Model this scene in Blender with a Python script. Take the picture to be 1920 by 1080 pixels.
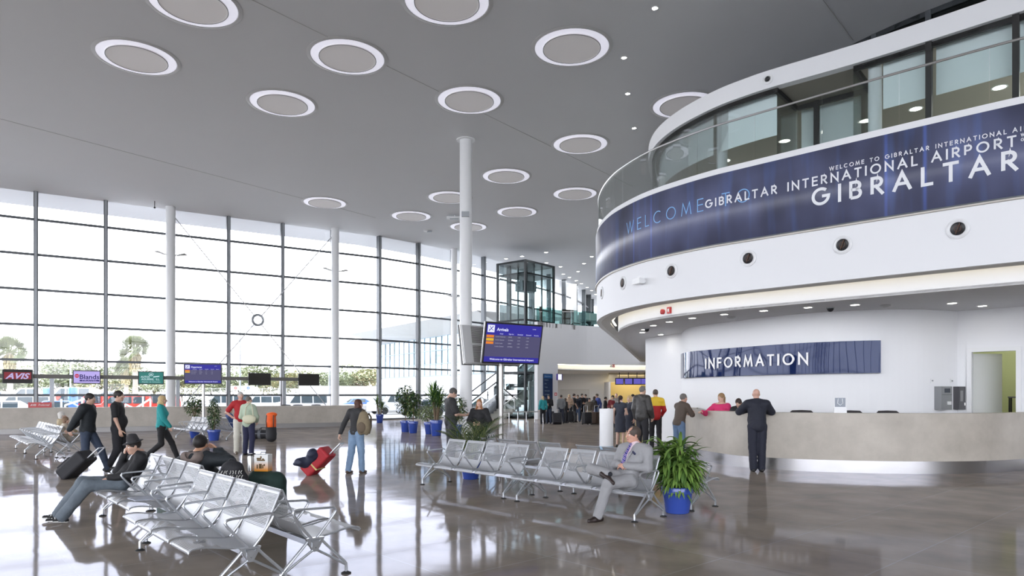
import bpy, math, random
import numpy as np
from mathutils import Vector, Matrix
random.seed(7)
for o in list(bpy.data.objects): bpy.data.objects.remove(o, do_unlink=True)
S = bpy.context.scene
C = S.collection
# ---------------------------------------------------------------- camera
CH = 1.6; F = 1280.0; HZ = 741.0
cd = bpy.data.cameras.new('camera'); cam = bpy.data.objects.new('camera', cd); C.objects.link(cam)
cam.location = (0, 0, CH); cam.rotation_euler = (math.pi/2, 0, 0)
cd.sensor_width = 36; cd.lens = 36*F/1920; cd.shift_y = (HZ-540)/1920
cd.clip_start = .05; cd.clip_end = 600
S.camera = cam
# ---------------------------------------------------------------- world, sky and exposure
w = bpy.data.worlds.new('sky'); S.world = w; w.use_nodes = True
nt = w.node_tree; bg = nt.nodes['Background']
tc = nt.nodes.new('ShaderNodeTexCoord'); sx = nt.nodes.new('ShaderNodeSeparateXYZ'); cr = nt.nodes.new('ShaderNodeValToRGB')
nt.links.new(tc.outputs['Generated'], sx.inputs[0]); nt.links.new(sx.outputs['Z'], cr.inputs[0]); nt.links.new(cr.outputs[0], bg.inputs[0])
cr.color_ramp.elements[0].position = 0.0; cr.color_ramp.elements[0].color = (.95, .96, 1, 1)
cr.color_ramp.elements[1].position = 0.75; cr.color_ramp.elements[1].color = (.82, .88, 1, 1)
bg.inputs[1].default_value = 7.5
S.view_settings.view_transform = 'Standard'; S.view_settings.look = 'None'
S.view_settings.gamma = 1; S.view_settings.use_curve_mapping = False
S.view_settings.exposure = 0.0
S.cycles.transparent_max_bounces = 32

# ---------------------------------------------------------------- materials
MATS = {}
def nodes_of(name):
    m = bpy.data.materials.new(name); m.use_nodes = True
    return m, m.node_tree, m.node_tree.nodes['Principled BSDF']
def mat(name, col, rough=.5, metal=0, emit=None, es=1, spec=.5, noise=0, nscale=20, coat=0, bump=0, trans=0):
    if name in MATS: return MATS[name]
    if 'screen' in name: spec = .08
    m, nt, b = nodes_of(name); N = nt.nodes; L = nt.links
    b.inputs['Base Color'].default_value = (*col, 1); b.inputs['Roughness'].default_value = rough
    b.inputs['Metallic'].default_value = metal; b.inputs['Specular IOR Level'].default_value = spec
    b.inputs['Coat Weight'].default_value = coat
    if emit: b.inputs['Emission Color'].default_value = (*emit, 1); b.inputs['Emission Strength'].default_value = es
    if noise or bump:
        t = N.new('ShaderNodeTexCoord'); n = N.new('ShaderNodeTexNoise'); n.inputs['Scale'].default_value = nscale
        n.inputs['Detail'].default_value = 4; L.new(t.outputs['Object'], n.inputs['Vector'])
        if noise:
            mx = N.new('ShaderNodeMix'); mx.data_type = 'RGBA'
            mx.inputs['A'].default_value = tuple(min(1, c*(1-noise)) for c in col)+(1,)
            mx.inputs['B'].default_value = tuple(min(1, c*(1+noise)) for c in col)+(1,)
            L.new(n.outputs['Fac'], mx.inputs['Factor']); L.new(mx.outputs['Result'], b.inputs['Base Color'])
        if bump:
            bp = N.new('ShaderNodeBump'); bp.inputs['Strength'].default_value = bump; bp.inputs['Distance'].default_value = .02
            L.new(n.outputs['Fac'], bp.inputs['Height']); L.new(bp.outputs[0], b.inputs['Normal'])
    MATS[name] = m; return m
def glass(name, tint=(.93, .97, .96), refl=1.0, rough=0.0):
    if name in MATS: return MATS[name]
    m = bpy.data.materials.new(name); m.use_nodes = True; nt = m.node_tree; N = nt.nodes; L = nt.links
    N.remove(N['Principled BSDF']); out = N['Material Output']
    tr = N.new('ShaderNodeBsdfTransparent'); tr.inputs[0].default_value = (*tint, 1)
    gl = N.new('ShaderNodeBsdfGlossy'); gl.inputs['Roughness'].default_value = rough
    fr = N.new('ShaderNodeFresnel'); fr.inputs[0].default_value = 1.5
    mu = N.new('ShaderNodeMath'); mu.operation = 'MULTIPLY'; mu.inputs[1].default_value = refl
    mx = N.new('ShaderNodeMixShader')
    L.new(fr.outputs[0], mu.inputs[0]); L.new(mu.outputs[0], mx.inputs[0]); L.new(tr.outputs[0], mx.inputs[1]); L.new(gl.outputs[0], mx.inputs[2])
    L.new(mx.outputs[0], out.inputs[0]); MATS[name] = m; return m

WHITE = mat('white plaster', (.80, .81, .83), .6)
WHITE2 = mat('white painted metal', (.78, .79, .80), .35)
CEIL = mat('ceiling paint', (.655, .665, .68), .7, noise=.02, nscale=.5)
DARKM = mat('dark grey aluminium', (.10, .11, .12), .4, .3)
MIDM = mat('grey aluminium', (.32, .34, .36), .4, .5)
STEEL = mat('brushed steel', (.62, .62, .61), .28, 1)
SILVER = mat('silver painted steel', (.60, .62, .65), .35, .55)
BLACK = mat('black plastic', (.015, .015, .017), .4)
RUBBER = mat('black rubber', (.02, .02, .02), .7)
GLASS = glass('clear facade glass', (.965, .97, .985), 1.2)
GLASSG = glass('green balustrade glass', (.945, .97, .965), .5)
GLASST = glass('lounge glass', (.94, .97, .97), .6)
LAMP = mat('warm lamp', (1, 1, 1), .5, emit=(1, .93, .80), es=14)
LAMPW = mat('white lamp', (1, 1, 1), .5, emit=(1, .95, .85), es=18)

# ---------------------------------------------------------------- helpers
def W3(px, py, Y): return Vector(((px-960)/F*Y, Y, CH+(HZ-py)/F*Y))
def G(px, py):
    Y = F*CH/(py-HZ); return Vector(((px-960)/F*Y, Y, 0))
def XY(px, Y): return ((px-960)/F*Y, Y)
class MB:
    def __init__(s): s.v = []; s.f = []; s.m = []; s.uv = {}
    def add(s, vs, fs, mi=0):
        o = len(s.v); s.v += [tuple(v) for v in vs]
        for f in fs: s.f.append([i+o for i in f]); s.m.append(mi)
        return o
    def box(s, c, d, rz=0, mi=0, M=None):
        x, y, z = d[0]/2, d[1]/2, d[2]/2
        if M is None: M = Matrix.Rotation(rz, 4, 'Z')
        vs = [M @ Vector((i*x, j*y, k*z)) + Vector(c) for k in (-1, 1) for j in (-1, 1) for i in (-1, 1)]
        s.add(vs, [(0, 2, 3, 1), (4, 5, 7, 6), (0, 1, 5, 4), (2, 6, 7, 3), (0, 4, 6, 2), (1, 3, 7, 5)], mi)
    def beam(s, a, b, wd, ht, mi=0, up=(0, 0, 1)):
        a = Vector(a); b = Vector(b); d = (b-a); L = d.length; d.normalize()
        u = Vector(up); x = d.cross(u)
        if x.length < 1e-4: x = Vector((1, 0, 0))
        x.normalize(); z = x.cross(d)
        vs = [p+x*i*wd/2+z*k*ht/2 for p in (a, b) for k in (-1, 1) for i in (-1, 1)]
        s.add(vs, [(0, 1, 3, 2), (4, 6, 7, 5), (0, 4, 5, 1), (2, 3, 7, 6), (0, 2, 6, 4), (1, 5, 7, 3)], mi)
    def tube(s, pts, r, n=8, mi=0, caps=True):
        pts = [Vector(p) for p in pts]; k = len(pts)
        rs = r if isinstance(r, (list, tuple)) else [r]*k
        T = []
        for i in range(k):
            d = (pts[min(i+1, k-1)]-pts[max(i-1, 0)])
            T.append(d.normalized() if d.length > 1e-9 else Vector((0, 0, 1)))
        u = T[0].orthogonal().normalized(); o = len(s.v)
        for i in range(k):
            u = (u-T[i]*u.dot(T[i]))
            u = u.normalized() if u.length > 1e-6 else T[i].orthogonal().normalized()
            w = T[i].cross(u)
            for j in range(n):
                a = 2*math.pi*j/n; s.v.append(tuple(pts[i]+(u*math.cos(a)+w*math.sin(a))*rs[i]))
        for i in range(k-1):
            for j in range(n):
                a = o+i*n+j; b = o+i*n+(j+1) % n; s.f.append([a, b, b+n, a+n]); s.m.append(mi)
        if caps:
            s.f.append([o+j for j in range(n)][::-1]); s.m.append(mi)
            s.f.append([o+(k-1)*n+j for j in range(n)]); s.m.append(mi)
    def lathe(s, prof, c=(0, 0, 0), n=24, mi=0, M=None, caps=False):
        o = len(s.v)
        for r, z in prof:
            for j in range(n):
                a = 2*math.pi*j/n; p = Vector((r*math.cos(a), r*math.sin(a), z))
                if M is not None: p = M @ p
                s.v.append(tuple(p+Vector(c)))
        for i in range(len(prof)-1):
            for j in range(n):
                a = o+i*n+j; b = o+i*n+(j+1) % n; s.f.append([a, b, b+n, a+n]); s.m.append(mi)
        if caps and prof[0][0] > 1e-5: s.f.append([o+j for j in range(n)][::-1]); s.m.append(mi)
        if caps and prof[-1][0] > 1e-5: s.f.append([o+(len(prof)-1)*n+j for j in range(n)]); s.m.append(mi)
    def ell(s, c, r, M=None, mi=0, n=12):
        prof = [(math.sin(math.pi*i/n), -math.cos(math.pi*i/n)) for i in range(n+1)]
        o = len(s.v)
        for rr, z in prof:
            for j in range(n*2):
                a = math.pi*j/n; p = Vector((rr*math.cos(a)*r[0], rr*math.sin(a)*r[1], z*r[2]))
                if M is not None: p = M @ p
                s.v.append(tuple(p+Vector(c)))
        for i in range(n):
            for j in range(2*n):
                a = o+i*2*n+j; b = o+i*2*n+(j+1) % (2*n); s.f.append([a, b, b+2*n, a+2*n]); s.m.append(mi)
    def pane(s, a, b, z0, z1, mi=0): s.add([(a[0], a[1], z0), (b[0], b[1], z0), (b[0], b[1], z1), (a[0], a[1], z1)], [(0, 1, 2, 3)], mi)
    def prism(s, poly, z0, z1, mi=0):
        n = len(poly); vs = [(p[0], p[1], z0) for p in poly]+[(p[0], p[1], z1) for p in poly]
        s.add(vs, [list(range(n))[::-1], list(range(n, 2*n))]+[(i, (i+1) % n, n+(i+1) % n, n+i) for i in range(n)], mi)
    def wall(s, pts, z0, z1, th=.1, mi=0, side=1):
        """solid strip following a plan polyline; thickness goes to the `side` of travel (1 = left)"""
        q = offset(pts, th*side); n = len(pts)
        vs = []
        for i in range(n):
            vs += [(*pts[i][:2], z0), (*pts[i][:2], z1), (*q[i][:2], z1), (*q[i][:2], z0)]
        fs = []
        for i in range(n-1):
            a = 4*i; b = a+4
            for k in range(4): fs.append((a+k, b+k, b+(k+1) % 4, a+(k+1) % 4))
        fs += [(0, 1, 2, 3), (4*n-1, 4*n-2, 4*n-3, 4*n-4)]
        s.add(vs, fs, mi)
    def build(s, name, m, parent=None, smooth=False, fix=True):
        me = bpy.data.meshes.new(name); me.from_pydata(s.v, [], s.f); 
        for k in (m if isinstance(m, (list, tuple)) else [m]): me.materials.append(k)
        me.polygons.foreach_set('material_index', s.m)
        if fix:
            import bmesh
            b = bmesh.new(); b.from_mesh(me); bmesh.ops.recalc_face_normals(b, faces=b.faces); b.to_mesh(me); b.free()
        if smooth:
            me.polygons.foreach_set('use_smooth', [True]*len(me.polygons))
            if smooth != 2: me.set_sharp_from_angle(angle=math.radians(40))
        o = bpy.data.objects.new(name, me); C.objects.link(o)
        if parent is not None: o.parent = parent
        return o
def offset(pts, d):
    """offset polyline: positive = left of travel"""
    out = []; n = len(pts)
    for i in range(n):
        a = Vector(pts[max(i-1, 0)][:2]); b = Vector(pts[i][:2]); c = Vector(pts[min(i+1, n-1)][:2])
        d1 = (b-a); d2 = (c-b)
        if d1.length < 1e-6: d1 = d2
        if d2.length < 1e-6: d2 = d1
        d1.normalize(); d2.normalize(); n1 = Vector((-d1.y, d1.x)); n2 = Vector((-d2.y, d2.x)); m = (n1+n2)
        m.normalize(); k = max(.5, m.dot(n1)); out.append(tuple(b+m*d/k))
    return out
def crom(pts, sub=8):
    P = [Vector(p[:2]) for p in pts]; P = [2*P[0]-P[1]]+P+[2*P[-1]-P[-2]]; out = []
    for i in range(1, len(P)-2):
        for k in range(sub):
            t = k/sub; a, b, c, d = P[i-1:i+3]
            out.append(tuple(.5*((2*b)+(c-a)*t+(2*a-5*b+4*c-d)*t*t+(3*b-a-3*c+d)*t**3)))
    out.append(tuple(P[-2])); return out
def resample(pts, step):
    P = [Vector(p[:2]) for p in pts]; acc = [0]
    for a, b in zip(P, P[1:]): acc.append(acc[-1]+(b-a).length)
    n = max(2, int(acc[-1]/step)+1); out = []; j = 0
    for i in range(n):
        t = acc[-1]*i/(n-1)
        while j < len(acc)-2 and acc[j+1] < t: j += 1
        out.append(tuple(P[j].lerp(P[j+1], (t-acc[j])/max(1e-9, acc[j+1]-acc[j]))))
    return out
class Plan:
    """plan curve with arc length; find a point by arc length or where the line of sight to an image column meets it"""
    def __init__(s, pts):
        s.p = [Vector(p[:2]) for p in pts]; s.a = [0]
        for a, b in zip(s.p, s.p[1:]): s.a.append(s.a[-1]+(b-a).length)
    def at(s, t):
        j = 0
        while j < len(s.a)-2 and s.a[j+1] < t: j += 1
        u = (t-s.a[j])/(s.a[j+1]-s.a[j]); p = s.p[j].lerp(s.p[j+1], u); d = (s.p[j+1]-s.p[j]).normalized()
        return p, d
    def px(s, px):
        k = (px-960)/F
        for j in range(len(s.p)-1):
            a = s.p[j].x-k*s.p[j].y; b = s.p[j+1].x-k*s.p[j+1].y
            if a*b <= 0: return s.a[j]+(s.a[j+1]-s.a[j])*a/(a-b)
        return s.a[-1]
def tag(o, label=None, cat=None, group=None, kind=None):
    if label: o['label'] = label
    if cat: o['category'] = cat
    if group: o['group'] = group
    if kind: o['kind'] = kind
    return o
def thing(name, label, cat, loc=(0, 0, 0), rz=0, group=None):
    o = bpy.data.objects.new(name, None); C.objects.link(o); o.empty_display_size = .2
    o.location = loc; o.rotation_euler = (0, 0, rz); return tag(o, label, cat, group)
def struct(o): o['kind'] = 'structure'; return o
def dup(root, loc, rz, label=None, group=None):
    r = root.copy(); C.objects.link(r); r.location = loc; r.rotation_euler = (0, 0, rz)
    if label: r['label'] = label
    if group: r['group'] = group
    for ch in list(root.children):
        c = ch.copy(); C.objects.link(c); c.parent = r
        for g in list(ch.children):
            d = g.copy(); C.objects.link(d); d.parent = c
    return r
# --- lettering: geometric capitals built from strokes, or the built-in face
def arc(cx, cy, r, a0, a1, n=14, ry=None):
    ry = ry or r
    return [(cx+r*math.cos(math.radians(a0+(a1-a0)*i/n)), cy+ry*math.sin(math.radians(a0+(a1-a0)*i/n))) for i in range(n+1)]
GL = {
 'A': (.86, [[(0, 0), (.43, 1), (.86, 0)], [(.16, .34), (.70, .34)]]),
 'B': (.58, [[(0, 0), (0, 1), (.30, 1)]+arc(.30, .76, .24, 90, -90)+[(0, .52)], [(.30, .52)]+arc(.32, .26, .26, 90, -90)+[(0, 0)]]),
 'C': (.86, [arc(.5, .5, .5, 52, 308, 22)]),
 'E': (.52, [[(.52, 1), (0, 1), (0, 0), (.52, 0)], [(0, .53), (.48, .53)]]),
 'F': (.48, [[(.48, 1), (0, 1), (0, 0)], [(0, .53), (.44, .53)]]),
 'G': (1.0, [arc(.5, .5, .5, 48, 360, 24)+[(.58, .5)]]),
 'I': (.0, [[(0, 0), (0, 1)]]),
 'L': (.46, [[(0, 1), (0, 0), (.46, 0)]]),
 'M': (.98, [[(0, 0), (.15, 1), (.49, .12), (.83, 1), (.98, 0)]]),
 'N': (.76, [[(0, 0), (0, 1), (.76, 0), (.76, 1)]]),
 'O': (1.0, [arc(.5, .5, .5, 0, 360, 28)]),
 'P': (.54, [[(0, 0), (0, 1), (.28, 1)]+arc(.28, .73, .27, 90, -90)+[(0, .46)]]),
 'R': (.58, [[(0, 0), (0, 1), (.28, 1)]+arc(.28, .74, .26, 90, -90)+[(0, .48)], [(.22, .48), (.58, 0)]]),
 'T': (.62, [[(.31, 0), (.31, 1)], [(0, 1), (.62, 1)]]),
 'W': (1.2, [[(0, 1), (.3, 0), (.6, 1), (.9, 0), (1.2, 1)]]),
 ' ': (.40, [])}
def stroke_text(txt, height, width, wt):
    """list of quads (4 points x,y) covering txt in [0,width] x [0,height]"""
    H = height-wt; adv = [GL[c][0]*H for c in txt]; tot = sum(adv)
    gap = (width-wt-tot)/(len(txt)-1); x = wt/2; Q = []
    for c, a in zip(txt, adv):
        for st in GL[c][1]:
            P = [Vector((x+p[0]*H, wt/2+p[1]*H)) for p in st]; n = len(P); closed = (P[0]-P[-1]).length < 1e-4
            L = []; R = []
            for i in range(n):
                d1 = (P[i]-P[i-1]) if i else ((P[i]-P[-2]) if closed else None)
                d2 = (P[i+1]-P[i]) if i < n-1 else ((P[1]-P[0]) if closed else None)
                d1 = (d1 or d2).normalized(); d2 = (d2 or d1).normalized()
                q = P[i].copy()
                if not closed and n <= 5:
                    if i == 0: q = q-d2*wt/2
                    if i == n-1: q = q+d1*wt/2
                n1 = Vector((-d1.y, d1.x)); n2 = Vector((-d2.y, d2.x)); m = n1+n2
                if m.length < .2: m = n1
                m.normalize(); k = max(.35, m.dot(n1)); L.append(q+m*wt/2/k); R.append(q-m*wt/2/k)
            for i in range(n-1): Q.append((R[i], R[i+1], L[i+1], L[i]))
        x += a+gap
    return Q
def text_on_plan(mb, plan, s0, s1, z0, z1, txt, wt, out=.02, th=.012, mi=0, side=1):
    """strokes wrapped on a vertical curved wall; the curve is walked so that reading runs from s0 to s1"""
    Wd = abs(s1-s0); sg = 1 if s1 > s0 else -1
    for q in stroke_text(txt, z1-z0, Wd, wt):
        fr = []; bk = []
        for p in q:
            pos, d = plan.at(s0+sg*p.x); nrm = Vector((-d.y, d.x))*side
            a = pos+nrm*out; b = pos+nrm*(out+th)
            bk.append((a.x, a.y, z0+p.y)); fr.append((b.x, b.y, z0+p.y))
        mb.add(bk+fr, [(3, 2, 1, 0), (4, 5, 6, 7), (0, 1, 5, 4), (1, 2, 6, 5), (2, 3, 7, 6), (3, 0, 4, 7)], mi)
def font_mesh(mb, txt, height, M, mi=0, width=None, bold=0, shear=0, extr=.002, align='LEFT'):
    cu = bpy.data.curves.new('t', 'FONT'); cu.body = txt; cu.extrude = 0; cu.offset = bold; cu.shear = shear; cu.align_x = align
    cu.resolution_u = 3
    o = bpy.data.objects.new('t', cu); C.objects.link(o); dg = bpy.context.evaluated_depsgraph_get(); dg.update()
    me = bpy.data.meshes.new_from_object(o.evaluated_get(dg))
    xs = [v.co.x for v in me.vertices] or [0, 1]; ys = [v.co.y for v in me.vertices] or [0, 1]
    k = height/.72; kx = k if width is None else width/(max(xs)-min(xs)); x0 = min(xs) if align == 'LEFT' else 0
    vs = [M @ Vector(((v.co.x-x0)*kx, 0, v.co.y*k)) for v in me.vertices]
    mb.add(vs, [list(p.vertices) for p in me.polygons], mi)
    bpy.data.objects.remove(o); bpy.data.curves.remove(cu); bpy.data.meshes.remove(me)
# ================================================================ PLAN CURVES
u = Vector((2.61, 1.615)); p0 = Vector((-24.4, 35.0))
FAC = [tuple(p0+u*i) for i in range(-5, 7)]
FAC += [(-6.47, 46.8), (-4.28, 48.95), (-2.2, 51.4), (-.3, 53.8), (1.5, 56.3), (3.1, 58.8), (4.6, 61.5), (5.9, 64.3), (7.0, 67.4), (7.9, 70.6), (8.6, 74.0), (9.0, 78.0)]
SLAB = crom([(21, 8.6), (17, 8.75), (14, 9.35), (11.9, 10.25), (10.3, 11.2), (9.06, 12.08), (7.95, 13.05), (6.91, 14.0), (5.32, 15.5), (4.62, 16.2), (3.86, 17.2), (3.4, 18.0), (3.03, 18.97), (2.83, 19.8), (2.72, 21.0), (2.78, 22.4), (3.1, 24.0), (3.65, 26.2), (5.1, 32), (7.3, 41), (9.6, 50.5)], 6)
ROOFL = crom([(22, 10.9), (17, 11.3), (14, 12.05), (12, 13.15), (10.63, 14.2), (9.39, 15.4), (8.22, 16.5), (6.83, 17.65), (6.26, 18.2), (5.64, 18.96), (4.99, 20.2), (4.63, 21.5), (4.6, 22.8), (4.85, 24.2), (5.4, 26.2), (6.8, 32), (9, 41), (11.2, 50.5)], 6)
ZS = 6.90; ZB = 5.13; ZF = 3.975; ZC = 3.665          # slab top, banner foot, fascia foot, lower soffit
# ================================================================ FLOOR, CEILING
def floor_mat():
    m, nt, b = nodes_of('polished stone floor'); N = nt.nodes; L = nt.links
    t = N.new('ShaderNodeTexCoord'); mp = N.new('ShaderNodeMapping'); mp.inputs['Rotation'].default_value = (0, 0, math.radians(48))
    L.new(t.outputs['Object'], mp.inputs[0])
    br = N.new('ShaderNodeTexBrick'); L.new(mp.outputs[0], br.inputs['Vector']); br.offset = 0
    br.inputs['Scale'].default_value = 1; br.inputs['Brick Width'].default_value = 1.2; br.inputs['Row Height'].default_value = 1.2
    br.inputs['Mortar Size'].default_value = .006; br.inputs['Mortar Smooth'].default_value = .3; br.inputs['Bias'].default_value = 0
    br.inputs['Color1'].default_value = (.295, .252, .208, 1); br.inputs['Color2'].default_value = (.345, .297, .248, 1); br.inputs['Mortar'].default_value = (.38, .36, .33, 1)
    n = N.new('ShaderNodeTexNoise'); n.inputs['Scale'].default_value = 1.6; n.inputs['Detail'].default_value = 8; L.new(mp.outputs[0], n.inputs['Vector'])
    mx = N.new('ShaderNodeMix'); mx.data_type = 'RGBA'; mx.blend_type = 'MULTIPLY'; mx.inputs['Factor'].default_value = 1
    cr = N.new('ShaderNodeValToRGB'); cr.color_ramp.elements[0].color = (.8, .8, .8, 1); cr.color_ramp.elements[1].color = (1.15, 1.14, 1.12, 1); cr.color_ramp.elements[0].position = .3; cr.color_ramp.elements[1].position = .7
    L.new(n.outputs['Fac'], cr.inputs[0]); L.new(br.outputs['Color'], mx.inputs['A']); L.new(cr.outputs[0], mx.inputs['B'])
    n2 = N.new('ShaderNodeTexNoise'); n2.inputs['Scale'].default_value = 1.1; n2.inputs['Detail'].default_value = 2; L.new(mp.outputs[0], n2.inputs['Vector'])
    bp = N.new('ShaderNodeBump'); bp.inputs['Strength'].default_value = .16; bp.inputs['Distance'].default_value = .02; L.new(n2.outputs['Fac'], bp.inputs['Height'])
    df = N.new('ShaderNodeBsdfDiffuse'); gl = N.new('ShaderNodeBsdfGlossy'); gl.inputs['Roughness'].default_value = .06; gl.inputs['Color'].default_value = (.84, .87, 1, 1)
    fr = N.new('ShaderNodeFresnel'); fr.inputs['IOR'].default_value = 1.5; mu = N.new('ShaderNodeMath'); mu.operation = 'MULTIPLY'; mu.inputs[1].default_value = .45; ms = N.new('ShaderNodeMixShader')
    L.new(mx.outputs['Result'], df.inputs['Color']); L.new(bp.outputs[0], gl.inputs['Normal']); L.new(bp.outputs[0], fr.inputs['Normal']); L.new(fr.outputs[0], mu.inputs[0]); L.new(mu.outputs[0], ms.inputs[0])
    L.new(df.outputs[0], ms.inputs[1]); L.new(gl.outputs[0], ms.inputs[2]); L.new(ms.outputs[0], N['Material Output'].inputs[0]); N.remove(b)
    return m
inside = FAC+[(30, 78), (45, 78), (45, -14), (-37.5, -14)]
mb = MB(); mb.prism(inside, -.2, 0); struct(mb.build('floor', floor_mat()))
eave = offset(FAC, 3.3)
mb = MB(); mb.prism([(-41, -17)]+[(-41, eave[0][1])]+eave[1:]+[(12, 81), (45, 81), (45, -17)], 12.0, 12.55)
struct(mb.build('ceiling', CEIL))
mb = MB()   # panel joints of the ceiling, thin grey strips
for (a, b) in (((-30, 12), (-8, 40)), ((-18, 4), (6, 34)), ((-6, 2), (10, 20))):
    mb.beam((*a, 11.997), (*b, 11.997), .012, .01)
struct(mb.build('trim_1', mat('joint grey', (.36, .36, .35), .8)))
# ================================================================ FACADE
RAIL = [.02, 1.6-.0+0.0, 3.4, 5.2, 7.0, 8.8, 10.6]
for i in range(len(FAC)-1):
    a = Vector(FAC[i]); b = Vector(FAC[i+1]); d = (b-a).normalized(); n = Vector((-d.y, d.x)); rz = math.atan2(d.y, d.x)
    mb = MB(); mm = [DARKM, MIDM]
    c = a-n*.07; mb.box((c.x, c.y, 6.0), (.19, .34, 12.0), rz, 0)
    c = a-n*.265; mb.box((c.x, c.y, 6.0), (.11, .05, 12.0), rz, 1)
    for z in RAIL:
        mid = (a+b)/2-n*.02; mb.box((mid.x, mid.y, z), ((b-a).length, .10, .12), rz, 0)
    o = struct(mb.build('window_%d' % (i+1), mm))
    g = MB(); g.pane(a+n*.03, b+n*.03, 0, 12.0); g.build('pane', GLASS, o)
# the left side and the rear of the hall: glazed the same way
def plain_glazing(a, b, idx, n):
    a = Vector(a); b = Vector(b); d = (b-a).normalized(); rz = math.atan2(d.y, d.x); mb = MB(); g = MB()
    for k in range(n+1):
        c = a.lerp(b, k/n); mb.box((c.x, c.y, 6), (.16, .34, 12), rz)
    m = (a+b)/2
    for z in RAIL: mb.box((m.x, m.y, z), ((b-a).length, .1, .085), rz)
    o = struct(mb.build('window_%d' % idx, DARKM)); g.pane(a, b, 0, 12); g.build('pane', GLASS, o)
plain_glazing((-37.5, -14), (-37.5, 26.9), 40, 10); plain_glazing((-37.5, -14), (26, -14), 41, 16)
mb = MB(); mb.box((45.1, 30, 6), (.2, 96, 12)); struct(mb.build('wall_right', WHITE))
mb = MB(); mb.box((35.5, -14.1, 6), (19, .2, 12)); struct(mb.build('wall_rear', WHITE))
plain_glazing((9.2, 78.1), (45, 78.1), 42, 14)  # far end made glass instead of plaster, to bring added daylight into the far hall
# facade columns with winged lamps, brace rods with a ring
def column(x, y, r, label, lamps=0, z1=12.0, collar=False, rz=0):
    t = thing('column', label, 'column', (x, y, 0), rz, 'round white columns')
    m = MB(); m.lathe([(r, 0), (r, z1)], n=32); m.build('shaft', WHITE2, t, True)
    m = MB(); m.lathe([(r+.02, 0), (r+.03, .02), (r+.03, .1), (r+.02, .12), (r, .12)], n=32); m.build('base_ring', STEEL, t, True)
    if collar:
        m = MB(); m.lathe([(r, z1-.03), (r+.13, z1-.03), (r+.13, z1), (r, z1)], n=32); m.build('collar', WHITE2, t, True)
        m = MB(); m.box((0, -r-.02, 8.9), (.3, .12, .2)); m.build('sensor_box', MIDM, t)
    if lamps:
        for s in (-1, 1):
            m = MB(); m.tube([(s*r*.9, 0, lamps), (s*(r+.12), 0, lamps+.02)], .03)
            m.add([(s*(r+.08), -.12, lamps-.02), (s*(r+.42), -.17, lamps+.1), (s*(r+.62), 0, lamps+.06), (s*(r+.42), .17, lamps+.1), (s*(r+.08), .12, lamps-.02),
                   (s*(r+.08), -.12, lamps+.03), (s*(r+.42), -.17, lamps+.14), (s*(r+.62), 0, lamps+.08), (s*(r+.42), .17, lamps+.14), (s*(r+.08), .12, lamps+.03)],
                  [(0, 1, 2, 3, 4), (5, 6, 7, 8, 9), (0, 1, 6, 5), (1, 2, 7, 6), (2, 3, 8, 7), (3, 4, 9, 8), (4, 0, 5, 9)])
            m.build('lamp_wing', mat('lamp grey', (.5, .5, .48), .4), t)
    return t
rzf = math.atan2(u.y, u.x); nf = Vector((u.y, -u.x)).normalized()
cols = []
for i, lb in ((2, 'white round column with winged lamps, left end of the crossed brace rods'), (5, 'white round column with winged lamps, right end of the crossed brace rods')):
    c = p0+u*i+nf*.62; cols.append(c); column(c.x, c.y, .245, lb, 1.6+7.75-.0, rz=rzf)
c = Vector((-4.28, 48.95))+nf*.5; column(c.x-.1, c.y, .22, 'slim white column by the glass wall just left of the tall central column', 8.6, rz=.7)
c = p0+u*(-1)+nf*.62; column(c.x, c.y, .245, 'white round column beyond the left edge of the picture', 9.2, rz=rzf)
cx, cy = XY(873.5, 27.8); column(cx, cy, .25, 'tall free-standing white column in the middle of the hall, behind the arrivals board', 0, collar=True)
cx, cy = XY(1074, 63.4); column(cx, cy, .36, 'thick white column beyond the lift on the upper level', 0)
cx, cy = XY(1101, 73); column(cx, cy, .40, 'farthest white column at the end of the upper level', 0)
ROD = mat('brace rod steel', (.55, .56, .57), .4, .5); t = thing('brace_rods', 'thin crossed steel brace rods meeting in a round ring before the glass wall', 'brace rods')
ca, cb = cols[0], cols[1]; mid = (ca+cb)/2; rc = Vector((mid.x, mid.y, 1.6+(741-600)/1280*mid.y)); dirp = (cb-ca).normalized()
m = MB()
ring = [rc+Vector((dirp.x*math.cos(a)*.30, dirp.y*math.cos(a)*.30, math.sin(a)*.30)) for a in [2*math.pi*k/28 for k in range(29)]]
m.tube(ring, .075, 8, caps=False); m.build('ring', MIDM, t, True)
for (e, z) in ((ca, 11.7), (cb, 11.7), (ca, .25), (cb, .25)):
    q = Vector((e.x, e.y, z)); dd = (q-rc).normalized(); m = MB(); m.tube([rc+dd*.3, q-dd*.2], .028, 6); m.build('rod', ROD, t, True)
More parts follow.
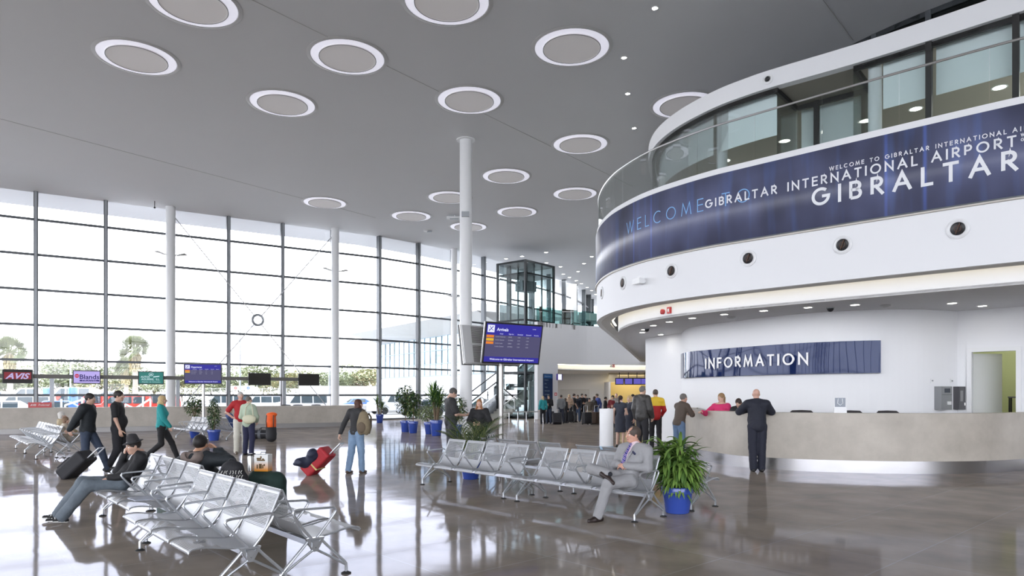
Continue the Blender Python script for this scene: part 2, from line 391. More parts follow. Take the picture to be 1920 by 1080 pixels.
# ================================================================ SKYLIGHTS AND CEILING LAMPS
def make_sky():
    t = thing('skylight', '', 'ceiling light')
    m = MB(); m.lathe([(1.0, -.005), (1.22, -.005), (1.22, -.012), (1.12, -.03), (1.10, -.015)], n=56); m.build('rim', mat('skylight rim', (.52, .52, .52), .5), t, True)
    m = MB(); m.lathe([(.84, -.012), (1.10, -.012), (1.10, -.02), (.84, -.02)], n=56)
    m.build('glow_ring', mat('skylight reveal glow', (.85, .85, .9), .5, emit=(.86, .86, 1), es=.55), t, True)  # emission on a flat ring stands in for daylight on the reveal
    m = MB(); m.lathe([(0, -.055), (.4, -.055), (.80, -.055), (.82, -.055), (.835, -.065), (.86, -.065), (.86, -.012)], n=56)
    m.build('diffuser', [mat('skylight diffuser', (.72, .70, .70), .6, emit=(.95, .92, .92), es=.10)], t, True)  # slight emission stands in for daylight coming through the diffuser
    m = MB(); m.tube([(.855*math.cos(a), .855*math.sin(a), -.063) for a in [2*math.pi*k/56 for k in range(57)]], .012, 6, caps=False); m.build('seal', mat('dark seal', (.18, .18, .18), .6), t, True)
    return t
skyl = [(363, 8, 'large round skylight cut by the top edge, leftmost of those at the top'), (257, 108, 'round skylight nearest the left edge of the ceiling'),
 (652, 107, 'round skylight high on the ceiling, second from the left edge'), (530, 194, 'round skylight below and left of the big one in the upper middle of the ceiling'),
 (838, 3, 'round skylight cut by the top edge above the tall white column'), (1072, 89, 'large round skylight left of the starry ceiling spots'), (880, 188, 'round skylight right above the tall free-standing column'),
 (1088, 270, 'round skylight below the lowest of the four starry ceiling spots'), (1283, 197, 'round skylight half hidden behind the white curved roof edge of the lounge'), (949, 330, 'round skylight just right of the tall column'),
 (1078, 363, 'round skylight nearest the blue curved banner'), (969, 397, 'smaller round skylight below right of the tall column top'), (843, 370, 'round skylight half hidden by the left side of the tall column'),
 (878, 425, 'lowest round skylight, crossed by the tall column'), (771, 405, 'small round skylight left of the column, above the glass wall'), (609, 380, 'lone round skylight above the crossed brace rods')]
base = None
for i, (px, py, lb) in enumerate(skyl):
    Y = 10.4*F/(HZ-py); x, y = XY(px, Y)
    if base is None: base = make_sky(); base.location = (x, y, 12); base['label'] = lb; base['group'] = 'round ceiling skylights'
    else: dup(base, (x, y, 12), 0, lb, 'round ceiling skylights')
def make_down(r, lm, label, z=0):
    t = thing('downlight', label, 'ceiling light')
    m = MB(); m.lathe([(r, 0), (r*1.25, 0), (r*1.25, -.012), (r, -.015)], n=20); m.build('trim_ring', WHITE2, t, True)
    m = MB(); m.lathe([(0, -.008), (r, -.008)], n=20); m.build('bulb', lm, t)
    return t
d1 = None
spots = [(1228, 15), (1170, 108), (1177, 175.5), (1189, 240)]
for k, (px, py) in enumerate(spots):
    lb = 'starry ceiling spot, ' + ['highest of the four by the big skylight', 'second from the top of the four by the big skylight', 'third from the top of the four', 'lowest of the four, above the lounge balustrade'][k]
    Y = 10.4*F/(HZ-py); x, y = XY(px, Y)
    if d1 is None: d1 = make_down(.075, mat('bright spot', (1, 1, 1), emit=(1, .93, .8), es=60), lb); d1.location = (x, y, 12); d1['group'] = 'starry ceiling spots'
    else: dup(d1, (x, y, 12), 0, lb, 'starry ceiling spots')
far = [(949, 485), (979, 480.6), (1024.8, 492.8), (1024, 473), (1051, 500), (1056.4, 513.9), (1067.5, 520), (1080.5, 526), (1090, 531.7), (1101, 539), (1109.4, 544.6), (1117, 552), (1084, 509), (1095, 494), (1109.4, 481), (1122, 559)]
d2 = None
fl = 'small lit downlight in the cluster on the far ceiling beyond the lift'
for px, py in far:
    Y = 10.4*F/(HZ-py); x, y = XY(px, Y)
    if d2 is None: d2 = make_down(.13, LAMPW, fl); d2.location = (x, y, 12); d2['group'] = 'downlights on the far ceiling'
    else: dup(d2, (x, y, 12), 0, fl, 'downlights on the far ceiling')
# ceiling gear
m = MB(); x, y = XY(852, 10.4*F/(741-403)); t = thing('ceiling_projector', 'small white winged fitting on the ceiling beside the tall column', 'ceiling light', (x, y, 12))
m.tube([(0, 0, 0), (0, 0, -.12)], .04); m.box((0, 0, -.17), (.9, .3, .1)); m.build('housing', WHITE2, t); m = MB(); m.box((0, -.02, -.23), (.5, .2, .03)); m.build('lens', MIDM, t)
m = MB(); x, y = XY(799, 10.4*F/(741-432)); t = thing('ceiling_sensor', 'small grey device on the ceiling above the glass wall, left of the column', 'sensor', (x, y, 12))
m.lathe([(.16, 0), (.16, -.05), (.06, -.1), (0, -.1)], n=16); m.build('body', WHITE2, t); m = MB(); m.box((.22, 0, -.08), (.3, .12, .08)); m.build('head', MIDM, t)
m = MB(); x, y = XY(290, 10.4*F/(741-377)); m.tube([(x, y, 12), (x, y, 11.68)], .02); m.ell((x, y, 11.65), (.05, .05, .05)); tag(m.build('hanging_sensor', BLACK), 'thin black rod hanging from the ceiling left of the braced column', 'sensor')
# ================================================================ MEZZANINE DRUM
plan = Plan(SLAB)
far_close = [(11.5, 54), (44.8, 54), (44.8, 8.6)]
m = MB(); m.prism(SLAB+far_close, ZS-.13, ZS); struct(m.build('floor_mezzanine', WHITE, smooth=False))
m = MB(); m.wall(SLAB, ZF, ZB+.02, .15, side=-1); m.wall(offset(SLAB, -.05), ZB, ZS-.13, .1, side=-1); struct(m.build('wall_fascia', WHITE))
IN1 = offset(SLAB, -.42); IN2 = offset(SLAB, -.70)
m = MB()
m.wall(offset(SLAB, -.152), ZF, ZF+.05, .30, side=-1)
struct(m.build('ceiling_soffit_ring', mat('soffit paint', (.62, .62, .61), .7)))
m = MB(); m.wall(IN2, ZC, ZF+.5, .06, side=-1); struct(m.build('wall_cove', WHITE))
m = MB(); m.wall(offset(SLAB, -.15), ZF+.5, ZF+.55, .8, side=-1); struct(m.build('ceiling_cove', WHITE))
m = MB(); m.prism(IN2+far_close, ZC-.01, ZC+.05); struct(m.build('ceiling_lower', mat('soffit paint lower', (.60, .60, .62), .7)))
# warm cove strip lamp lying in the slot
cl = offset(SLAB, -.50); k1 = [i for i, p in enumerate(SLAB) if p[1] < 24.5 and p[0] < 20.9]
m = MB(); seg = cl[k1[0]:k1[-1]+1]; m.wall(seg, ZF+.07, ZF+.11, .05, side=-1)
tag(m.build('cove_light', mat('cove strip', (1, 1, 1), emit=(1, .90, .70), es=3.5)), 'warm strip light hidden in the slot under the curved white fascia', 'strip light')
# --- blue printed banner
def banner_mat():
    m, nt, b = nodes_of('printed blue banner'); N = nt.nodes; L = nt.links
    t = N.new('ShaderNodeTexCoord'); s = N.new('ShaderNodeSeparateXYZ'); L.new(t.outputs['UV'], s.inputs[0])
    mp = N.new('ShaderNodeMapping'); mp.inputs['Scale'].default_value = (.9, .5, 1); L.new(t.outputs['UV'], mp.inputs[0])
    n = N.new('ShaderNodeTexNoise'); n.inputs['Scale'].default_value = 1.0; n.inputs['Detail'].default_value = 2; L.new(mp.outputs[0], n.inputs['Vector'])
    cr = N.new('ShaderNodeValToRGB'); e = cr.color_ramp.elements
    e[0].position = .32; e[0].color = (.060, .064, .105, 1); e[1].position = .62; e[1].color = (.12, .135, .24, 1)
    L.new(n.outputs['Fac'], cr.inputs[0])
    # broad vertical bars (ghost letters)
    mp2 = N.new('ShaderNodeMapping'); mp2.inputs['Scale'].default_value = (2.6, .25, 1); L.new(t.outputs['UV'], mp2.inputs[0])
    n2 = N.new('ShaderNodeTexNoise'); n2.inputs['Scale'].default_value = 1.6; n2.inputs['Detail'].default_value = 1; L.new(mp2.outputs[0], n2.inputs['Vector'])
    c2 = N.new('ShaderNodeValToRGB'); c2.color_ramp.elements[0].position = .55; c2.color_ramp.elements[0].color = (0, 0, 0, 1); c2.color_ramp.elements[1].position = .72; c2.color_ramp.elements[1].color = (.02, .05, .15, 1)
    L.new(n2.outputs['Fac'], c2.inputs[0])
    ad = N.new('ShaderNodeMix'); ad.data_type = 'RGBA'; ad.blend_type = 'ADD'; ad.inputs['Factor'].default_value = .7
    L.new(cr.outputs[0], ad.inputs['A']); L.new(c2.outputs[0], ad.inputs['B']); last = ad.outputs['Result']
    for uu in [plan.px(x) for x in (1190, 1222.5, 1662, 1735)]:
        a = N.new('ShaderNodeMath'); a.operation = 'SUBTRACT'; a.inputs[1].default_value = uu; L.new(s.outputs['X'], a.inputs[0])
        b1 = N.new('ShaderNodeMath'); b1.operation = 'ABSOLUTE'; L.new(a.outputs[0], b1.inputs[0])
        mr = N.new('ShaderNodeMapRange'); mr.inputs['From Min'].default_value = 0; mr.inputs['From Max'].default_value = .045; mr.inputs['To Min'].default_value = .8; mr.inputs['To Max'].default_value = 0; L.new(b1.outputs[0], mr.inputs[0])
        ad = N.new('ShaderNodeMix'); ad.data_type = 'RGBA'; ad.blend_type = 'ADD'; L.new(mr.outputs[0], ad.inputs['Factor']); L.new(last, ad.inputs['A']); ad.inputs['B'].default_value = (.03, .07, .30, 1); last = ad.outputs['Result']
    L.new(last, b.inputs['Base Color']); b.inputs['Roughness'].default_value = .34
    return m
bt = thing('banner', 'long dark blue banner with white place names wrapped round the curved balcony', 'banner')
bo = offset(SLAB, .02)
me = bpy.data.meshes.new('print'); vs = []; fs = []; uvs = []
for i, p in enumerate(bo): vs += [(*p, ZB), (*p, ZS-.14)]
for i in range(len(bo)-1): fs.append((2*i, 2*i+1, 2*i+3, 2*i+2)); uvs += [(plan.a[i], 0), (plan.a[i], 1.63), (plan.a[i+1], 1.63), (plan.a[i+1], 0)]
me.from_pydata(vs, [], fs); uvl = me.uv_layers.new(name='UVMap')
for i, q in enumerate(uvs): uvl.data[i].uv = q
me.materials.append(banner_mat()); me.polygons.foreach_set('use_smooth', [True]*len(me.polygons)); o = bpy.data.objects.new('print', me); C.objects.link(o); o.parent = bt
sm = o.modifiers.new('t', 'SOLIDIFY'); sm.thickness = .02; sm.offset = 0
m = MB(); m.wall(offset(SLAB, .05), ZB-.05, ZB-.02, .05, side=-1); m.wall(offset(SLAB, .035), ZB-.02, ZB+.012, .03, 1, side=-1); m.build('lower_rail', [mat('banner rail light', (.55, .52, .47), .5), DARKM], bt)
WL = mat('banner white print', (.80, .82, .86), .4); BL = mat('banner light blue print', (.22, .46, .80), .4)
S_ = plan.px
def ln(name, txt, x0, x1, h0, h1, wt, mt, out=.035, th=.004):
    q = MB(); text_on_plan(q, plan, S_(x0), S_(x1), CH+h0, CH+h1, txt, wt, out=out, th=th, side=1); q.build(name, mt, bt)
ln('lettering', 'WELCOME TO', 1177, 1407, 4.38, 4.69, .022, BL, .033)
ln('lettering', 'GIBRALTAR INTERNATIONAL AIRPORT', 1324, 1906, 4.42, 4.62, .032, WL, .038)
ln('lettering', 'GIBRALTAR', 1523, 1909, 3.99, 4.365, .062, WL, .038)
e1 = plan.px(1556); e2 = plan.px(1826)
q = MB(); per = (e1-e2)
text_on_plan(q, plan, plan.px(1556), plan.px(1888), CH+4.67, CH+4.755, 'WELCOME TO GIBRALTAR INTERNATIONAL', .014, out=.038, th=.004, side=1)
s1 = plan.px(1892)-.05; text_on_plan(q, plan, s1, s1-.62, CH+4.67, CH+4.755, 'AIRPORT', .014, out=.038, th=.004, side=1)
s1 = plan.px(1914); text_on_plan(q, plan, s1, s1-.85, CH+4.575, CH+4.63, 'WELCOME TO', .011, out=.038, th=.004, side=1)
text_on_plan(q, plan, s1, s1-.75, CH+4.49, CH+4.545, 'GIBRALTAR', .011, out=.038, th=.004, side=1)
q.build('lettering', WL, bt)
# --- balustrade of the balcony
t = thing('balcony_balustrade', 'frameless greenish glass balustrade with slim silver handrail on the curved balcony', 'balustrade')
rs = resample(offset(SLAB, -.06), .1); pl2 = Plan(rs); L_ = pl2.a[-1]; n = int(L_/1.45)
for k in range(n):
    seg = []; a0 = L_*k/n+.012; a1 = L_*(k+1)/n-.012
    for j in range(7):
        p, d = pl2.at(a0+(a1-a0)*j/6); seg.append((p.x, p.y))
    if seg[0][1] > 48: break
    g = MB(); g.wall(seg, ZS-.02, ZS+1.03, .015, side=-1); g.build('glass_panel', GLASSG, t, fix=True)
m = MB(); m.tube([(p[0], p[1], ZS+1.05) for p in rs[::3]], .025, 8); m.build('handrail', STEEL, t, True)
# --- lounge: upper white roof edge, glass wall, blinds, clerestory
ZR = 9.6; ZRT = 10.06
roofpoly = ROOFL+[(13, 54), (44.8, 54), (44.8, 10.9)]
m = MB(); m.wall(ROOFL, ZR, ZRT, .25, side=-1); struct(m.build('wall_lounge_fascia', WHITE))
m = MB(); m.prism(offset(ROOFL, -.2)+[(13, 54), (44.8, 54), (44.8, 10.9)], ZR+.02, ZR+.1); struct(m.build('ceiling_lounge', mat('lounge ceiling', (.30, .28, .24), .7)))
m = MB(); m.prism(offset(ROOFL, -.2)+[(13, 54), (44.8, 54), (44.8, 10.9)], ZRT-.1, ZRT-.02); struct(m.build('trim_2', WHITE))
rp = Plan(ROOFL)
# glass wall line, stepped in between image columns 1455 and 1600
gl_in = offset(ROOFL, -.12); gp = Plan(gl_in); sA = gp.px(1458); sB = gp.px(1600)
pa, da = gp.at(sB); pb, db = gp.at(sA)
na = Vector((-da.y, da.x)); nb = Vector((-db.y, db.x))
rec1 = pa-na*1.5; rec2 = pb-nb*1.5
def sub(s0, s1, step=.35):
    n = max(2, int(abs(s1-s0)/step)); return [tuple(gp.at(s0+(s1-s0)*k/n)[0]) for k in range(n+1)]
LFR = mat('lounge frame black', (.02, .02, .02), .5); lt = thing('lounge_glazing', 'tinted glass wall with dark frames and white blinds behind the balcony', 'glass wall')
sEnd = gp.a[min(range(len(gl_in)), key=lambda i: abs(gl_in[i][1]-40) if i > len(gl_in)//2 else 99)]
segs = [sub(0.5, sB), [tuple(pa), tuple(rec1)], [tuple(rec1), tuple(rec2)], [tuple(rec2), tuple(pb)], sub(sA, sEnd)]
for sg in segs:
    g = MB(); g.wall(sg, ZS, ZR-.02, .02, side=-1); g.build('glass', GLASST, lt)
    g = MB(); g.wall(sg, ZR-.12, ZR, .08, side=-1); g.wall(sg, ZS, ZS+.06, .08, side=-1); g.build('frame_rail', LFR, lt)
for sx in (1742, 1905):
    p, d = gp.at(gp.px(sx)); g = MB(); g.box((p.x, p.y, (ZS+ZR)/2), (.12, .14, ZR-ZS), math.atan2(d.y, d.x)); g.build('mullion', LFR, lt)
for f in (.06, .72):
    p = rec1.lerp(rec2, f if f > .5 else f); g = MB(); g.box((p.x, p.y, (ZS+ZR)/2), (.13, .1, ZR-ZS), math.atan2(da.y, da.x)); g.build('mullion', LFR, lt)
bm_ = mat('white roller blind', (.90, .94, .95), .8)
for sg in ([sub(.5, gp.px(1750))], [sub(gp.px(1735), gp.px(1650))], [[tuple(rec1-na*.1), tuple(rec2-nb*.1)]], [sub(gp.px(1450), gp.px(1342))], [sub(gp.px(1325), gp.px(1225)+3)]):
    q = offset(sg[0], -.25); g = MB(); g.wall(q, 8.46, ZR-.02, .01, side=-1); g.build('blind', bm_, lt)
m = MB()
p = rec1.lerp(rec2, .42)+na*.09; m.box((p.x, p.y, 8.2), (.9, .03, .34), math.atan2(da.y, da.x)); m.build('hanging_panel', mat('pale panel', (.6, .62, .6), .4), lt)
lp = bpy.data.lights.new('lounge_fill_light', 'AREA'); lp.energy = 260; lp.size = 2; lp.color = (1, .95, .86); lo = bpy.data.objects.new('lounge_fill_light', lp); C.objects.link(lo); lo.location = (15.5, 17, 9.55)  # added area light outside the frame, brightens the lounge and its blinds
lp2 = lp.copy(); lp2.energy = 120; lp2.size = 1.2; lo = bpy.data.objects.new('lounge_fill_light', lp2); C.objects.link(lo); lo.location = (8.8, 27, 9.5)  # second added area light, out of sight behind the slab edge
# inner lounge wall far behind
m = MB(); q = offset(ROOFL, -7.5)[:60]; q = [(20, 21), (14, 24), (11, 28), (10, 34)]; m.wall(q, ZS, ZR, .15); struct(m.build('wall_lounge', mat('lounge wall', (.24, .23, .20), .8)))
for sx, off, lb in ((1335, 1.0, 'white round column inside the lounge nearest its left tip'), (1634, .75, 'white round column inside the lounge just right of the recessed door')):
    p, d = gp.at(gp.px(sx)); nn = Vector((d.y, -d.x)); 
    q = p+nn*off*.4; t = thing('lounge_column', lb, 'column', (q.x, q.y, ZS)); g = MB(); g.lathe([(.15, 0), (.15, ZR-ZS)], n=24); g.build('shaft', WHITE2, t, True)
d3 = None
for k, (px, py) in enumerate([(1874, 165), (1717, 205), (1472, 265), (1360, 302), (1900, 250)][:4]):
    Y = 8.0*F/(HZ-py); x, y = XY(px, Y); lb = 'round downlight on the lounge ceiling, ' + ['rightmost of the four', 'second from the right', 'second from the left', 'leftmost, next to the round column'][k]
    if d3 is None: d3 = make_down(.15, LAMP, lb); d3.location = (x, y, ZR+.02); d3['group'] = 'lounge downlights'
    else: dup(d3, (x, y, ZR+.02), 0, lb, 'lounge downlights')
m = MB(); CLS = [(17, 13.2), (14.5, 15), (11.6, 18.0), (10.1, 20.2), (9.2, 22.5), (8.9, 25), (9.6, 30), (12, 40)]; 
ct = thing('clerestory_glazing', 'dark framed glass strip between the lounge roof and the hall ceiling', 'glass wall')
g = MB(); g.wall(crom(CLS, 4), ZRT, 12, .03, side=-1); g.build('glass', glass('clerestory glass', (.45, .48, .48), 1.1), ct)
g = MB(); g.wall(crom(CLS, 4), 11.86, 12, .1, side=-1); g.wall(crom(CLS, 4), ZRT, ZRT+.1, .1, side=-1)
cp = Plan(CLS)
for sx in (1742, 1640): p, d = cp.at(cp.px(sx)); g.box((p.x, p.y, (ZRT+12)/2), (.14, .14, 12-ZRT), math.atan2(d.y, d.x))
g.build('frame', DARKM, ct)
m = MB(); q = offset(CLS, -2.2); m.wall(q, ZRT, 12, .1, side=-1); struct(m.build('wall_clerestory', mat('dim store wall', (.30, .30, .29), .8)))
# --- porthole nozzles on the fascia
pn = None
for k, (px, lb) in enumerate([(1796, 'round air nozzle in the white fascia, nearest the right edge'), (1580, 'round air nozzle in the white fascia below the big white word'), (1403, 'round air nozzle in the white fascia, third from the right'), (1259, 'round air nozzle in the fascia right of the white box fitting'), (1168, 'round air nozzle in the fascia left of the white box fitting'), (1129, 'round air nozzle at the far left bend of the fascia')]):
    p, d = plan.at(plan.px(px)); n_ = Vector((-d.y, d.x)); rz = math.atan2(-n_.x, n_.y) + math.pi
    if pn is None:
        R = Matrix.Rotation(math.pi/2, 4, 'X')
        pn = thing('air_nozzle', lb, 'air vent', (0, 0, 0), 0, 'air nozzles in the fascia')
        g = MB(); g.lathe([(.12, 0), (.19, 0), (.19, .02), (.16, .035), (.125, .02), (.12, 0)], n=32, M=R); g.build('ring', WHITE2, pn, True)
        g = MB(); g.lathe([(0, .01), (.10, .01), (.12, .02)], n=32, M=R); g.build('barrel', BLACK, pn, True)
        g = MB(); g.box((0, -.03, 0), (.012, .02, .2), M=Matrix.Rotation(.35, 4, 'Y')); g.lathe([(.05, .025), (.06, .025)], n=16, M=R); g.build('vane', mat('dark bronze', (.10, .05, .03), .4, .4), pn); o_ = pn
    else: o_ = dup(pn, (0, 0, 0), 0, lb)
    o_.location = (p.x, p.y, 4.70); o_.rotation_euler = (0, 0, math.atan2(n_.y, n_.x)+math.pi/2)
def on_fascia(px, z, plan_=None, out=0):
    pl = plan_ or plan; p, d = pl.at(pl.px(px)); n_ = Vector((-d.y, d.x)); return (p.x+n_.x*out, p.y+n_.y*out, z), math.atan2(n_.y, n_.x)+math.pi/2
l, r = on_fascia(1205, 4.58); t = thing('box_fitting', 'small white box fitting on a bracket on the curved fascia', 'speaker', l, r)
g = MB(); g.box((0, -.14, .0), (.32, .16, .14)); g.build('body', WHITE2, t); g = MB(); g.tube([(.1, 0, 0), (.1, -.1, 0)], .05); g.build('bracket', WHITE2, t)
l, r = on_fascia(1440, 9.83, rp); t = thing('dome_camera', 'small black and white camera on the lounge roof edge', 'camera', l, r)
R = Matrix.Rotation(math.pi/2, 4, 'X'); g = MB(); g.lathe([(0, 0), (.13, 0), (.13, .02), (.08, .03)], n=24, M=R); g.build('plate', WHITE2, t, True); g = MB(); g.ell((0, -.03, 0), (.06, .05, .06)); g.build('lens', BLACK, t, True)
ip = Plan(IN2); RED = mat('alarm red', (.45, .03, .03), .4)
l, r = on_fascia(1244, 3.83, ip); t = thing('alarm_bell', 'round red alarm sounder on the lit cove, left of the red call box', 'alarm', l, r); g = MB(); g.lathe([(.07, 0), (.07, .06), (.04, .08), (0, .08)], n=20, M=R); g.build('body', RED, t, True)
l, r = on_fascia(1256, 3.84, ip); t = thing('alarm_box', 'red square alarm box on the lit cove, right of the round sounder', 'alarm', l, r); g = MB(); g.box((0, -.025, 0), (.13, .05, .17)); g.build('body', RED, t); g = MB(); g.box((0, -.055, 0), (.05, .01, .08)); g.build('lens', WHITE2, t)
d4 = None
sl = [(1432, 582), (1515, 576), (1603, 571), (1785, 568), (1842, 573), (1358, 589), (1298, 596), (1255, 603), (1225, 610), (1208, 617.5), (1204, 623), (1239, 627)]
ordn = ['small round lit spot in the lower soffit above the letter F of the sign', 'lit spot in the lower soffit above the end of the word on the sign', 'lit spot in the lower soffit above the right part of the sign', 'lit spot in the lower soffit left of the door, farther from the wall', 'lit spot in the lower soffit nearest the door corner', 'lit spot in the lower soffit above the letter I of the sign', 'lit spot in the lower soffit above the left end of the sign', 'lit spot in the lower soffit under the red alarms', 'fourth lit spot from the left tip of the lower soffit', 'lit spot in the left tip of the soffit, upper of a close pair', 'lit spot in the left tip of the soffit, lower of a close pair', 'lit spot in the soffit nearest the white wall corner']
sp_mat = mat('soffit spot', (1, 1, 1), emit=(1, .95, .85), es=25)
for (px, py), lb in zip(sl, ordn):
    Y = (ZC-.01-CH)*F/(HZ-py); x, y = XY(px, Y)
    if d4 is None: d4 = make_down(.095, sp_mat, lb); d4.location = (x, y, ZC-.01); d4['group'] = 'spots in the lower soffit'
    else: dup(d4, (x, y, ZC-.01), 0, lb, 'spots in the lower soffit')
for px, py, lb in ((1557, 576, 'black dome camera under the soffit above the sign'), (1213, 615.5, 'black dome camera in the left tip of the lower soffit')):
    Y = (ZC-CH)*F/(HZ-py); x, y = XY(px, Y); t = thing('dome_camera', lb, 'camera', (x, y, ZC-.01)); g = MB(); g.lathe([(.09, 0), (.09, -.02), (.0, -.02)], n=20); g.build('base', MIDM, t, True); g = MB(); g.ell((0, 0, -.03), (.075, .075, .07)); g.build('dome', BLACK, t, True)
for px, py, lb in ((1371, 593, 'flat grey smoke detector under the soffit'), (1660, 571, 'tiny twin sensor under the soffit right of the sign spots')):
    Y = (ZC-CH)*F/(HZ-py); x, y = XY(px, Y); g = MB(); g.lathe([(.11, 0), (.11, -.03), (.05, -.05), (0, -.05)], (x, y, ZC-.01), 20); tag(g.build('smoke_detector', mat('detector grey', (.4, .4, .4), .5), smooth=True), lb, 'smoke detector')
# ================================================================ INFORMATION WALL
WALLI = [(5.0, 24.6), (5.62, 22.6)]+crom([(5.62, 22.6), (5.42, 21.0), (5.62, 20.1), (6.42, 18.55), (7.35, 17.2), (8.47, 16.5), (9.7, 16.35), (10.9, 16.7)], 8)[1:]
iw = Plan(WALLI)
m = MB(); m.wall([(9, 33), (4.87, 24.9)]+WALLI[1:], 0, ZC, .15, side=1); struct(m.build('wall_information', WHITE))
# wall with the door
A = Vector((10.9, 16.7)); D = Vector((.96, -.9)).normalized()
def door_t(px):
    k = (px-960)/F; return (k*A.y-A.x)/(D.x-k*D.y)
ta, tb = door_t(1822), door_t(1905); rzd = math.atan2(D.y, D.x)
m = MB()
def wseg(t0, t1, z0, z1):
    a = A+D*t0; b = A+D*t1; m.wall([tuple(a), tuple(b)], z0, z1, .15, side=1)
wseg(0, ta, 0, ZC); wseg(ta, tb, 2.64, ZC); wseg(tb, 9, 0, ZC); struct(m.build('wall_door_side', WHITE))
m = MB(); nd = Vector((-D.y, D.x))
for t_ in (ta-.05, tb+.05): p = A+D*t_-nd*.015; m.box((p.x, p.y, 1.32), (.1, .04, 2.64), rzd)
p = A+D*(ta+tb)/2-nd*.015; m.box((p.x, p.y, 2.69), (tb-ta+.2, .04, .1), rzd); fr = struct(m.build('door_1', WHITE2))
hp = A+D*ta+nd*.1; ang = rzd+.95; dv = Vector((math.cos(ang), math.sin(ang))); p = hp+dv*(tb-ta)*.48
m = MB(); m.box((p.x, p.y, 1.31), ((tb-ta)*.96, .045, 2.6), ang); leaf = m.build('door_leaf', mat('pale grey door', (.62, .63, .62), .4), fr)
p = hp+dv*(tb-ta)*.86-Vector((-dv.y, dv.x))*.05; m = MB(); m.box((p.x, p.y, 1.02), (.14, .05, .03), ang); m.build('door_handle', DARKM, leaf)
m = MB(); mdp = (A+D*(ta+tb)/2); YG = mat('yellow green wall', (.56, .60, .32), .7)
rc_ = [A+D*(ta-1.0)+nd*.16, A+D*(tb+1.2)+nd*.16]; m.wall([tuple(rc_[0]), tuple(rc_[0]+nd*2.6), tuple(rc_[1]+nd*2.6), tuple(rc_[1])], 0, ZC, .1, side=1); struct(m.build('wall_back_office', YG))
m = MB(); q = A+D*(ta+tb)/2+nd*1.4; m.box((q.x, q.y, ZC-.3), (.5, .5, .04), rzd); tag(m.build('office_lamp', mat('office lamp', (1, 1, 1), emit=(1, 1, .9), es=16)), 'square lamp on the ceiling of the yellow back office', 'ceiling light')
# stand and plant seen through the door
k = (1888-960)/F; t_ = door_t(1888)+.15; q = A+D*t_+nd*1.1; t = thing('wire_stand', 'narrow black framed stand seen through the open door', 'stand', (q.x, q.y, 0), rzd)
g = MB()
for sx in (-.22, .22):
    for sy in (-.15, .15): g.tube([(sx, sy, 0), (sx, sy, 1.55)], .018)
g.box((0, 0, 1.55), (.5, .36, .03)); g.box((0, 0, .8), (.46, .32, .02)); g.build('frame', BLACK, t)
t = thing('glass_vase', 'small vase with dry stems on the stand behind the door', 'vase', (q.x, q.y, 1.565)); g = MB(); g.lathe([(.05, 0), (.09, .06), (.07, .15), (.03, .22), (.03, .3)], n=16); g.build('vessel', glass('vase glass', (.7, .75, .7)), t, True)
g = MB()
for a in range(7): g.tube([(0, 0, .05), (.02*math.cos(a), .02*math.sin(a), .3), (.12*math.cos(a), .12*math.sin(a), .42+.02*a)], .006, 5)
g.build('stems', mat('dry stem', (.18, .07, .03), .7), t)
# switches and boxes on the wall
def on_iw(px, z, out=.0): 
    p, d = iw.at(iw.px(px)); n_ = Vector((d.y, -d.x)); return (p.x+n_.x*out, p.y+n_.y*out, z), math.atan2(d.y, d.x)
l, r = on_iw(1762, 0); Yw = l[1]; hh = lambda py: CH+(HZ-py)/F*Yw
t = thing('wall_cabinet', 'grey wall-mounted metal cabinet with small display left of the dark one', 'cabinet', (l[0], l[1], hh(768)), r)
g = MB(); g.box((0, -.09, .28), (.36, .18, .56)); g.build('body', mat('cabinet grey', (.27, .28, .29), .4, .3), t); g = MB(); g.box((.02, -.185, .46), (.17, .01, .1)); g.build('display', mat('display dark', (.05, .06, .08), .2), t); g = MB(); g.box((.08, -.185, .16), (.13, .01, .08)); g.build('sticker', WHITE2, t); g = MB(); g.box((0, -.187, .36), (.33, .004, .008)); g.build('seam', BLACK, t)
l, r = on_iw(1793, 0); t = thing('wall_cabinet', 'narrow dark wall-mounted cabinet beside the corner', 'cabinet', (l[0], l[1], hh(768)), r)
g = MB(); g.box((0, -.08, .28), (.20, .16, .56)); g.build('body', mat('cabinet dark', (.10, .10, .11), .4), t); g = MB(); g.box((-.03, -.165, .33), (.08, .01, .26)); g.build('inset', mat('cabinet inset', (.25, .25, .26), .3), t)
g = MB(); g.tube([(.07, -.17, .1), (.07, -.17, .17)], .012); g.build('lock', STEEL, t)
for px, lb in ((1747, 'small white switch above the grey wall cabinet'), (1784, 'small white switch above the dark wall cabinet')):
    l, r = on_iw(px, hh(714)); t = thing('wall_switch', lb, 'switch', l, r); g = MB(); g.box((0, -.01, 0), (.09, .02, .1)); g.build('plate', WHITE2, t); g = MB(); g.box((0, -.024, .0), (.04, .01, .03)); g.build('rocker', MIDM, t)
# INFORMATION sign
def sign_mat():
    m, nt, b = nodes_of('glossy blue sign'); b.inputs['Base Color'].default_value = (.008, .018, .075, 1); b.inputs['Roughness'].default_value = .04
    b.inputs['Metallic'].default_value = .0; b.inputs['IOR'].default_value = 1.5; b.inputs['Specular IOR Level'].default_value = .32; b.inputs['Specular Tint'].default_value = (.72, .78, 1, 1)
    N = nt.nodes; L = nt.links; t = N.new('ShaderNodeTexCoord'); n = N.new('ShaderNodeTexNoise'); n.inputs['Scale'].default_value = .9; n.inputs['Detail'].default_value = 0
    L.new(t.outputs['Object'], n.inputs[0]); bp = N.new('ShaderNodeBump'); bp.inputs['Strength'].default_value = .6; bp.inputs['Distance'].default_value = .05; L.new(n.outputs[0], bp.inputs['Height']); L.new(bp.outputs[0], b.inputs['Normal']); return m
t = thing('information_sign', 'long curved glossy dark blue INFORMATION sign on the white wall behind the desk', 'sign')
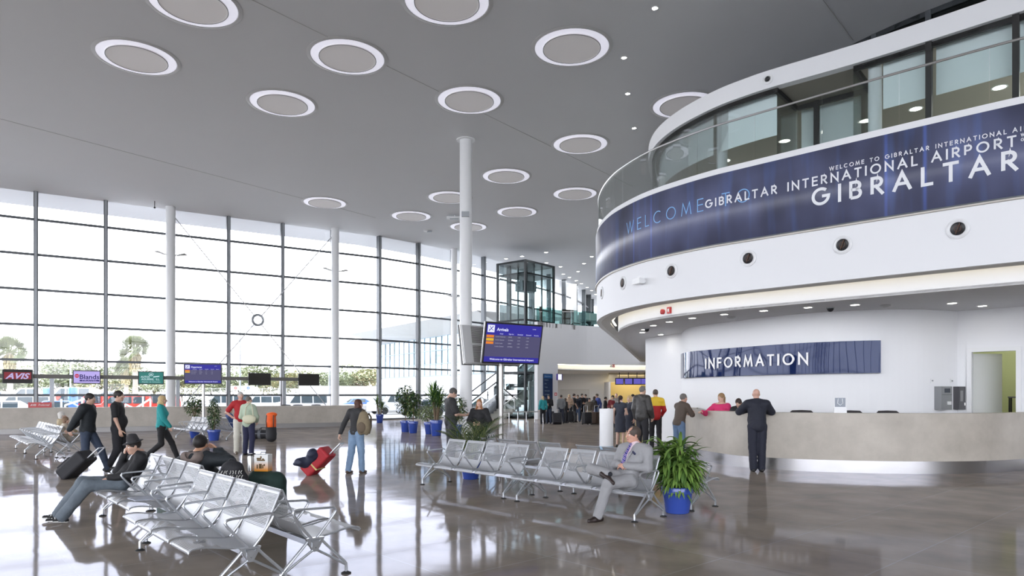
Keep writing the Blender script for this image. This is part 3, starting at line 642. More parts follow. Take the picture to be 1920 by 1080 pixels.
s0, s1 = iw.px(1283), iw.px(1649); sg = [tuple(iw.at(s0+(s1-s0)*k/48)[0]) for k in range(49)]
q = offset(sg, -.05); g = MB(); g.wall(q, CH+.53, CH+1.31, .06, side=-1); g.build('panel', sign_mat(), t, True)
g = MB(); g.wall(offset(sg, -.02), CH+.545, CH+1.295, .03, side=-1); g.build('backing', DARKM, t)
g = MB(); text_on_plan(g, iw, iw.px(1329), iw.px(1519), CH+.765, CH+1.065, 'INFORMATION', .045, out=.115, th=.025, side=-1); g.build('lettering', mat('sign white letter', (.9, .9, .92), .4), t)
# ================================================================ INFORMATION DESK
def stone_mat():
    m, nt, b = nodes_of('pale concrete'); N = nt.nodes; L = nt.links; t = N.new('ShaderNodeTexCoord'); n = N.new('ShaderNodeTexNoise'); n.inputs['Scale'].default_value = 1.3; n.inputs['Detail'].default_value = 9; n.inputs['Roughness'].default_value = .65
    L.new(t.outputs['Object'], n.inputs[0]); cr = N.new('ShaderNodeValToRGB'); e = cr.color_ramp.elements; e[0].position = .3; e[0].color = (.38, .345, .295, 1); e[1].position = .72; e[1].color = (.53, .49, .43, 1); L.new(n.outputs[0], cr.inputs[0]); L.new(cr.outputs[0], b.inputs[0]); b.inputs['Roughness'].default_value = .42; return m
STONE = stone_mat()
CNT = crom([(5.6, 21.5), (4.9, 19.6), (4.55, 17.6), (4.72, 16.2), (5.05, 15.15), (5.75, 14.5), (6.9, 14.02), (8.2, 13.8), (9.5, 13.9), (10.6, 14.3), (12.2, 15.2)], 10)
t = thing('information_desk', 'long curved pale stone reception desk with steel kick plate', 'counter')
g = MB(); g.wall(CNT, .26, 1.23, .12, side=1); g.wall(offset(CNT, .12), 1.17, 1.23, .25, side=1); g.wall(offset(CNT, .3), .1, .82, .05, side=1); g.build('stone_front', STONE, t)
g = MB(); g.wall(offset(CNT, .07), .0, .26, .06, side=1); g.build('kick_plate', mat('kick steel', (.48, .47, .46), .26, 1, noise=.15, nscale=1.5), t, True)
g = MB(); g.wall(offset(CNT, .14), .80, .84, .7, side=1); g.build('work_surface', STONE, t)
lp = bpy.data.lights.new('hall_fill_light', 'AREA'); lp.energy = 480; lp.size = 8; lp.color = (.97, .98, 1); lo = bpy.data.objects.new('hall_fill_light', lp); C.objects.link(lo); lo.location = (3.5, 44, 11.9)  # added area light that brightens the far hall, no fitting of its own
lp2 = lp.copy(); lp2.energy = 600; lo = bpy.data.objects.new('hall_fill_light', lp2); C.objects.link(lo); lo.location = (8, 62, 11.9)  # another added area light, deeper in the far hall
# ================================================================ FAR MID WALL AND OPENING
ZM = 6.45; MW = crom([(1.69, 45.0), (2.84, 46.1), (4.76, 47.6), (6.28, 48.15), (8.5, 48.5), (12, 48.6)], 6); mp_ = Plan(MW)
so = mp_.px(1046); a_ = []; b_ = []
for i in range(15): a_.append(tuple(mp_.at(so*i/14)[0]))
for i in range(30): b_.append(tuple(mp_.at(so+(mp_.a[-1]-so)*i/29)[0]))
m = MB(); m.wall(a_, 0, ZM, .3, side=1); m.wall(b_, 3.72, ZM, .3, side=1); struct(m.build('wall_mezzanine', WHITE))
m = MB(); m.wall(offset(b_, .34), 3.36, 3.72, .1, side=1); struct(m.build('wall_far_cove', WHITE))
m = MB(); m.wall(offset(b_, .05), 3.68, 3.715, .2, side=1); tag(m.build('cove_light', mat('far cove strip', (1, 1, 1), emit=(1, .88, .6), es=2.5)), 'warm strip light over the far opening behind the queue', 'strip light')
m = MB(); m.prism(b_+[(14, 57.6), (3.0, 57.6)], 3.34, 3.40); struct(m.build('ceiling_far_room', WHITE))
m = MB(); m.prism(MW+[(14, 77.8), (8.8, 77.8), (6.9, 67.4), (4.5, 61.5), (1.4, 56.3)], ZM-.3, ZM); struct(m.build('floor_upper', mat('grey floor', (.3, .3, .3), .4)))
t = thing('mezzanine_balustrade', 'teal tinted glass balustrade on top of the far curved white wall', 'balustrade')
mr = Plan(offset(MW, .1)); n = 14
for k in range(n):
    sg = [tuple(mr.at(mr.a[-1]*(k+j/3*.98)/n)[0]) for j in range(4)]; g = MB(); [g.pane(sg[j], sg[j+1], ZM, ZM+1.05) for j in range(3)]; g.build('glass_panel', glass('teal glass', (.30, .52, .50), 1), t)
for y_, x0, x1, z0, z1, mt, nm in ((56.7, 3, 14, 0, 3.34, WHITE, 'wall_far_room'), (53.7, 7.6, 14, 2.66, 3.34, mat('beige lintel', (.62, .56, .42), .7), 'wall_far_lintel'), (56.2, 7.7, 14, 0, 2.66, mat('yellow lit wall', (.72, .60, .30), .7), 'wall_far_office')):
    m = MB(); m.box(((x0+x1)/2, y_, (z0+z1)/2), (x1-x0, .12, z1-z0)); struct(m.build(nm, mt))
m = MB(); m.box((3.0, 52, 1.67), (.12, 9.5, 3.34)); struct(m.build('wall_far_side', WHITE))
m = MB(); m.box((7.68, 55, 1.33), (.15, 2.7, 2.66)); struct(m.build('wall_far_return', WHITE))
m = MB(); m.box((5.2, 56.6, 1.05), (2.4, .1, 2.1)); struct(m.build('door_2', mat('far door', (.66, .66, .66), .5)))
m = MB(); m.box((11.0, 56.1, 1.2), (.8, .08, 2.4)); struct(m.build('door_3', mat('far olive door', (.25, .24, .10), .5)))
for px in (1150, 1180, 1200):
    Y = 57; x, y = XY(px, Y); 
lp = bpy.data.lights.new('office_fill_light', 'AREA'); lp.energy = 90; lp.size = 3; lp.color = (1, .82, .5); lo = bpy.data.objects.new('office_fill_light', lp); C.objects.link(lo); lo.location = (9.8, 55, 3.2)  # added area light brightening the far office, no fitting modelled
lp = bpy.data.lights.new('room_fill_light', 'AREA'); lp.energy = 90; lp.size = 4; lp.color = (1, .95, .88); lo = bpy.data.objects.new('room_fill_light', lp); C.objects.link(lo); lo.location = (6.0, 51.5, 3.25)  # added area light brightening the room behind the far opening
# ================================================================ BENCH SEATING (beam units of four perforated seats)
def perf_mat():
    m = bpy.data.materials.new('perforated silver sheet'); m.use_nodes = True; nt = m.node_tree; N = nt.nodes; L = nt.links
    b = N['Principled BSDF']; b.inputs['Base Color'].default_value = (.40, .41, .43, 1); b.inputs['Metallic'].default_value = .3; b.inputs['Roughness'].default_value = .42
    tr = N.new('ShaderNodeBsdfTransparent'); mx = N.new('ShaderNodeMixShader'); t = N.new('ShaderNodeTexCoord'); s = N.new('ShaderNodeSeparateXYZ'); L.new(t.outputs['UV'], s.inputs[0])
    def M_(op, a, b_=None, c=None):
        n = N.new('ShaderNodeMath'); n.operation = op
        for i, v in enumerate((a, b_, c)):
            if v is None: continue
            if isinstance(v, (int, float)): n.inputs[i].default_value = v
            else: L.new(v, n.inputs[i])
        return n.outputs[0]
    U, V = s.outputs['X'], s.outputs['Y']
    row = M_('DIVIDE', V, .0135); rf = M_('FLOOR', row); odd = M_('MODULO', rf, 2.0)
    uu = M_('ADD', M_('DIVIDE', U, .0155), M_('MULTIPLY', odd, .5))
    fu = M_('SUBTRACT', M_('FRACT', M_('ADD', uu, 100)), .5); fv = M_('SUBTRACT', M_('FRACT', row), .5)
    d = M_('SQRT', M_('ADD', M_('POWER', M_('ABSOLUTE', fu), 2), M_('POWER', M_('ABSOLUTE', fv), 2)))
    hole = M_('LESS_THAN', d, .39)
    inx = M_('LESS_THAN', M_('ABSOLUTE', U), .215)
    # v runs from seat front (0) over the curve to the back top
    za = M_('MULTIPLY', M_('GREATER_THAN', V, .035), M_('LESS_THAN', V, .30))
    zb = M_('MULTIPLY', M_('GREATER_THAN', V, .715), M_('LESS_THAN', V, 1.035))
    msk = M_('MULTIPLY', M_('MULTIPLY', hole, inx), M_('ADD', za, zb))
    L.new(msk, mx.inputs[0]); L.new(b.outputs[0], mx.inputs[1]); L.new(tr.outputs[0], mx.inputs[2]); L.new(mx.outputs[0], N['Material Output'].inputs[0]); return m
PERF = perf_mat(); FRM = mat('seat frame silver', (.56, .58, .61), .3, .75)
# side profile (y forward, z up) of the seat sheet
SP = [(.455, .385), (.462, .405), (.45, .425), (.41, .438), (.33, .437), (.22, .415), (.10, .395), (0, .387), (-.05, .395), (-.085, .425), (-.115, .48), (-.165, .60), (-.215, .72), (-.262, .84), (-.275, .865), (-.290, .868), (-.305, .855)]
def seat_mesh():
    P = crom(SP, 3); acc = [0]
    for a, b in zip(P, P[1:]): acc.append(acc[-1]+math.dist(a, b))
    me = bpy.data.meshes.new('seat_shell'); vs = []; fs = []; uv = []; nx = 5; hw = .238
    for p in P:
        for j in range(nx): vs.append((hw*(2*j/(nx-1)-1), p[0], p[1]))
    k = 1.0/acc[-1]*1.0
    for i in range(len(P)-1):
        for j in range(nx-1):
            a = i*nx+j; fs.append((a, a+1, a+nx+1, a+nx)); 
            for (ii, jj) in ((i, j), (i, j+1), (i+1, j+1), (i+1, j)): uv.append((hw*(2*jj/(nx-1)-1), acc[ii]))
    me.from_pydata(vs, [], fs); l = me.uv_layers.new(name='UVMap')
    for i, q in enumerate(uv): l.data[i].uv = q
    me.materials.append(PERF); me.polygons.foreach_set('use_smooth', [True]*len(me.polygons)); me.update(); return me
SEATM = seat_mesh()
def arm_mb(x):
    m = MB(); z0 = .39
    pts = [(x, .02, z0), (x, .10, .49), (x, .185, .60), (x, .20, .63), (x, .185, .652), (x, .15, .66), (x, 0, .667), (x, -.15, .675), (x, -.185, .668), (x, -.195, .645), (x, -.18, .61), (x, -.10, .48), (x, -.03, z0)]
    m.tube(pts, .0125, 8); return m
def leg_mb(x):
    m = MB()
    for s in (1, -1):
        m.tube([(x, s*.055, .375), (x, s*.12, .30), (x, s*.285, .12), (x, s*.30, .10), (x, s*.30, .02)], .0135, 8)
        m.tube([(x, s*.02, .275), (x, s*.15, .19), (x, s*.285, .095)], .012, 8)
    tri = [(.085, .395), (-.085, .395), (-.07, .36), (-.018, .265), (.018, .265), (.07, .36)]
    n = 6; vs = [(x-.02, y, z) for y, z in tri]+[(x+.02, y, z) for y, z in tri]
    m.add(vs, [list(range(n)), list(range(n, 2*n))[::-1]]+[(i, (i+1) % n, n+(i+1) % n, n+i) for i in range(n)])
    for dx in (-.024, .024):
        m.tube([(x+dx, y, z) for y, z in ((.046, .376), (-.046, .376), (0, .300), (.046, .376))], .0065, 6, mi=1)
    return m
def make_bench(n=4):
    t = thing('bench_seating', '', 'bench', group='perforated silver waiting benches'); t.scale = (1, 1, .92)
    W = .555
    m = MB(); m.box((0, 0, .335), (n*W+.06, .07, .05)); m.build('beam', FRM, t)
    for k in range(n):
        o = bpy.data.objects.new('seat_shell', SEATM); C.objects.link(o); o.parent = t; o.location = ((k-(n-1)/2)*W, 0, 0)
        x0 = (k-(n-1)/2)*W
        e = MB()
        for s in (-1, 1): e.tube([(x0+s*.240, y, z-.004) for y, z in crom(SP[1:-1], 2)], .009, 6)
        e.tube([(x0-.240, -.285, .862), (x0+.240, -.285, .862)], .009, 6); e.build('edge_frame', FRM, t, True)
    for k in range(n+1):
        x = (k-n/2)*W; arm_mb(x).build('armrest', FRM, t, True)
    for k, x in ((0, -n/2*W-.0), (1, n/2*W+.0)):
        l = leg_mb(x).build('leg_frame', [FRM, MIDM], t, True)
        for s in (-1, 1):
            f = MB(); f.lathe([(0, 0), (.045, 0), (.045, .008), (.02, .022), (0, .022)], (x, s*.30, 0), 16); f.build('foot', RUBBER, l, True)
    return t
def bench_at(p, q, label, first=[None]):
    """unit whose beam runs from plan point p to q; seats face the left of travel p->q ... given by sign of the pair"""
    c = (Vector(p)+Vector(q))/2; d = Vector(q)-Vector(p); rz = math.atan2(d.y, d.x)
    if first[0] is None: b = make_bench(); b.location = (c.x, c.y, 0); b.rotation_euler = (0, 0, rz); b['label'] = label; first[0] = b; return b
    return dup(first[0], (c.x, c.y, 0), rz, label)
DV = Vector((.662, -.749)); NV = Vector((-.749, -.662))     # along the rows; facing of the left-hand rows
# p->q with facing = left of travel: left of (q-p). For facing NV travel must be NV rotated -90: (-.662,.749)
def unit(foot_front, label, back=False, L=2.22):
    """foot_front: floor point of the far end's front foot"""
    fp = Vector(foot_front)
    if not back:
        h = fp-NV*.30; a = h; b = h+DV*L; return bench_at(b, a, label), h
    h = fp+NV*.30; a = h; b = h+DV*L; return bench_at(a, b, label), h
A1, hA1 = unit((-1.60, 12.2), 'centre bench row facing left, the unit farther from the camera')
A2, hA2 = unit((.075, 10.26), 'near unit of the centre bench row, on which the suited man sits')
A3, hA3 = unit(tuple(Vector((-1.6, 12.2))-NV*1.84), 'bench back to back behind the empty far unit of the centre row', True)
A4, hA4 = unit(tuple(Vector((.075, 10.26))-NV*1.84), 'bench back to back behind the suited man, carrying the dark blue bag', True)
B1, hB1 = unit((-5.42, 9.04), 'foreground left row, unit on which the boy in the dark hat sits')
B2, hB2 = unit((-3.83, 7.03), 'foreground left row, empty unit nearest the camera')
C1, hC1 = unit(tuple(Vector((-5.42, 9.04))-NV*1.16), 'foreground bench facing right, on which the hooded man sits', True)
C2, hC2 = unit(tuple(Vector((-3.83, 7.03))-NV*1.16+DV*.0), 'foreground bench facing right, empty, its end frame cut by the lower edge', True)
D1, hD1 = unit((-14.9, 20.5), 'far left row facing left, farther unit')
D2, hD2 = unit((-13.35, 18.7), 'far left row facing left, nearer unit')
D3, hD3 = unit(tuple(Vector((-13.35, 18.7))-NV*1.06-DV*.2), 'far left bench facing right, on which the white-haired person sits', True)
E1, hE1 = unit((-12.5, 25.4), 'distant bench facing left beside the bushy round plant')
F1, hF1 = unit(tuple(Vector((-12.5, 25.4))-NV*1.55+DV*.35), 'distant bench facing right, on which the woman in blue sits', True)
# ================================================================ PLANT POTS
POTB = mat('blue glazed pot', (.035, .075, .36), .22, coat=.4); SOIL = mat('dark soil', (.03, .02, .015), .9)
def leaf_mat(n, c): return mat(n, c, .42, noise=.35, nscale=9)
G1 = leaf_mat('fresh green leaf', (.17, .29, .06)); G2 = leaf_mat('dark green leaf', (.035, .085, .025)); G3 = leaf_mat('olive palm leaf', (.18, .22, .08)); G4 = leaf_mat('pale variegated leaf', (.30, .36, .20)); BRK = mat('stem bark', (.18, .13, .08), .8)
def pot(t, r, h):
    m = MB(); m.lathe([(0, 0), (r*.70, 0), (r*.74, .02*h), (r*.93, h*.72), (r*.95, h*.76), (r*1.0, h*.78), (r*1.03, h*.97), (r*1.0, h), (r*.90, h), (r*.88, h*.88)], n=36); m.build('pot', POTB, t, True)
    m = MB(); m.lathe([(0, h*.885), (r*.9, h*.885)], n=24); m.build('soil', SOIL, t)
def leafblade(m, base, dirv, length, width, droop, mi=0, seg=6, fold=.25):
    d = Vector(dirv).normalized(); p = Vector(base); side = d.cross(Vector((0, 0, 1)))
    if side.length < .05: side = Vector((1, 0, 0))
    side.normalize(); o = len(m.v); st = length/seg
    for i in range(seg+1):
        f = i/seg; w = width*math.sin(math.pi*min(.999, (f*.86+.12)))**.8*(1 if f < .999 else .05)
        up = side.cross(d).normalized()
        for s in (-1, 0, 1): m.v.append(tuple(p+side*s*w/2+up*(abs(s)*w*fold)))
        p = p+d*st; d = (d+Vector((0, 0, -droop/seg))).normalized()
    for i in range(seg):
        for j in range(2): a = o+i*3+j; m.f.append([a, a+1, a+4, a+3]); m.m.append(mi)
def dracaena_bush(t, h0, H, R, rnd, n=300):
    m = MB(); s = MB()
    for k in range(9):
        a = rnd.uniform(0, 6.28); r = rnd.uniform(.02, .11); top = h0+H*rnd.uniform(.35, .85)
        p0 = Vector((r*math.cos(a), r*math.sin(a), h0-.05)); p1 = Vector((r*2.4*math.cos(a), r*2.4*math.sin(a), top)); s.tube([p0, (p0+p1)/2+Vector((.01, 0, 0)), p1], .014, 6)
        for q in range(n//9):
            f = rnd.uniform(.02, 1)**.8; b = p0.lerp(p1, f); az = rnd.uniform(0, 6.28); el = rnd.uniform(.1, 1.0) if f < .9 else rnd.uniform(.7, 1.4)
            leafblade(m, b, (math.cos(az)*math.cos(el), math.sin(az)*math.cos(el), math.sin(el)), rnd.uniform(.65, 1.05)*R*1.15, rnd.uniform(.042, .060), rnd.uniform(1.3, 2.3), rnd.choice([0, 0, 1]))
    s.build('stem', BRK, t, True); m.build('foliage', [G1, leaf_mat('mid green leaf', (.09, .18, .04))], t, 2, fix=False)
def ficus(t, h0, H, R, rnd, n=500, ls=.09, mats=None, zc=None, sq=1.0):
    s = MB(); m = MB(); zc = zc or h0+H*.6
    s.tube([(0, 0, h0-.05), (.02, .01, h0+H*.3), (-.01, .02, zc)], [.022, .018, .012], 7)
    for k in range(12):
        a = rnd.uniform(0, 6.28); e = Vector((math.cos(a)*R*.7, math.sin(a)*R*.7, zc+rnd.uniform(-.3, .5)*H*.5)); s.tube([(0, 0, h0+H*rnd.uniform(.25, .5)), e*.5+Vector((0, 0, zc*.5)), e], [.012, .008, .004], 5)
    for k in range(n):
        while True:
            v = Vector((rnd.uniform(-1, 1), rnd.uniform(-1, 1), rnd.uniform(-1, 1)))
            if .25 < v.length < 1: break
        p = Vector((v.x*R, v.y*R, zc+v.z*H*.42*sq)); d = Vector((v.x+rnd.uniform(-.6, .6), v.y+rnd.uniform(-.6, .6), rnd.uniform(-.8, .5)))
        leafblade(m, p, d, ls*rnd.uniform(.7, 1.3), ls*.45, .8, rnd.choice([0, 0, 1]), 3)
    s.build('stem', BRK, t, True); m.build('foliage', mats or [G2, G3], t, 2, fix=False)
def yucca(t, h0, H, rnd, heads=3, R=.45, mats=None):
    s = MB(); m = MB()
    for k in range(heads):
        a = 6.28*k/heads+.5; top = Vector((.16*math.cos(a), .16*math.sin(a), h0+H*(.45+.28*((k*37) % 10)/10))); s.tube([(.04*math.cos(a), .04*math.sin(a), h0-.05), top], [.035, .028], 7)
        for q in range(60):
            az = rnd.uniform(0, 6.28); el = rnd.uniform(-.3, 1.45); b = top+Vector((0, 0, rnd.uniform(-.25, .02)))
            leafblade(m, b, (math.cos(az)*math.cos(el), math.sin(az)*math.cos(el), math.sin(el)), rnd.uniform(.8, 1.1)*R, .04, .5, rnd.choice([0, 1]), 4)
    s.build('stem', BRK, t, True); m.build('foliage', mats or [G2, G1], t, 2, fix=False)
def palm(t, h0, rnd, n=15, L=1.0):
    s = MB(); m = MB()
    for k in range(n):
        az = 6.28*k/n+rnd.uniform(-.2, .2); el = rnd.uniform(.75, 1.4); d = Vector((math.cos(az)*math.cos(el), math.sin(az)*math.cos(el), math.sin(el))); p = Vector((0, 0, h0)); pts = [p.copy()]
        ln_ = L*rnd.uniform(.8, 1.15)
        for i in range(14):
            p = p+d*ln_/14; d = (d+Vector((0, 0, -.085))).normalized(); pts.append(p.copy())
            if i > 3:
                side = d.cross(Vector((0, 0, 1))).normalized()
                for sg in (-1, 1):
                    leafblade(m, p, side*sg+d*1.0+Vector((0, 0, .15)), .30*math.sin(math.pi*(i-1)/14)+.06, .017, .5, rnd.choice([0, 1]), 3)
                    leafblade(m, p-d*ln_/28, side*sg+d*.9+Vector((0, 0, .1)), .30*math.sin(math.pi*(i-1)/14)+.05, .017, .6, rnd.choice([0, 1]), 3)
        s.tube(pts, [.008]*8+[.004]*7, 5)
    s.build('stem', mat('palm rib', (.16, .20, .06), .6), t, True); m.build('foliage', [G3, G2], t, 2, fix=False)
R_ = random.Random(3)
g0 = 'potted plants in blue pots'
x, y = G(1270, 961)[:2]; t = thing('potted_plant', 'lush drooping long-leaved plant in a blue pot beside the suited man', 'potted plant', (x, y, 0), .4, g0); pot(t, .215, .36); dracaena_bush(t, .34, .82, .36, R_, 620)
m_ = MB()
x, y = G(866, 901)[:2]; t = thing('potted_palm', 'feathery palm in a blue pot behind the empty centre bench', 'potted plant', (x+.15, y+.25, 0), .2, g0); pot(t, .2, .34); palm(t, .3, R_, 14, .95)
x, y = G(401, 826)[:2]; t = thing('potted_plant', 'tall thin dracaena in a blue pot between the distant benches', 'potted plant', (x, y, 0), 0, g0); pot(t, .22, .38)
ficus(t, .36, 1.15, .19, R_, 520, .10, [G2, G4], .95, 1.15)
x, y = XY(365, 25.6); t = thing('potted_plant', 'round-headed bushy ficus behind the distant bench', 'potted plant', (x, y, 0), 0, g0); pot(t, .2, .36); ficus(t, .34, 1.1, .36, R_, 700, .09, [G2, G3], 1.22, .85)
for px, py, H, kind, lb in ((760, 810, 1.6, 0, 'tall leafy ficus in a blue pot, left of the pair by the glass wall'), (774.5, 812, 1.3, 0, 'shorter leafy ficus in a blue pot, right of the pair by the glass wall'),
        (806, 814, 1.0, 1, 'low pale variegated plant in a small blue pot by the glass wall'), (818, 817, 1.75, 2, 'tall spiky yucca in a large blue pot behind the man in the black shirt'), (712, 793, 1.5, 3, 'small spiky palm in a blue pot at the end of the car hire desk')):
    x, y = G(px, py)[:2]; t = thing('potted_plant', lb, 'potted plant', (x, y, 0), 0, g0); s = .22 if kind in (0, 3) else .25
    if kind == 1: s = .24
    pot(t, s, .5 if kind != 2 else .62)
    if kind == 0: ficus(t, .45, H, .42, R_, 520, .15, [G2, G3])
    if kind == 1: ficus(t, .42, 1.0, .50, R_, 620, .12, [G4, G3], .85, .8)
    if kind == 2: yucca(t, .55, H, R_, 4, .72)
    if kind == 3: yucca(t, .45, 1.2, R_, 2, .5)
x, y = XY(845, 27.5); t = thing('potted_plant', 'dark small-leaved plant right of the man in black, before the column', 'potted plant', (x+.3, y-.9, 0), 0, g0); pot(t, .24, .45); ficus(t, .42, 1.1, .42, R_, 420, .13, [G2, G3])
# ================================================================ FLIGHT BOARDS
SCB = mat('screen blue', (.01, .01, .05), .3, emit=(.035, .03, .30), es=1.0); SCG = mat('screen slate', (.01, .01, .02), .3, emit=(.085, .08, .16), es=1.0); SCW = mat('screen white text', (.1, .1, .1), .3, emit=(.72, .74, .95), es=1.1)
SCO = mat('screen orange', (.1, .05, .0), .3, emit=(.75, .20, .04), es=1); SCY = mat('screen yellow', (.1, .05, .0), .3, emit=(.72, .45, .04), es=1); SCD = mat('screen dim text', (.1, .1, .1), .3, emit=(.38, .38, .5), es=1)
def board_screen(t, M, W, H, title, rows):
    """screen content on the front (-y) face of a W x H panel, local frame M"""
    T = lambda x, y, e=.0: M @ Matrix.Translation((x, -.055-e, y))
    def quad(mb, x0, y0, x1, y1, e, mi=0): mb.add([M @ Vector((x, -.055-e, y)) for x, y in ((x0, y0), (x1, y0), (x1, y1), (x0, y1))], [(0, 1, 2, 3)], mi)
    w, h = W/2-.035, H/2-.035
    m = MB(); quad(m, -w, -h, w, h, 0, 1); quad(m, -w, h*.42, w, h, .001, 0); quad(m, -w, -h, w, -h*.72, .001, 0)
    quad(m, -w*.96, h*.55, -w*.72, h*.93, .002, 2)
    for i, k in enumerate([3, 4, 3][:rows-1]): quad(m, -w*.98, h*(.28-.17*i), -w*.72, h*(.41-.17*i), .002, k)
    # aircraft symbol on the white square
    c = Vector((-w*.84, 0, h*.74)); q = h*.15
    for a, b_, ww in (((-.9, -.9), (.8, .8), .28), ((.1, -.1), (-.6, .9), .2), ((.1, -.1), (.9, -.6), .2), ((-.6, -.6), (-.9, -.1), .14)):
        d = Vector((b_[0]-a[0], b_[1]-a[1])).normalized(); n = Vector((-d.y, d.x))*ww*.5; P = [Vector(a)+n, Vector(a)-n, Vector(b_)-n, Vector(b_)+n]
        m.add([M @ Vector((c.x+p.x*q, -.058, c.z+p.y*q)) for p in P], [(0, 1, 2, 3)], 0)
    m.build('screen', [SCB, SCG, SCW, SCO, SCY], t, fix=False)
    f = MB(); font_mesh(f, title, H*.075, T(-w*.64, h*.64, .003), bold=.02); cols_ = [('Origin', -.52), ('Flight No', -.2), ('Scheduled', .12), ('Estimated', .44), ('Remarks', .74)]
    if title != 'Arrivals': cols_[0] = ('Destination', -.56)
    for s, cx_ in cols_: font_mesh(f, s, H*.028, T(w*cx_, h*.47, .003))
    font_mesh(f, 'Welcome to Gibraltar International Airport', H*.048, T(-w*.80, -h*.90, .003), width=w*1.62, bold=.012); font_mesh(f, '12:27:09', H*.022, T(w*.66, h*.80, .003))
    f.build('screen_text', SCW, t, fix=False)
    f = MB(); data = [('London Heathrow', 'BA492', '12:40', '12:40'), ('London Gatwick', 'EZY8903', '13:15', '13:20'), ('London Luton', 'ZB064', '14:05', '14:05'), ('London Gatwick', 'EZY8905', '15:20', '15:20')][:rows]
    for i, r in enumerate(data):
        for s, cx_ in zip(r, (-.66, -.2, .14, .46)): font_mesh(f, s, H*.027, T(w*cx_, h*(.31-.17*i), .003))
    f.build('screen_text', SCD, t, fix=False)
def panel_tv(t, M, W, H, vents=True):
    m = MB(); 
    def bx(mb, c, d, mi=0): mb.box(M @ Vector(c), d, mi=mi, M=M.to_3x3().to_4x4())
    bx(m, (0, -.03, 0), (W, .045, H)); m.build('screen_frame', BLACK, t)
    m = MB(); bx(m, (0, .015, 0), (W*.985, .04, H*.985)); bx(m, (0, .055, 0), (W*.95, .035, H*.95)); m.build('rear_shell', mat('tv silver', (.72, .72, .72), .3, .6), t)
    if vents:
        m = MB()
        for s in (1, -1):
            for k in range(16): bx(m, (0, .078, s*(H*.045+H*.39*k/15)), (W*.66, .012, H*.010))
        m.build('vent_grille', mat('vent dark', (.08, .07, .06), .6), t)
Yb = 15.6
x, y = XY(939.5, Yb); t = thing('arrivals_board', 'pole-mounted pair of tilted screens, the front one showing Arrivals, behind the centre bench', 'flight board', (x, y, 0))
m = MB(); m.tube([(0, 0, 0), (0, 0, 2.75)], .052, 20); m.build('pole', mat('satin pole', (.40, .39, .37), .35, 1), t, True); m = MB(); m.lathe([(.0, 0), (.16, 0), (.16, .012), (.06, .03), (.055, .04)], n=28); m.build('base_plate', STEEL, t, True)
Mf = Matrix.Translation((.25, -.16, 2.77)) @ Matrix.Rotation(math.radians(33), 4, 'Z') @ Matrix.Rotation(math.radians(11), 4, 'X')
panel_tv(t, Mf, 1.54, .92); board_screen(t, Mf, 1.54, .92, 'Arrivals', 4)
Mb = Matrix.Translation((-.26, .16, 2.74)) @ Matrix.Rotation(math.radians(180+33), 4, 'Z') @ Matrix.Rotation(math.radians(11), 4, 'X')
panel_tv(t, Mb, 1.54, .92)
m = MB(); m.tube([(.1, -.08, 2.7), (-.12, .08, 2.7)], .05, 10); m.build('bracket', STEEL, t, True)
Yb = 25.0; x, y = XY(381.5, Yb); t = thing('departures_board', 'pole-mounted screen showing Departures above the distant benches', 'flight board', (x, y, 0))
m = MB(); m.tube([(0, 0, 0), (0, 0, 2.4)], .05, 16); m.build('pole', STEEL, t, True); m = MB(); m.lathe([(0, 0), (.16, 0), (.16, .012), (.06, .03)], n=24); m.build('base_plate', STEEL, t, True)
Mf = Matrix.Translation((.09, -.22, 2.38)) @ Matrix.Rotation(math.radians(14), 4, 'Z') @ Matrix.Rotation(math.radians(4), 4, 'X')
panel_tv(t, Mf, 1.28, .74, False); board_screen(t, Mf, 1.28, .74, 'Departures', 3)
Mb = Matrix.Translation((-.10, .2, 2.38)) @ Matrix.Rotation(math.radians(194), 4, 'Z') @ Matrix.Rotation(math.radians(4), 4, 'X'); panel_tv(t, Mb, 1.28, .74)
# ================================================================ CAR HIRE DESK ON THE LEFT
ca = Vector((-24.5, 25.7)); cb = Vector((-8.05, 35.2)); dd = (cb-ca).normalized(); nn = Vector((-dd.y, dd.x)); rzc = math.atan2(dd.y, dd.x)
t = thing('car_hire_desk', 'long pale stone car hire desk in front of the glass wall', 'counter')
cpts = [tuple(ca), tuple(cb)]; m = MB(); m.wall(cpts, .22, 1.08, .12, side=1); m.wall(offset(cpts, .12), 1.02, 1.08, .3, side=1); m.box(tuple(cb+nn*.7)+(.65,), (.12, 1.2, .86), rzc); m.build('stone_front', STONE, t)
m = MB(); m.wall(offset(cpts, .09), 0, .22, .06, side=1); m.build('kick_plate', mat('kick grey', (.30, .29, .28), .35, .4), t)
m = MB(); m.wall(offset(cpts, .42), .68, .72, .7, side=1); m.build('work_surface', STONE, t)
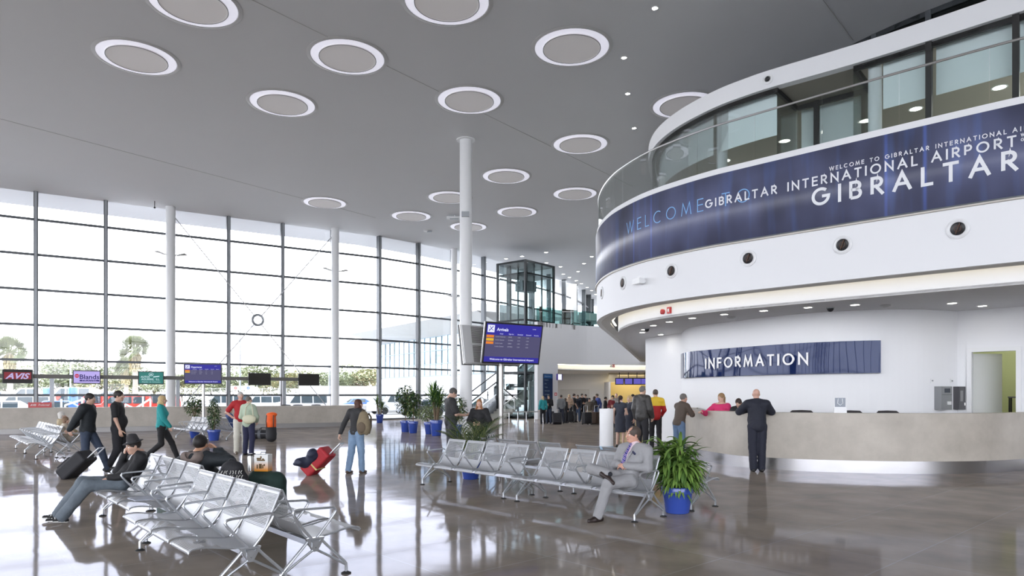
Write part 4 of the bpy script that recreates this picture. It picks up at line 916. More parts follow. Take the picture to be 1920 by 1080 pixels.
# screen rail with posts
ra = Vector((-25.5, 26.5)); rb = Vector((-8.9, 36.2)); rd = (rb-ra).normalized(); rn = Vector((-rd.y, rd.x)); rzr = math.atan2(rd.y, rd.x); rp_ = Plan([ra, rb])
t = thing('screen_rail', 'long dark horizontal rail on square grey posts carrying the desk screens', 'rail')
m = MB(); m.wall([tuple(ra), tuple(rp_.at(rp_.px(575))[0])], 2.33, 2.50, .06, side=1); m.build('rail', mat('rail brown grey', (.12, .115, .105), .5), t)
for px in (97, 334, 534): p, d = rp_.at(rp_.px(px)); m = MB(); m.box((p.x+rn.x*.15, p.y+rn.y*.15, 1.25), (.16, .16, 2.5), rzr); m.build('post', MIDM, t)
def desk_tv(px, label, kind):
    p, d = rp_.at(rp_.px(px)); c = p-rn*.1; t = thing('desk_screen', label, 'screen', (c.x, c.y, 2.40), rzr, 'screens above the car hire desk')
    m = MB(); m.box((0, 0, 0), (1.06, .09, .60)); m.build('screen_frame', BLACK, t)
    M = Matrix.Translation((0, -.047, 0))
    def q(mb, x0, y0, x1, y1, e, mi=0): mb.add([(x, -.047-e, y) for x, y in ((x0, y0), (x1, y0), (x1, y1), (x0, y1))], [(0, 1, 2, 3)], mi)
    E = lambda n, c: mat('screen '+n, (.02, .02, .02), .3, emit=c, es=1)
    if kind == 'avis':
        m = MB(); q(m, -.50, -.27, .50, .27, 0); m.build('screen', E('dark', (.01, .008, .008)), t, fix=False); m = MB(); q(m, -.47, -.12, .47, .18, .001); m.build('screen', E('dark red', (.22, .02, .03)), t, fix=False)
        m = MB(); font_mesh(m, 'AVIS', .24, Matrix.Translation((-.43, -.05, -.10)), width=.86, bold=.03, shear=.35); m.build('lettering', E('lilac', (.52, .45, .75)), t, fix=False)
    elif kind == 'blands':
        m = MB(); q(m, -.49, -.26, .49, .26, 0); m.build('screen', E('lavender', (.50, .42, .86)), t, fix=False)
        m = MB(); font_mesh(m, 'Blands', .20, Matrix.Translation((-.27, -.05, -.08)), width=.74, bold=.02); q(m, -.27, -.19, .47, -.12, .002); m.build('lettering', E('navy', (.02, .012, .13)), t, fix=False)
        m = MB(); M2 = Matrix.Translation((-.37, -.05, .05)); m.lathe([(0, 0), (.085, 0)], n=24, M=M2 @ Matrix.Rotation(math.pi/2, 4, 'X')); m.build('emblem', E('red', (.55, .02, .05)), t, fix=False)
        m = MB(); font_mesh(m, 'TRAVEL', .045, Matrix.Translation((-.20, -.052, -.178)), width=.6); q(m, -.43, .035, -.31, .062, .004); m.build('lettering', E('lavender', (.50, .42, .86)), t, fix=False)
    elif kind == 'autos':
        m = MB(); q(m, -.49, -.26, .49, .26, 0); m.build('screen', E('teal', (.03, .20, .18)), t, fix=False)
        m = MB(); font_mesh(m, 'AUTOS', .09, Matrix.Translation((-.42, -.05, .0)), width=.36, bold=.015); font_mesh(m, 'AGUIRRE,  S.L.', .09, Matrix.Translation((-.40, -.05, -.11)), width=.76, bold=.01); font_mesh(m, 'Alquiler de Vehiculos', .05, Matrix.Translation((-.38, -.05, -.21)), width=.76)
        m.add([(.08, -.05, .02), (.33, -.05, .05), (.35, -.05, .10), (.10, -.05, .07)], [(0, 1, 2, 3)])
        m.tube([(.0+.09*math.cos(a), -.05, .16+.075*math.sin(a)) for a in [6.28*k/20 for k in range(21)]], .008, 5); m.tube([(-.04, -.05, .12), (0, -.05, .18), (.04, -.05, .12)], .02, 5); m.build('lettering', E('pale', (.60, .80, .85)), t, fix=False)
    else:
        m = MB(); q(m, -.50, -.27, .50, .27, 0); m.build('screen', mat('screen off', (.035, .033, .03), .35), t, fix=False)
desk_tv(34, 'screen over the left desk reading AVIS in lilac on dark red', 'avis'); desk_tv(163, 'lavender screen over the desk reading Blands', 'blands'); desk_tv(283, 'green screen over the desk reading AUTOS AGUIRRE', 'autos')
desk_tv(486, 'switched-off black screen just right of the departures board', ''); desk_tv(578, 'switched-off black screen at the right end of the screen rail', '')
dp = Plan(cpts)
p, d = dp.at(dp.px(74)); t = thing('desk_sign', 'low red AVIS Preferred sign standing on the desk', 'sign', (p.x+nn.x*.2, p.y+nn.y*.2, 1.08), rzc); m = MB(); m.box((0, 0, .11), (.82, .03, .22)); m.build('board', mat('sign red', (.55, .07, .07), .4), t)
m = MB(); font_mesh(m, 'AVIS', .08, Matrix.Translation((-.34, -.018, .07)), width=.22, bold=.02, shear=.3); font_mesh(m, 'Preferred', .09, Matrix.Translation((-.06, -.018, .07)), width=.40, shear=.4); m.build('lettering', mat('sign pale', (.85, .75, .75), .5), t, fix=False)
def desk_chair(x, y, rz, z, label, wide=.5):
    t = thing('office_chair', label, 'chair', (x, y, 0), rz)
    m = MB(); n = 14; pts = []
    prof = [(-.5, 0), (-.48, .9), (-.40, .98), (0, 1.0), (.40, .98), (.48, .9), (.5, 0)]
    vs = [(wide*a, -.04+.05*abs(a)*2*abs(a), z-.42+.42*b_) for a, b_ in prof]+[(wide*a*.96, .03+.05*abs(a)*2*abs(a), z-.42+.40*b_) for a, b_ in prof]
    k = len(prof); m.add(vs, [list(range(k)), list(range(k, 2*k))[::-1]]+[(i, (i+1) % k, k+(i+1) % k, k+i) for i in range(k)]); m.build('backrest', mat('black upholstery', (.02, .015, .018), .6), t)
    m = MB(); m.box((0, -.28, .48), (wide*.95, .48, .08)); m.build('seat', MATS['black upholstery'], t); m = MB(); m.tube([(0, -.25, .05), (0, -.25, .46)], .03); m.tube([(0, 0, z-.3), (0, -.05, .5)], .025)
    for a in range(5): m.tube([(0, -.25, .08), (.28*math.cos(a*1.257), -.25+.28*math.sin(a*1.257), .04)], .02)
    m.build('base', BLACK, t)
cpl = Plan(CNT)
for px, lb in ((1495, 'dark office chair top behind the desk, right of the bald man'), (1630, 'dark office chair top behind the desk, below the right end of the sign'), (1733, 'dark office chair top behind the desk, below the grey wall cabinet')):
    p, d = cpl.at(cpl.px(px)); n_ = Vector((-d.y, d.x)); q = p+n_*1.35; desk_chair(q.x, q.y, math.atan2(n_.y, n_.x)-math.pi/2+math.pi, 1.262, lb)
for px, lb in ((545, 'dark chair top behind the car hire desk, left of three'), (568, 'dark chair top behind the car hire desk, middle of three'), (603, 'dark chair top behind the car hire desk, right of three')):
    p, d = dp.at(dp.px(px)); q = p+nn*1.1; desk_chair(q.x, q.y, rzc+math.pi, 1.13, lb, .52)
# leaflet stand on the desk, small black terminal
p, d = cpl.at(cpl.px(1579)); n_ = Vector((-d.y, d.x)); t = thing('leaflet_stand', 'small clear stand with a printed notice on the stone desk', 'sign', (p.x+n_.x*.22, p.y+n_.y*.22, 1.23), math.atan2(d.y, d.x)+math.pi*0)
m = MB(); m.box((0, 0, .05), (.24, .06, .1)); m.box((0, .02, .21), (.24, .008, .24)); m.build('holder', WHITE2, t); m = MB(); m.box((0, .012, .22), (.2, .006, .19)); m.build('notice', mat('notice grey', (.30, .33, .38), .5), t)
m = MB(); m.tube([(-.04, .006, .30), (-.05, .006, .2), (0, .006, .16), (.05, .006, .2), (.04, .006, .30)], .008, 5); m.build('emblem', mat('notice pale', (.75, .78, .8), .5), t)
p, d = cpl.at(cpl.px(1254)); n_ = Vector((-d.y, d.x)); t = thing('desk_terminal', 'small black device at the left end of the stone desk', 'device', (p.x+n_.x*.1, p.y+n_.y*.1, 1.23), .5); m = MB(); m.box((0, 0, .09), (.10, .06, .18)); m.build('body', BLACK, t); m = MB(); m.box((0, -.033, .1), (.07, .004, .1)); m.build('screen', MIDM, t)
# white cylindrical podium
x, y = XY(1137, 20.2); t = thing('podium', 'white cylindrical podium with open top left of the flight attendants', 'podium', (x, y, 0)); m = MB(); m.lathe([(.2, 0), (.205, .02), (.205, 1.20), (.185, 1.20), (.185, 1.12), (0, 1.12)], n=40); m.build('body', mat('podium white', (.85, .86, .88), .35), t, True); m = MB(); m.lathe([(.21, 0), (.215, .01), (.215, .09), (.206, .1)], n=40); m.build('base_ring', mat('podium blue', (.35, .50, .65), .3), t, True)
# directory sign, screens over the far desks, small wall things
p, d = mp_.at(mp_.px(1026)); rzz = math.atan2(d.y, d.x); t = thing('directory_sign', 'tall dark blue directory sign on the far white wall', 'sign', (p.x+d.y*.06, p.y-d.x*.06, 0), rzz)
m = MB(); m.box((0, 0, 2.03), (.86, .08, 2.0)); m.build('panel', mat('directory blue', (.012, .03, .09), .3), t); m = MB(); m.box((0, -.045, 2.86), (.84, .01, .26)); m.build('header', mat('directory header', (.03, .12, .32), .3), t)
m = MB()
for k, s in enumerate(['Departures', 'Check-in', 'Lifts', 'Toilets', 'Information', 'Car Rental', 'Exit']): font_mesh(m, s, .075 if k else .09, Matrix.Translation((-.36, -.052, 2.82-.24*k)))
m.build('lettering', mat('directory text', (.45, .55, .65), .5), t, fix=False)
t = thing('fids_screen', 'dark framed purple-blue flight screen over the far yellow opening, leftmost', 'screen', (*XY(1161.5, 52.2), 2.66), 0, 'screens over the far opening')
m = MB(); m.box((0, 0, 0), (.66, .1, .52)); m.build('screen_frame', BLACK, t); m = MB(); m.box((0, .06, .48), (.05, .05, .42)); m.build('bracket', DARKM, t); m = MB(); m.box((0, -.055, 0), (.55, .01, .40)); m.build('screen', mat('fids blue', (.01, .01, .02), .3, emit=(.13, .11, .50), es=1), t)
for px, lb in ((1178.5, 'dark framed purple-blue flight screen over the far yellow opening, second'), (1194.5, 'dark framed flight screen over the far opening, third'), (1209, 'dark framed flight screen over the far opening, cut by the white wall corner')): dup(t, (*XY(px, 52.2), 2.66), 0, lb)
p = W3(1049, 707, 45.9); t = thing('hanging_screen', 'small lit white and purple screen at the left of the far opening', 'screen', p, .9); m = MB(); m.box((0, 0, 0), (.6, .1, .42)); m.build('screen_frame', mat('purple frame', (.06, .03, .3), .4), t); m = MB(); m.box((-.03, -.055, 0), (.42, .01, .38)); m.build('screen', mat('lit white screen', (.1, .1, .1), emit=(.9, .92, 1), es=1), t)
for px, py, Y, lb, c in ((1145, 687, 48.5, 'round dark alarm beside the red box over the far opening', BLACK), (1149.5, 686.5, 48.5, 'small red alarm box over the far opening', RED), (1041.5, 739, 46.4, 'small red and white extinguisher sign on the far wall', RED)):
    p = W3(px, py, Y); m = MB(); m.box((0, 0, 0), (.16, .06, .2) if c is not BLACK else (.13, .06, .13)); t = thing('wall_alarm', lb, 'alarm', (p.x, p.y-.25, p.z)); m.build('body', c, t); m = MB(); m.box((0, -.035, .0), (.07, .01, .06)); m.build('lens', WHITE2, t)
# ================================================================ LIFT AND ESCALATOR
P0 = Vector((.91, 46.5)); PL = Vector((-1.01, 48.07)); PR = Vector((2.98, 48.96)); PB = PL+PR-P0; LT = 10.85
t = thing('glass_lift', 'tall glass lift shaft with dark frame rising past the upper level', 'lift')
DG = mat('lift dark frame', (.03, .035, .038), .35, .5); LG = glass('lift glass', (.78, .87, .87), 1.4)
cor = [P0, PR, PB, PL]
m = MB()
for c in cor: m.box((c.x, c.y, LT/2), (.14, .14, LT), .7)
for i in range(4):
    a, b = cor[i], cor[(i+1) % 4]
    for z in (.06, 3.15, 6.75, LT-.06): m.beam((a.x, a.y, z), (b.x, b.y, z), .10, .13)
m.build('frame', DG, t)
for i in range(4):
    a, b = cor[i], cor[(i+1) % 4]; mm_ = (a+b)/2; g = MB(); g.pane(a, b, .05, LT-.05); g.build('glass', LG, t)
m = MB(); c = [q+(( P0+PB)/2-q).normalized()*.1 for q in cor]; m.prism([tuple(q) for q in c], LT-.12, LT-.04); m.prism([tuple(q) for q in c], LT-.9, LT-.8); m.build('roof', DG, t)
ctr = (P0+PB)/2; m = MB(); e1_ = (PR-P0).normalized(); e2_ = (PL-P0).normalized()
for s in (-.75, .0, .75):
    for s2 in (-.9, .9): q = ctr+e1_*s*1.2+e2_*s2*.8; m.box((q.x, q.y, LT/2), (.09, .09, LT-.2), .7)
for z in (1.5, 4.6, 8.4, 9.6): m.beam((*(ctr+e2_*.8-e1_*.9), z), (*(ctr+e2_*.8+e1_*.9), z), .08, .1)
m.box((*ctr, 9.3), (1.3, .8, .7), .7); m.build('guide_frame', mat('lift machinery', (.16, .18, .19), .4, .6), t)
m = MB(); q = ctr-e2_*.1; m.box((q.x, q.y, 4.35), (1.7, 1.5, .12), math.atan2(e1_.y, e1_.x)); m.box((q.x, q.y, 1.9+.15), (1.8, 1.6, .18), math.atan2(e1_.y, e1_.x)); m.build('car', STEEL, t)
m = MB(); q = ctr-e2_*.9; rz_ = math.atan2(e1_.y, e1_.x)
for s in (-.32, .32): qq = q+e1_*s; m.box((qq.x, qq.y, 1.15), (.58, .05, 2.1), rz_)
m.build('car_door', mat('lift door steel', (.42, .45, .46), .25, .8), t); m = MB()
for s in (-.75, .75): qq = q+e1_*s; m.box((qq.x, qq.y, 1.25), (.16, .1, 2.5), rz_)
m.box((q.x, q.y, 2.42), (1.6, .1, .3), rz_); m.build('door_frame', STEEL, t)
# low railing in front of the lift
t = thing('guard_rail', 'low steel guard rail on posts in front of the glass lift', 'railing')
a = Vector(G(938, 793)[:2]); b = Vector(G(1018, 791)[:2]); m = MB(); m.tube([(a.x, a.y, .62), (b.x, b.y, .62)], .03); m.build('rail', STEEL, t, True)
for k in range(6): q = a.lerp(b, k/5); m = MB(); m.tube([(q.x, q.y, 0), (q.x, q.y, .60)], .025); m.build('post', STEEL, t, True)
# escalator
t = thing('escalator', 'escalator with glass sides and dark handrails behind the central column and lift', 'escalator')
S0 = Vector((-3.9, 45.9)); ed = Vector((.66, .751)); en = Vector((-ed.y, ed.x)); RZE = math.atan2(ed.y, ed.x)
ME = Matrix.Translation((S0.x, S0.y, 0)) @ Matrix.Rotation(RZE, 4, 'Z')
run = 11.9; ZE = ZM
def E_(x, y, z): return ME @ Vector((x, y, z))
m = MB(); ns = 34
for k in range(ns): x0 = .9+run*k/ns; m.box(E_(x0+run/ns/2, 0, x0*0+ZM*(k+1)/ns-.12), (run/ns, 1.0, .24), RZE)
m.build('steps', mat('escalator steps', (.20, .23, .25), .4, .5), t)
for s in (-1, 1):
    yy = s*.62
    side = [(-.3, 0), (.9, 0), (.9+run, ZM), (13.6, ZM), (13.6, ZM-.9), (.9+run+.6, ZM-.9), (1.9, -.0)]
    m = MB(); pts = [(-.3, -.0), (1.0, 0.0), (.9+run, ZM), (14, ZM), (14, ZM+.14), (.9+run-.1, ZM+.14), (.8, .2), (-.3, .2)]
    n = len(pts); vs = [E_(x_, yy-.07, z_) for x_, z_ in pts]+[E_(x_, yy+.07, z_) for x_, z_ in pts]; m.add(vs, [list(range(n)), list(range(n, 2*n))[::-1]]+[(i, (i+1) % n, n+(i+1) % n, n+i) for i in range(n)]); m.build('skirt', mat('escalator skirt', (.55, .57, .58), .3, .8), t)
    m = MB(); pts = [(0, .2), (.8, .2), (.9+run-.1, ZM+.14), (13.6, ZM+.14), (13.6, ZM+.95), (.8+run, ZM+.95), (.7, .98), (0, .98)]; n = len(pts); vs = [E_(x_, yy, z_) for x_, z_ in pts]
    m.add(vs, [list(range(n))]); m.build('glass_side', GLASSG, t)
    m = MB(); m.tube([E_(x_, yy, z_) for x_, z_ in ((-.05, .25), (-.15, .6), (-.05, .95), (.1, 1.0), (.7, 1.0), (.8+run, ZM+.98), (13.6, ZM+.98))], .045, 8); m.build('handrail', BLACK, t, True)
m = MB(); pts = [(1.9, -.0), (.9+run, ZM-.35), (13.6, ZM-.35), (13.6, ZM-1.1), (.9+run+.5, ZM-1.1), (3.2, 0)]; n = len(pts); vs = [E_(x_, -.66, z_) for x_, z_ in pts]+[E_(x_, .66, z_) for x_, z_ in pts]
m.add(vs, [list(range(n)), list(range(n, 2*n))[::-1]]+[(i, (i+1) % n, n+(i+1) % n, n+i) for i in range(n)]); m.build('truss', MIDM, t)
# stone stair parallel to the escalator, nearer the camera
t = thing('staircase', 'pale stone staircase below the escalator, seen behind the arrivals pole', 'stairs')
MS = Matrix.Translation((S0.x+ed.y*1.55, S0.y-ed.x*1.55, 0)) @ Matrix.Rotation(RZE, 4, 'Z'); m = MB()
for k in range(20): m.box(MS @ Vector((2.6+.30*k, 0, .16*(k+1)-.10)), (.32, 1.5, .20), RZE)
m.build('steps', mat('stair stone', (.40, .40, .36), .6), t); m = MB(); 
for yy in (-.8,): m.tube([MS @ Vector((2.4, yy, .95)), MS @ Vector((8.6, yy, 4.1))], .03)
for k in range(7): m.tube([MS @ Vector((2.5+k, -.8, .05+.53*k)), MS @ Vector((2.5+k, -.8, 1.0+.53*k-.02))], .018)
m.build('handrail', STEEL, t, True)
# ================================================================ OUTSIDE
def disp_mat(n, c1, c2, sc=3):
    m, nt, b = nodes_of(n); N = nt.nodes; L = nt.links; t = N.new('ShaderNodeTexCoord'); k = N.new('ShaderNodeTexNoise'); k.inputs['Scale'].default_value = sc; k.inputs['Detail'].default_value = 5
    L.new(t.outputs['Object'], k.inputs[0]); cr = N.new('ShaderNodeValToRGB'); cr.color_ramp.elements[0].position = .35; cr.color_ramp.elements[1].position = .68
    cr.color_ramp.elements[0].color = (*c1, 1); cr.color_ramp.elements[1].color = (*c2, 1); L.new(k.outputs[0], cr.inputs[0]); L.new(cr.outputs[0], b.inputs[0]); b.inputs['Roughness'].default_value = .8; return m
m = MB(); m.prism([(-160, -90), (120, -90), (120, 220), (-160, 220)], -.6, -.22); struct(m.build('ground', disp_mat('pale concrete ground', (.24, .235, .225), (.32, .31, .30), .3)))
m = MB(); m.prism([(-120, 61), (-9, 71), (-9, 130), (-120, 130)], -.22, .55); struct(m.build('trim_3', disp_mat('raised car park', (.26, .26, .25), (.33, .32, .31), .5)))
GS = 'scenery seen through the glass wall'
# --- trees
LT1 = leaf_mat('light olive leaf', (.26, .28, .15)); LT2 = leaf_mat('mid olive leaf', (.16, .19, .10)); LT3 = leaf_mat('straw leaf', (.42, .36, .20))
def crown(m, c, R, H, n, ls, rnd, mi=(0, 0, 1)):
    bl = [(Vector((rnd.uniform(-.55, .55)*R, rnd.uniform(-.5, .5)*R, rnd.uniform(-.3, .35)*H)), rnd.uniform(.4, .62)) for _ in range(8)]
    for k in range(n):
        b, s = rnd.choice(bl); v = Vector((rnd.gauss(0, 1), rnd.gauss(0, 1), rnd.gauss(0, 1))).normalized()*rnd.uniform(.75, 1.05)
        p = Vector(c)+b+Vector((v.x*R*s, v.y*R*s, v.z*H*.5*s)); a = Vector((rnd.gauss(0, 1), rnd.gauss(0, 1), rnd.gauss(0, .6))).normalized(); bq = a.orthogonal().normalized(); q = ls*rnd.uniform(.6, 1.3)
        m.add([p-a*q, p+bq*q*.5, p+a*q, p-bq*q*.5], [(0, 1, 2, 3)], rnd.choice(mi))
def make_tree(R, H, rnd, n=3600, mi=(0, 0, 1)):
    t = thing('tree', '', 'tree'); s = MB(); h = H*.45; s.tube([(0, 0, 0), (.1, 0, h*.5), (0, .1, h)], [.16, .12, .09], 8)
    for k in range(6): a = rnd.uniform(0, 6.28); s.tube([(0, .1, h*.8), (math.cos(a)*R*.3, math.sin(a)*R*.3, h*1.2), (math.cos(a)*R*.6, math.sin(a)*R*.6, h*1.5)], [.07, .05, .02], 6)
    s.build('trunk', BRK, t, True); m = MB(); crown(m, (0, 0, H*.66), R, H*.62, n, .16, rnd, mi); m.build('crown', [LT1, LT2, LT3], t, fix=False); return t
R2 = random.Random(11); protos = [make_tree(3.4, 6.0, R2), make_tree(2.6, 5.2, R2, 3200, (0, 1, 1)), make_tree(3.2, 4.6, R2, 3600, (0, 2, 0))]
tr = [(60, 690, 92, 0, 'olive tree behind the parked pickup beyond the glass'), (108, 684, 98, 1, 'dark tree between the first two desk screens, outside'), (150, 676, 100, 0, 'tall tree above the screen reading Blands, outside'), (205, 700, 94, 2, 'pale shrubby tree left of the central palm outside'),
      (232, 690, 96, 1, 'narrow tree just left of the central palm outside'), (290, 698, 95, 0, 'tree behind the green screen outside'), (340, 702, 97, 2, 'low tree behind the first braced column outside'), (395, 696, 99, 0, 'tree behind the departures board outside'),
      (448, 692, 100, 0, 'broad tree right of the departures board outside'), (492, 688, 104, 1, 'tall tree above the first black screen outside'), (535, 698, 98, 2, 'straw-coloured tree between the two black screens outside'), (575, 694, 102, 0, 'tree above the last black screen outside'),
      (618, 700, 100, 1, 'tree hidden behind the right braced column outside'), (655, 688, 106, 0, 'broad tree right of the braced column outside'), (690, 692, 104, 2, 'tree next to the far terminal wing outside'), (15, 694, 90, 1, 'tree behind the left palm outside'), (-40, 690, 92, 0, 'tree beyond the left edge of the picture')]
used = set()
for px, py, Y, k, lb in tr:
    x, y = XY(px, Y); H = CH+(HZ-py)/F*Y; b = protos[k]; s = H/((6.0, 5.2, 4.6)[k])
    if k in used: o = dup(b, (x, y, 0), px*.7, lb, 'trees outside the glass wall')
    else: used.add(k); o = b; o.location = (x, y, 0); o['label'] = lb; o['group'] = 'trees outside the glass wall'
    o.scale = (s*1.25, s*1.25, s)
def make_palm(h, R, label, x, y, rnd):
    t = thing('palm_tree', label, 'tree', (x, y, 0), 0, 'palm trees outside'); s = MB(); s.tube([(0, 0, 0), (.05, 0, h*.5), (0, 0, h)], [.30, .24, .24], 10); s.build('trunk', mat('palm trunk', (.36, .32, .26), .9, noise=.3, nscale=6), t, True)
    sk = MB()
    for k in range(260):
        a = rnd.uniform(0, 6.28); z = rnd.uniform(0, 1); p = Vector((math.cos(a)*.25, math.sin(a)*.25, h-.1-z*1.6)); leafblade(sk, p, (math.cos(a)*.8, math.sin(a)*.8, -.9), .75*(1-.4*z), .12, 1.0, 0, 3)
    sk.build('dry_skirt', LT3, t, fix=False); f = MB()
    for k in range(64):
        a = rnd.uniform(0, 6.28); el = rnd.uniform(-.35, 1.4); d = Vector((math.cos(a)*math.cos(el), math.sin(a)*math.cos(el), math.sin(el))); p = Vector((0, 0, h))+d*R*.45; f.tube([(0, 0, h), p], .03, 4)
        side = d.orthogonal().normalized(); up = d.cross(side)
        for j in range(-8, 9):
            q = j/8*1.25; dd = d*math.cos(q)+side*math.sin(q); leafblade(f, p, dd, R*.60, .07, .8, rnd.choice([0, 1]), 3)
    f.build('fronds', [LT1, LT2], t, fix=False)
x, y = XY(18, 66); make_palm(1.6+(HZ-662)/F*66, 1.9, 'tall fan palm at the left edge, outside', x, y, R2)
x, y = XY(253, 66); make_palm(1.6+(HZ-658)/F*66, 1.75, 'tall fan palm standing alone above the green screen, outside', x, y, R2)
x, y = XY(236, 80); make_palm(1.6+(HZ-690)/F*80, 1.5, 'smaller palm just left of the tall lone palm, outside', x, y, R2)
# --- street lamps and masts
def lamp_post(px, top, Y, arms, label):
    x, y = XY(px, Y); h = CH+(HZ-top)/F*Y; t = thing('street_lamp', label, 'street lamp', (x, y, -.2), 0, 'street lamps outside'); m = MB(); m.tube([(0, 0, 0), (0, 0, h+.2)], [.11, .06], 8); m.build('pole', MIDM, t, True)
    for a in arms: m = MB(); m.tube([(0, 0, h), (a*.7, 0, h+.28)], .035, 6); m.box((a*1.0, 0, h+.32), (.75, .3, .12)); m.build('lamp_head', mat('lamp head grey', (.45, .5, .58), .4), t)
lamp_post(132, 638, 88, (-1, 1), 'twin-headed street lamp above the first desk screens, outside'); lamp_post(450, 614, 62, (-1, 1), 'tall street lamp right of the departures board, outside'); lamp_post(525, 700, 70, (1,), 'low lamp pole between the two black screens, outside'); lamp_post(199, 606, 100, (1,), 'distant thin lamp pole right of the Blands screen, outside'); lamp_post(617, 660, 80, (-1,), 'lamp pole left of the right braced column, outside')
# --- cars
CW = mat('white car paint', (.75, .76, .77), .25, coat=.5); CR_ = mat('red car paint', (.62, .05, .03), .3, coat=.5); CBL = mat('blue car paint', (.05, .14, .42), .3, coat=.5); CG = mat('car window', (.05, .07, .08), .1); TY = RUBBER
def car(loc, rz, kind, paint, label):
    t = thing(kind if kind in ('van', 'pickup_truck') else 'car', label, 'car', loc, rz, 'vehicles outside the glass wall'); L_, W_, z0 = {'van': (4.6, 1.8, .35), 'pickup_truck': (5.1, 1.8, .5), 'suv': (4.6, 1.85, .45), 'car': (4.2, 1.72, .3)}[kind]
    prof = {'van': [(-2.3, .3), (-2.3, 1.1), (-1.6, 1.25), (-1.0, 1.85), (2.2, 1.85), (2.3, 1.2), (2.3, .3)], 'pickup_truck': [(-2.55, .5), (-2.5, 1.0), (-1.3, 1.12), (-.7, 1.75), (.75, 1.75), (.95, 1.15), (2.55, 1.15), (2.55, .5)],
            'suv': [(-2.3, .45), (-2.25, 1.0), (-1.2, 1.12), (-.7, 1.78), (2.1, 1.78), (2.3, 1.1), (2.3, .45)], 'car': [(-2.1, .3), (-2.05, .75), (-1.1, .92), (-.5, 1.42), (.9, 1.42), (1.6, .98), (2.1, .9), (2.1, .3)]}[kind]
    n = len(prof); m = MB(); top = max(z for _, z in prof)
    w = lambda z: W_/2*(1-.16*max(0, (z-1.0))/(top-1.0+.01)) if z > 1.0 else W_/2
    vs = [(x, -w(z), z) for x, z in prof]+[(x, w(z), z) for x, z in prof]; m.add(vs, [list(range(n)), list(range(n, 2*n))[::-1]]+[(i, (i+1) % n, n+(i+1) % n, n+i) for i in range(n)]); b = m.build('body', paint, t)
    bv = b.modifiers.new('b', 'BEVEL'); bv.width = .06; bv.segments = 2
    m = MB(); zb, zt = (1.15, top-.1) if kind != 'car' else (.95, 1.34); xs = {'van': [(-1.15, -.3), (-.2, .7), (.8, 1.9)], 'pickup_truck': [(-.95, -.15), (-.05, .65)], 'suv': [(-.95, -.1), (0, .9), (1.0, 1.85)], 'car': [(-.85, 0), (.1, .95)]}[kind]
    for s in (-1, 1):
        for i, (a, c) in enumerate(xs):
            a2 = a+(.42 if i == 0 else 0); m.add([(a, s*(w(zb)+.012), zb), (c, s*(w(zb)+.012), zb), (c, s*(w(zt)+.02), zt), (a2, s*(w(zt)+.02), zt)], [(0, 1, 2, 3)])
    x0, z0_ = prof[2]; x1, z1_ = prof[3]; m.add([(x0+.05, -W_/2*.82, z0_+.06), (x0+.05, W_/2*.82, z0_+.06), (x1-.05, W_/2*.72, z1_-.08), (x1-.05, -W_/2*.72, z1_-.08)], [(0, 1, 2, 3)]); mv = Vector((-.03, 0, .02))
    m.v[-4:] = [tuple(Vector(v)+mv) for v in m.v[-4:]]; m.build('window', CG, t, fix=False)
    for sx in (-L_*.31, L_*.31):
        for s in (-1, 1): m = MB(); R = Matrix.Rotation(math.pi/2, 4, 'X'); m.lathe([(0, -.1), (.2, -.1), (.33, -.1), (.34, -.07), (.34, .07), (.33, .1), (.2, .1), (0, .1)], (sx, s*(W_/2-.08), .34), 20, M=R); m.build('wheel', TY, t, True)
cars = [(55, 722, 68, 'pickup_truck', CW, .4, .55, 'white pickup truck on the raised car park, left of the blue bins'), (128, 723, 66, 'suv', CW, .4, .55, 'white off-roader on the raised car park behind the Blands screen'), (-16, 728, 62.5, 'car', CW, .4, .55, 'white car on the raised car park cut by the left edge'),
        (205, 730, 68, 'car', CW, .4, .55, 'white car on the raised car park right of the off-roader'), (36, 752, 50, 'suv', CW, .5, -.2, 'white off-roader parked close behind the desk at far left'), (5, 752, 47, 'car', CW, .5, -.2, 'white car parked close behind the desk, cut by the left edge'), (140, 750, 54, 'van', CR_, .4, -.2, 'red van behind the blue pillar'), (282, 750, 56, 'van', CR_, .4, -.2, 'red van behind the first braced column'),
        (225, 750, 54, 'suv', CR_, .4, -.2, 'red off-roader between the two walking men'), (100, 758, 48, 'car', CBL, .5, -.2, 'blue car low behind the desk and the red desk sign'), (418, 750, 60, 'van', CW, .5, -.2, 'white van behind the round-headed ficus'), (487, 750, 62, 'suv', CW, .5, -.2, 'white off-roader under the first black screen'), (520, 752, 64, 'car', CW, .5, -.2, 'white car left of the last van'), (566, 748, 58, 'van', CW, .5, -.2, 'white van with three side windows behind the right end of the desk'),
        (668, 748, 82, 'car', CBL, .4, -.2, 'blue car far behind the right column'), (792, 752, 60, 'car', mat('grey car paint', (.25, .27, .30), .3, coat=.5), .8, -.2, 'dark grey car behind the potted yucca'), (735, 750, 66, 'van', CW, .8, -.2, 'white van behind the pair of ficus plants')]
for px, py, Y, kind, p_, rz, z, lb in cars: x, y = XY(px, Y); car((x, y, z), rz, kind, p_, lb)
for px, top, Y, lb in ((88.5, 727, 60, 'square blue bin left of the white off-roader, outside'), (137, 726, 52, 'rounded blue pillar bin in front of the white off-roader, outside')):
    x, y = XY(px, Y); h = CH+(HZ-top)/F*Y; m = MB(); m.lathe([(.0, 0), (.33, 0), (.33, h+.1), (.26, h+.2), (0, h+.22)], n=24 if px > 100 else 4); t = thing('bin', lb, 'bin', (x, y, -.22), .6); m.build('body', mat('bin blue', (.05, .16, .55), .4), t, px > 100); m = MB(); m.box((0, -.3, h*.8), (.3, .1, .12)); m.build('slot', BLACK, t)
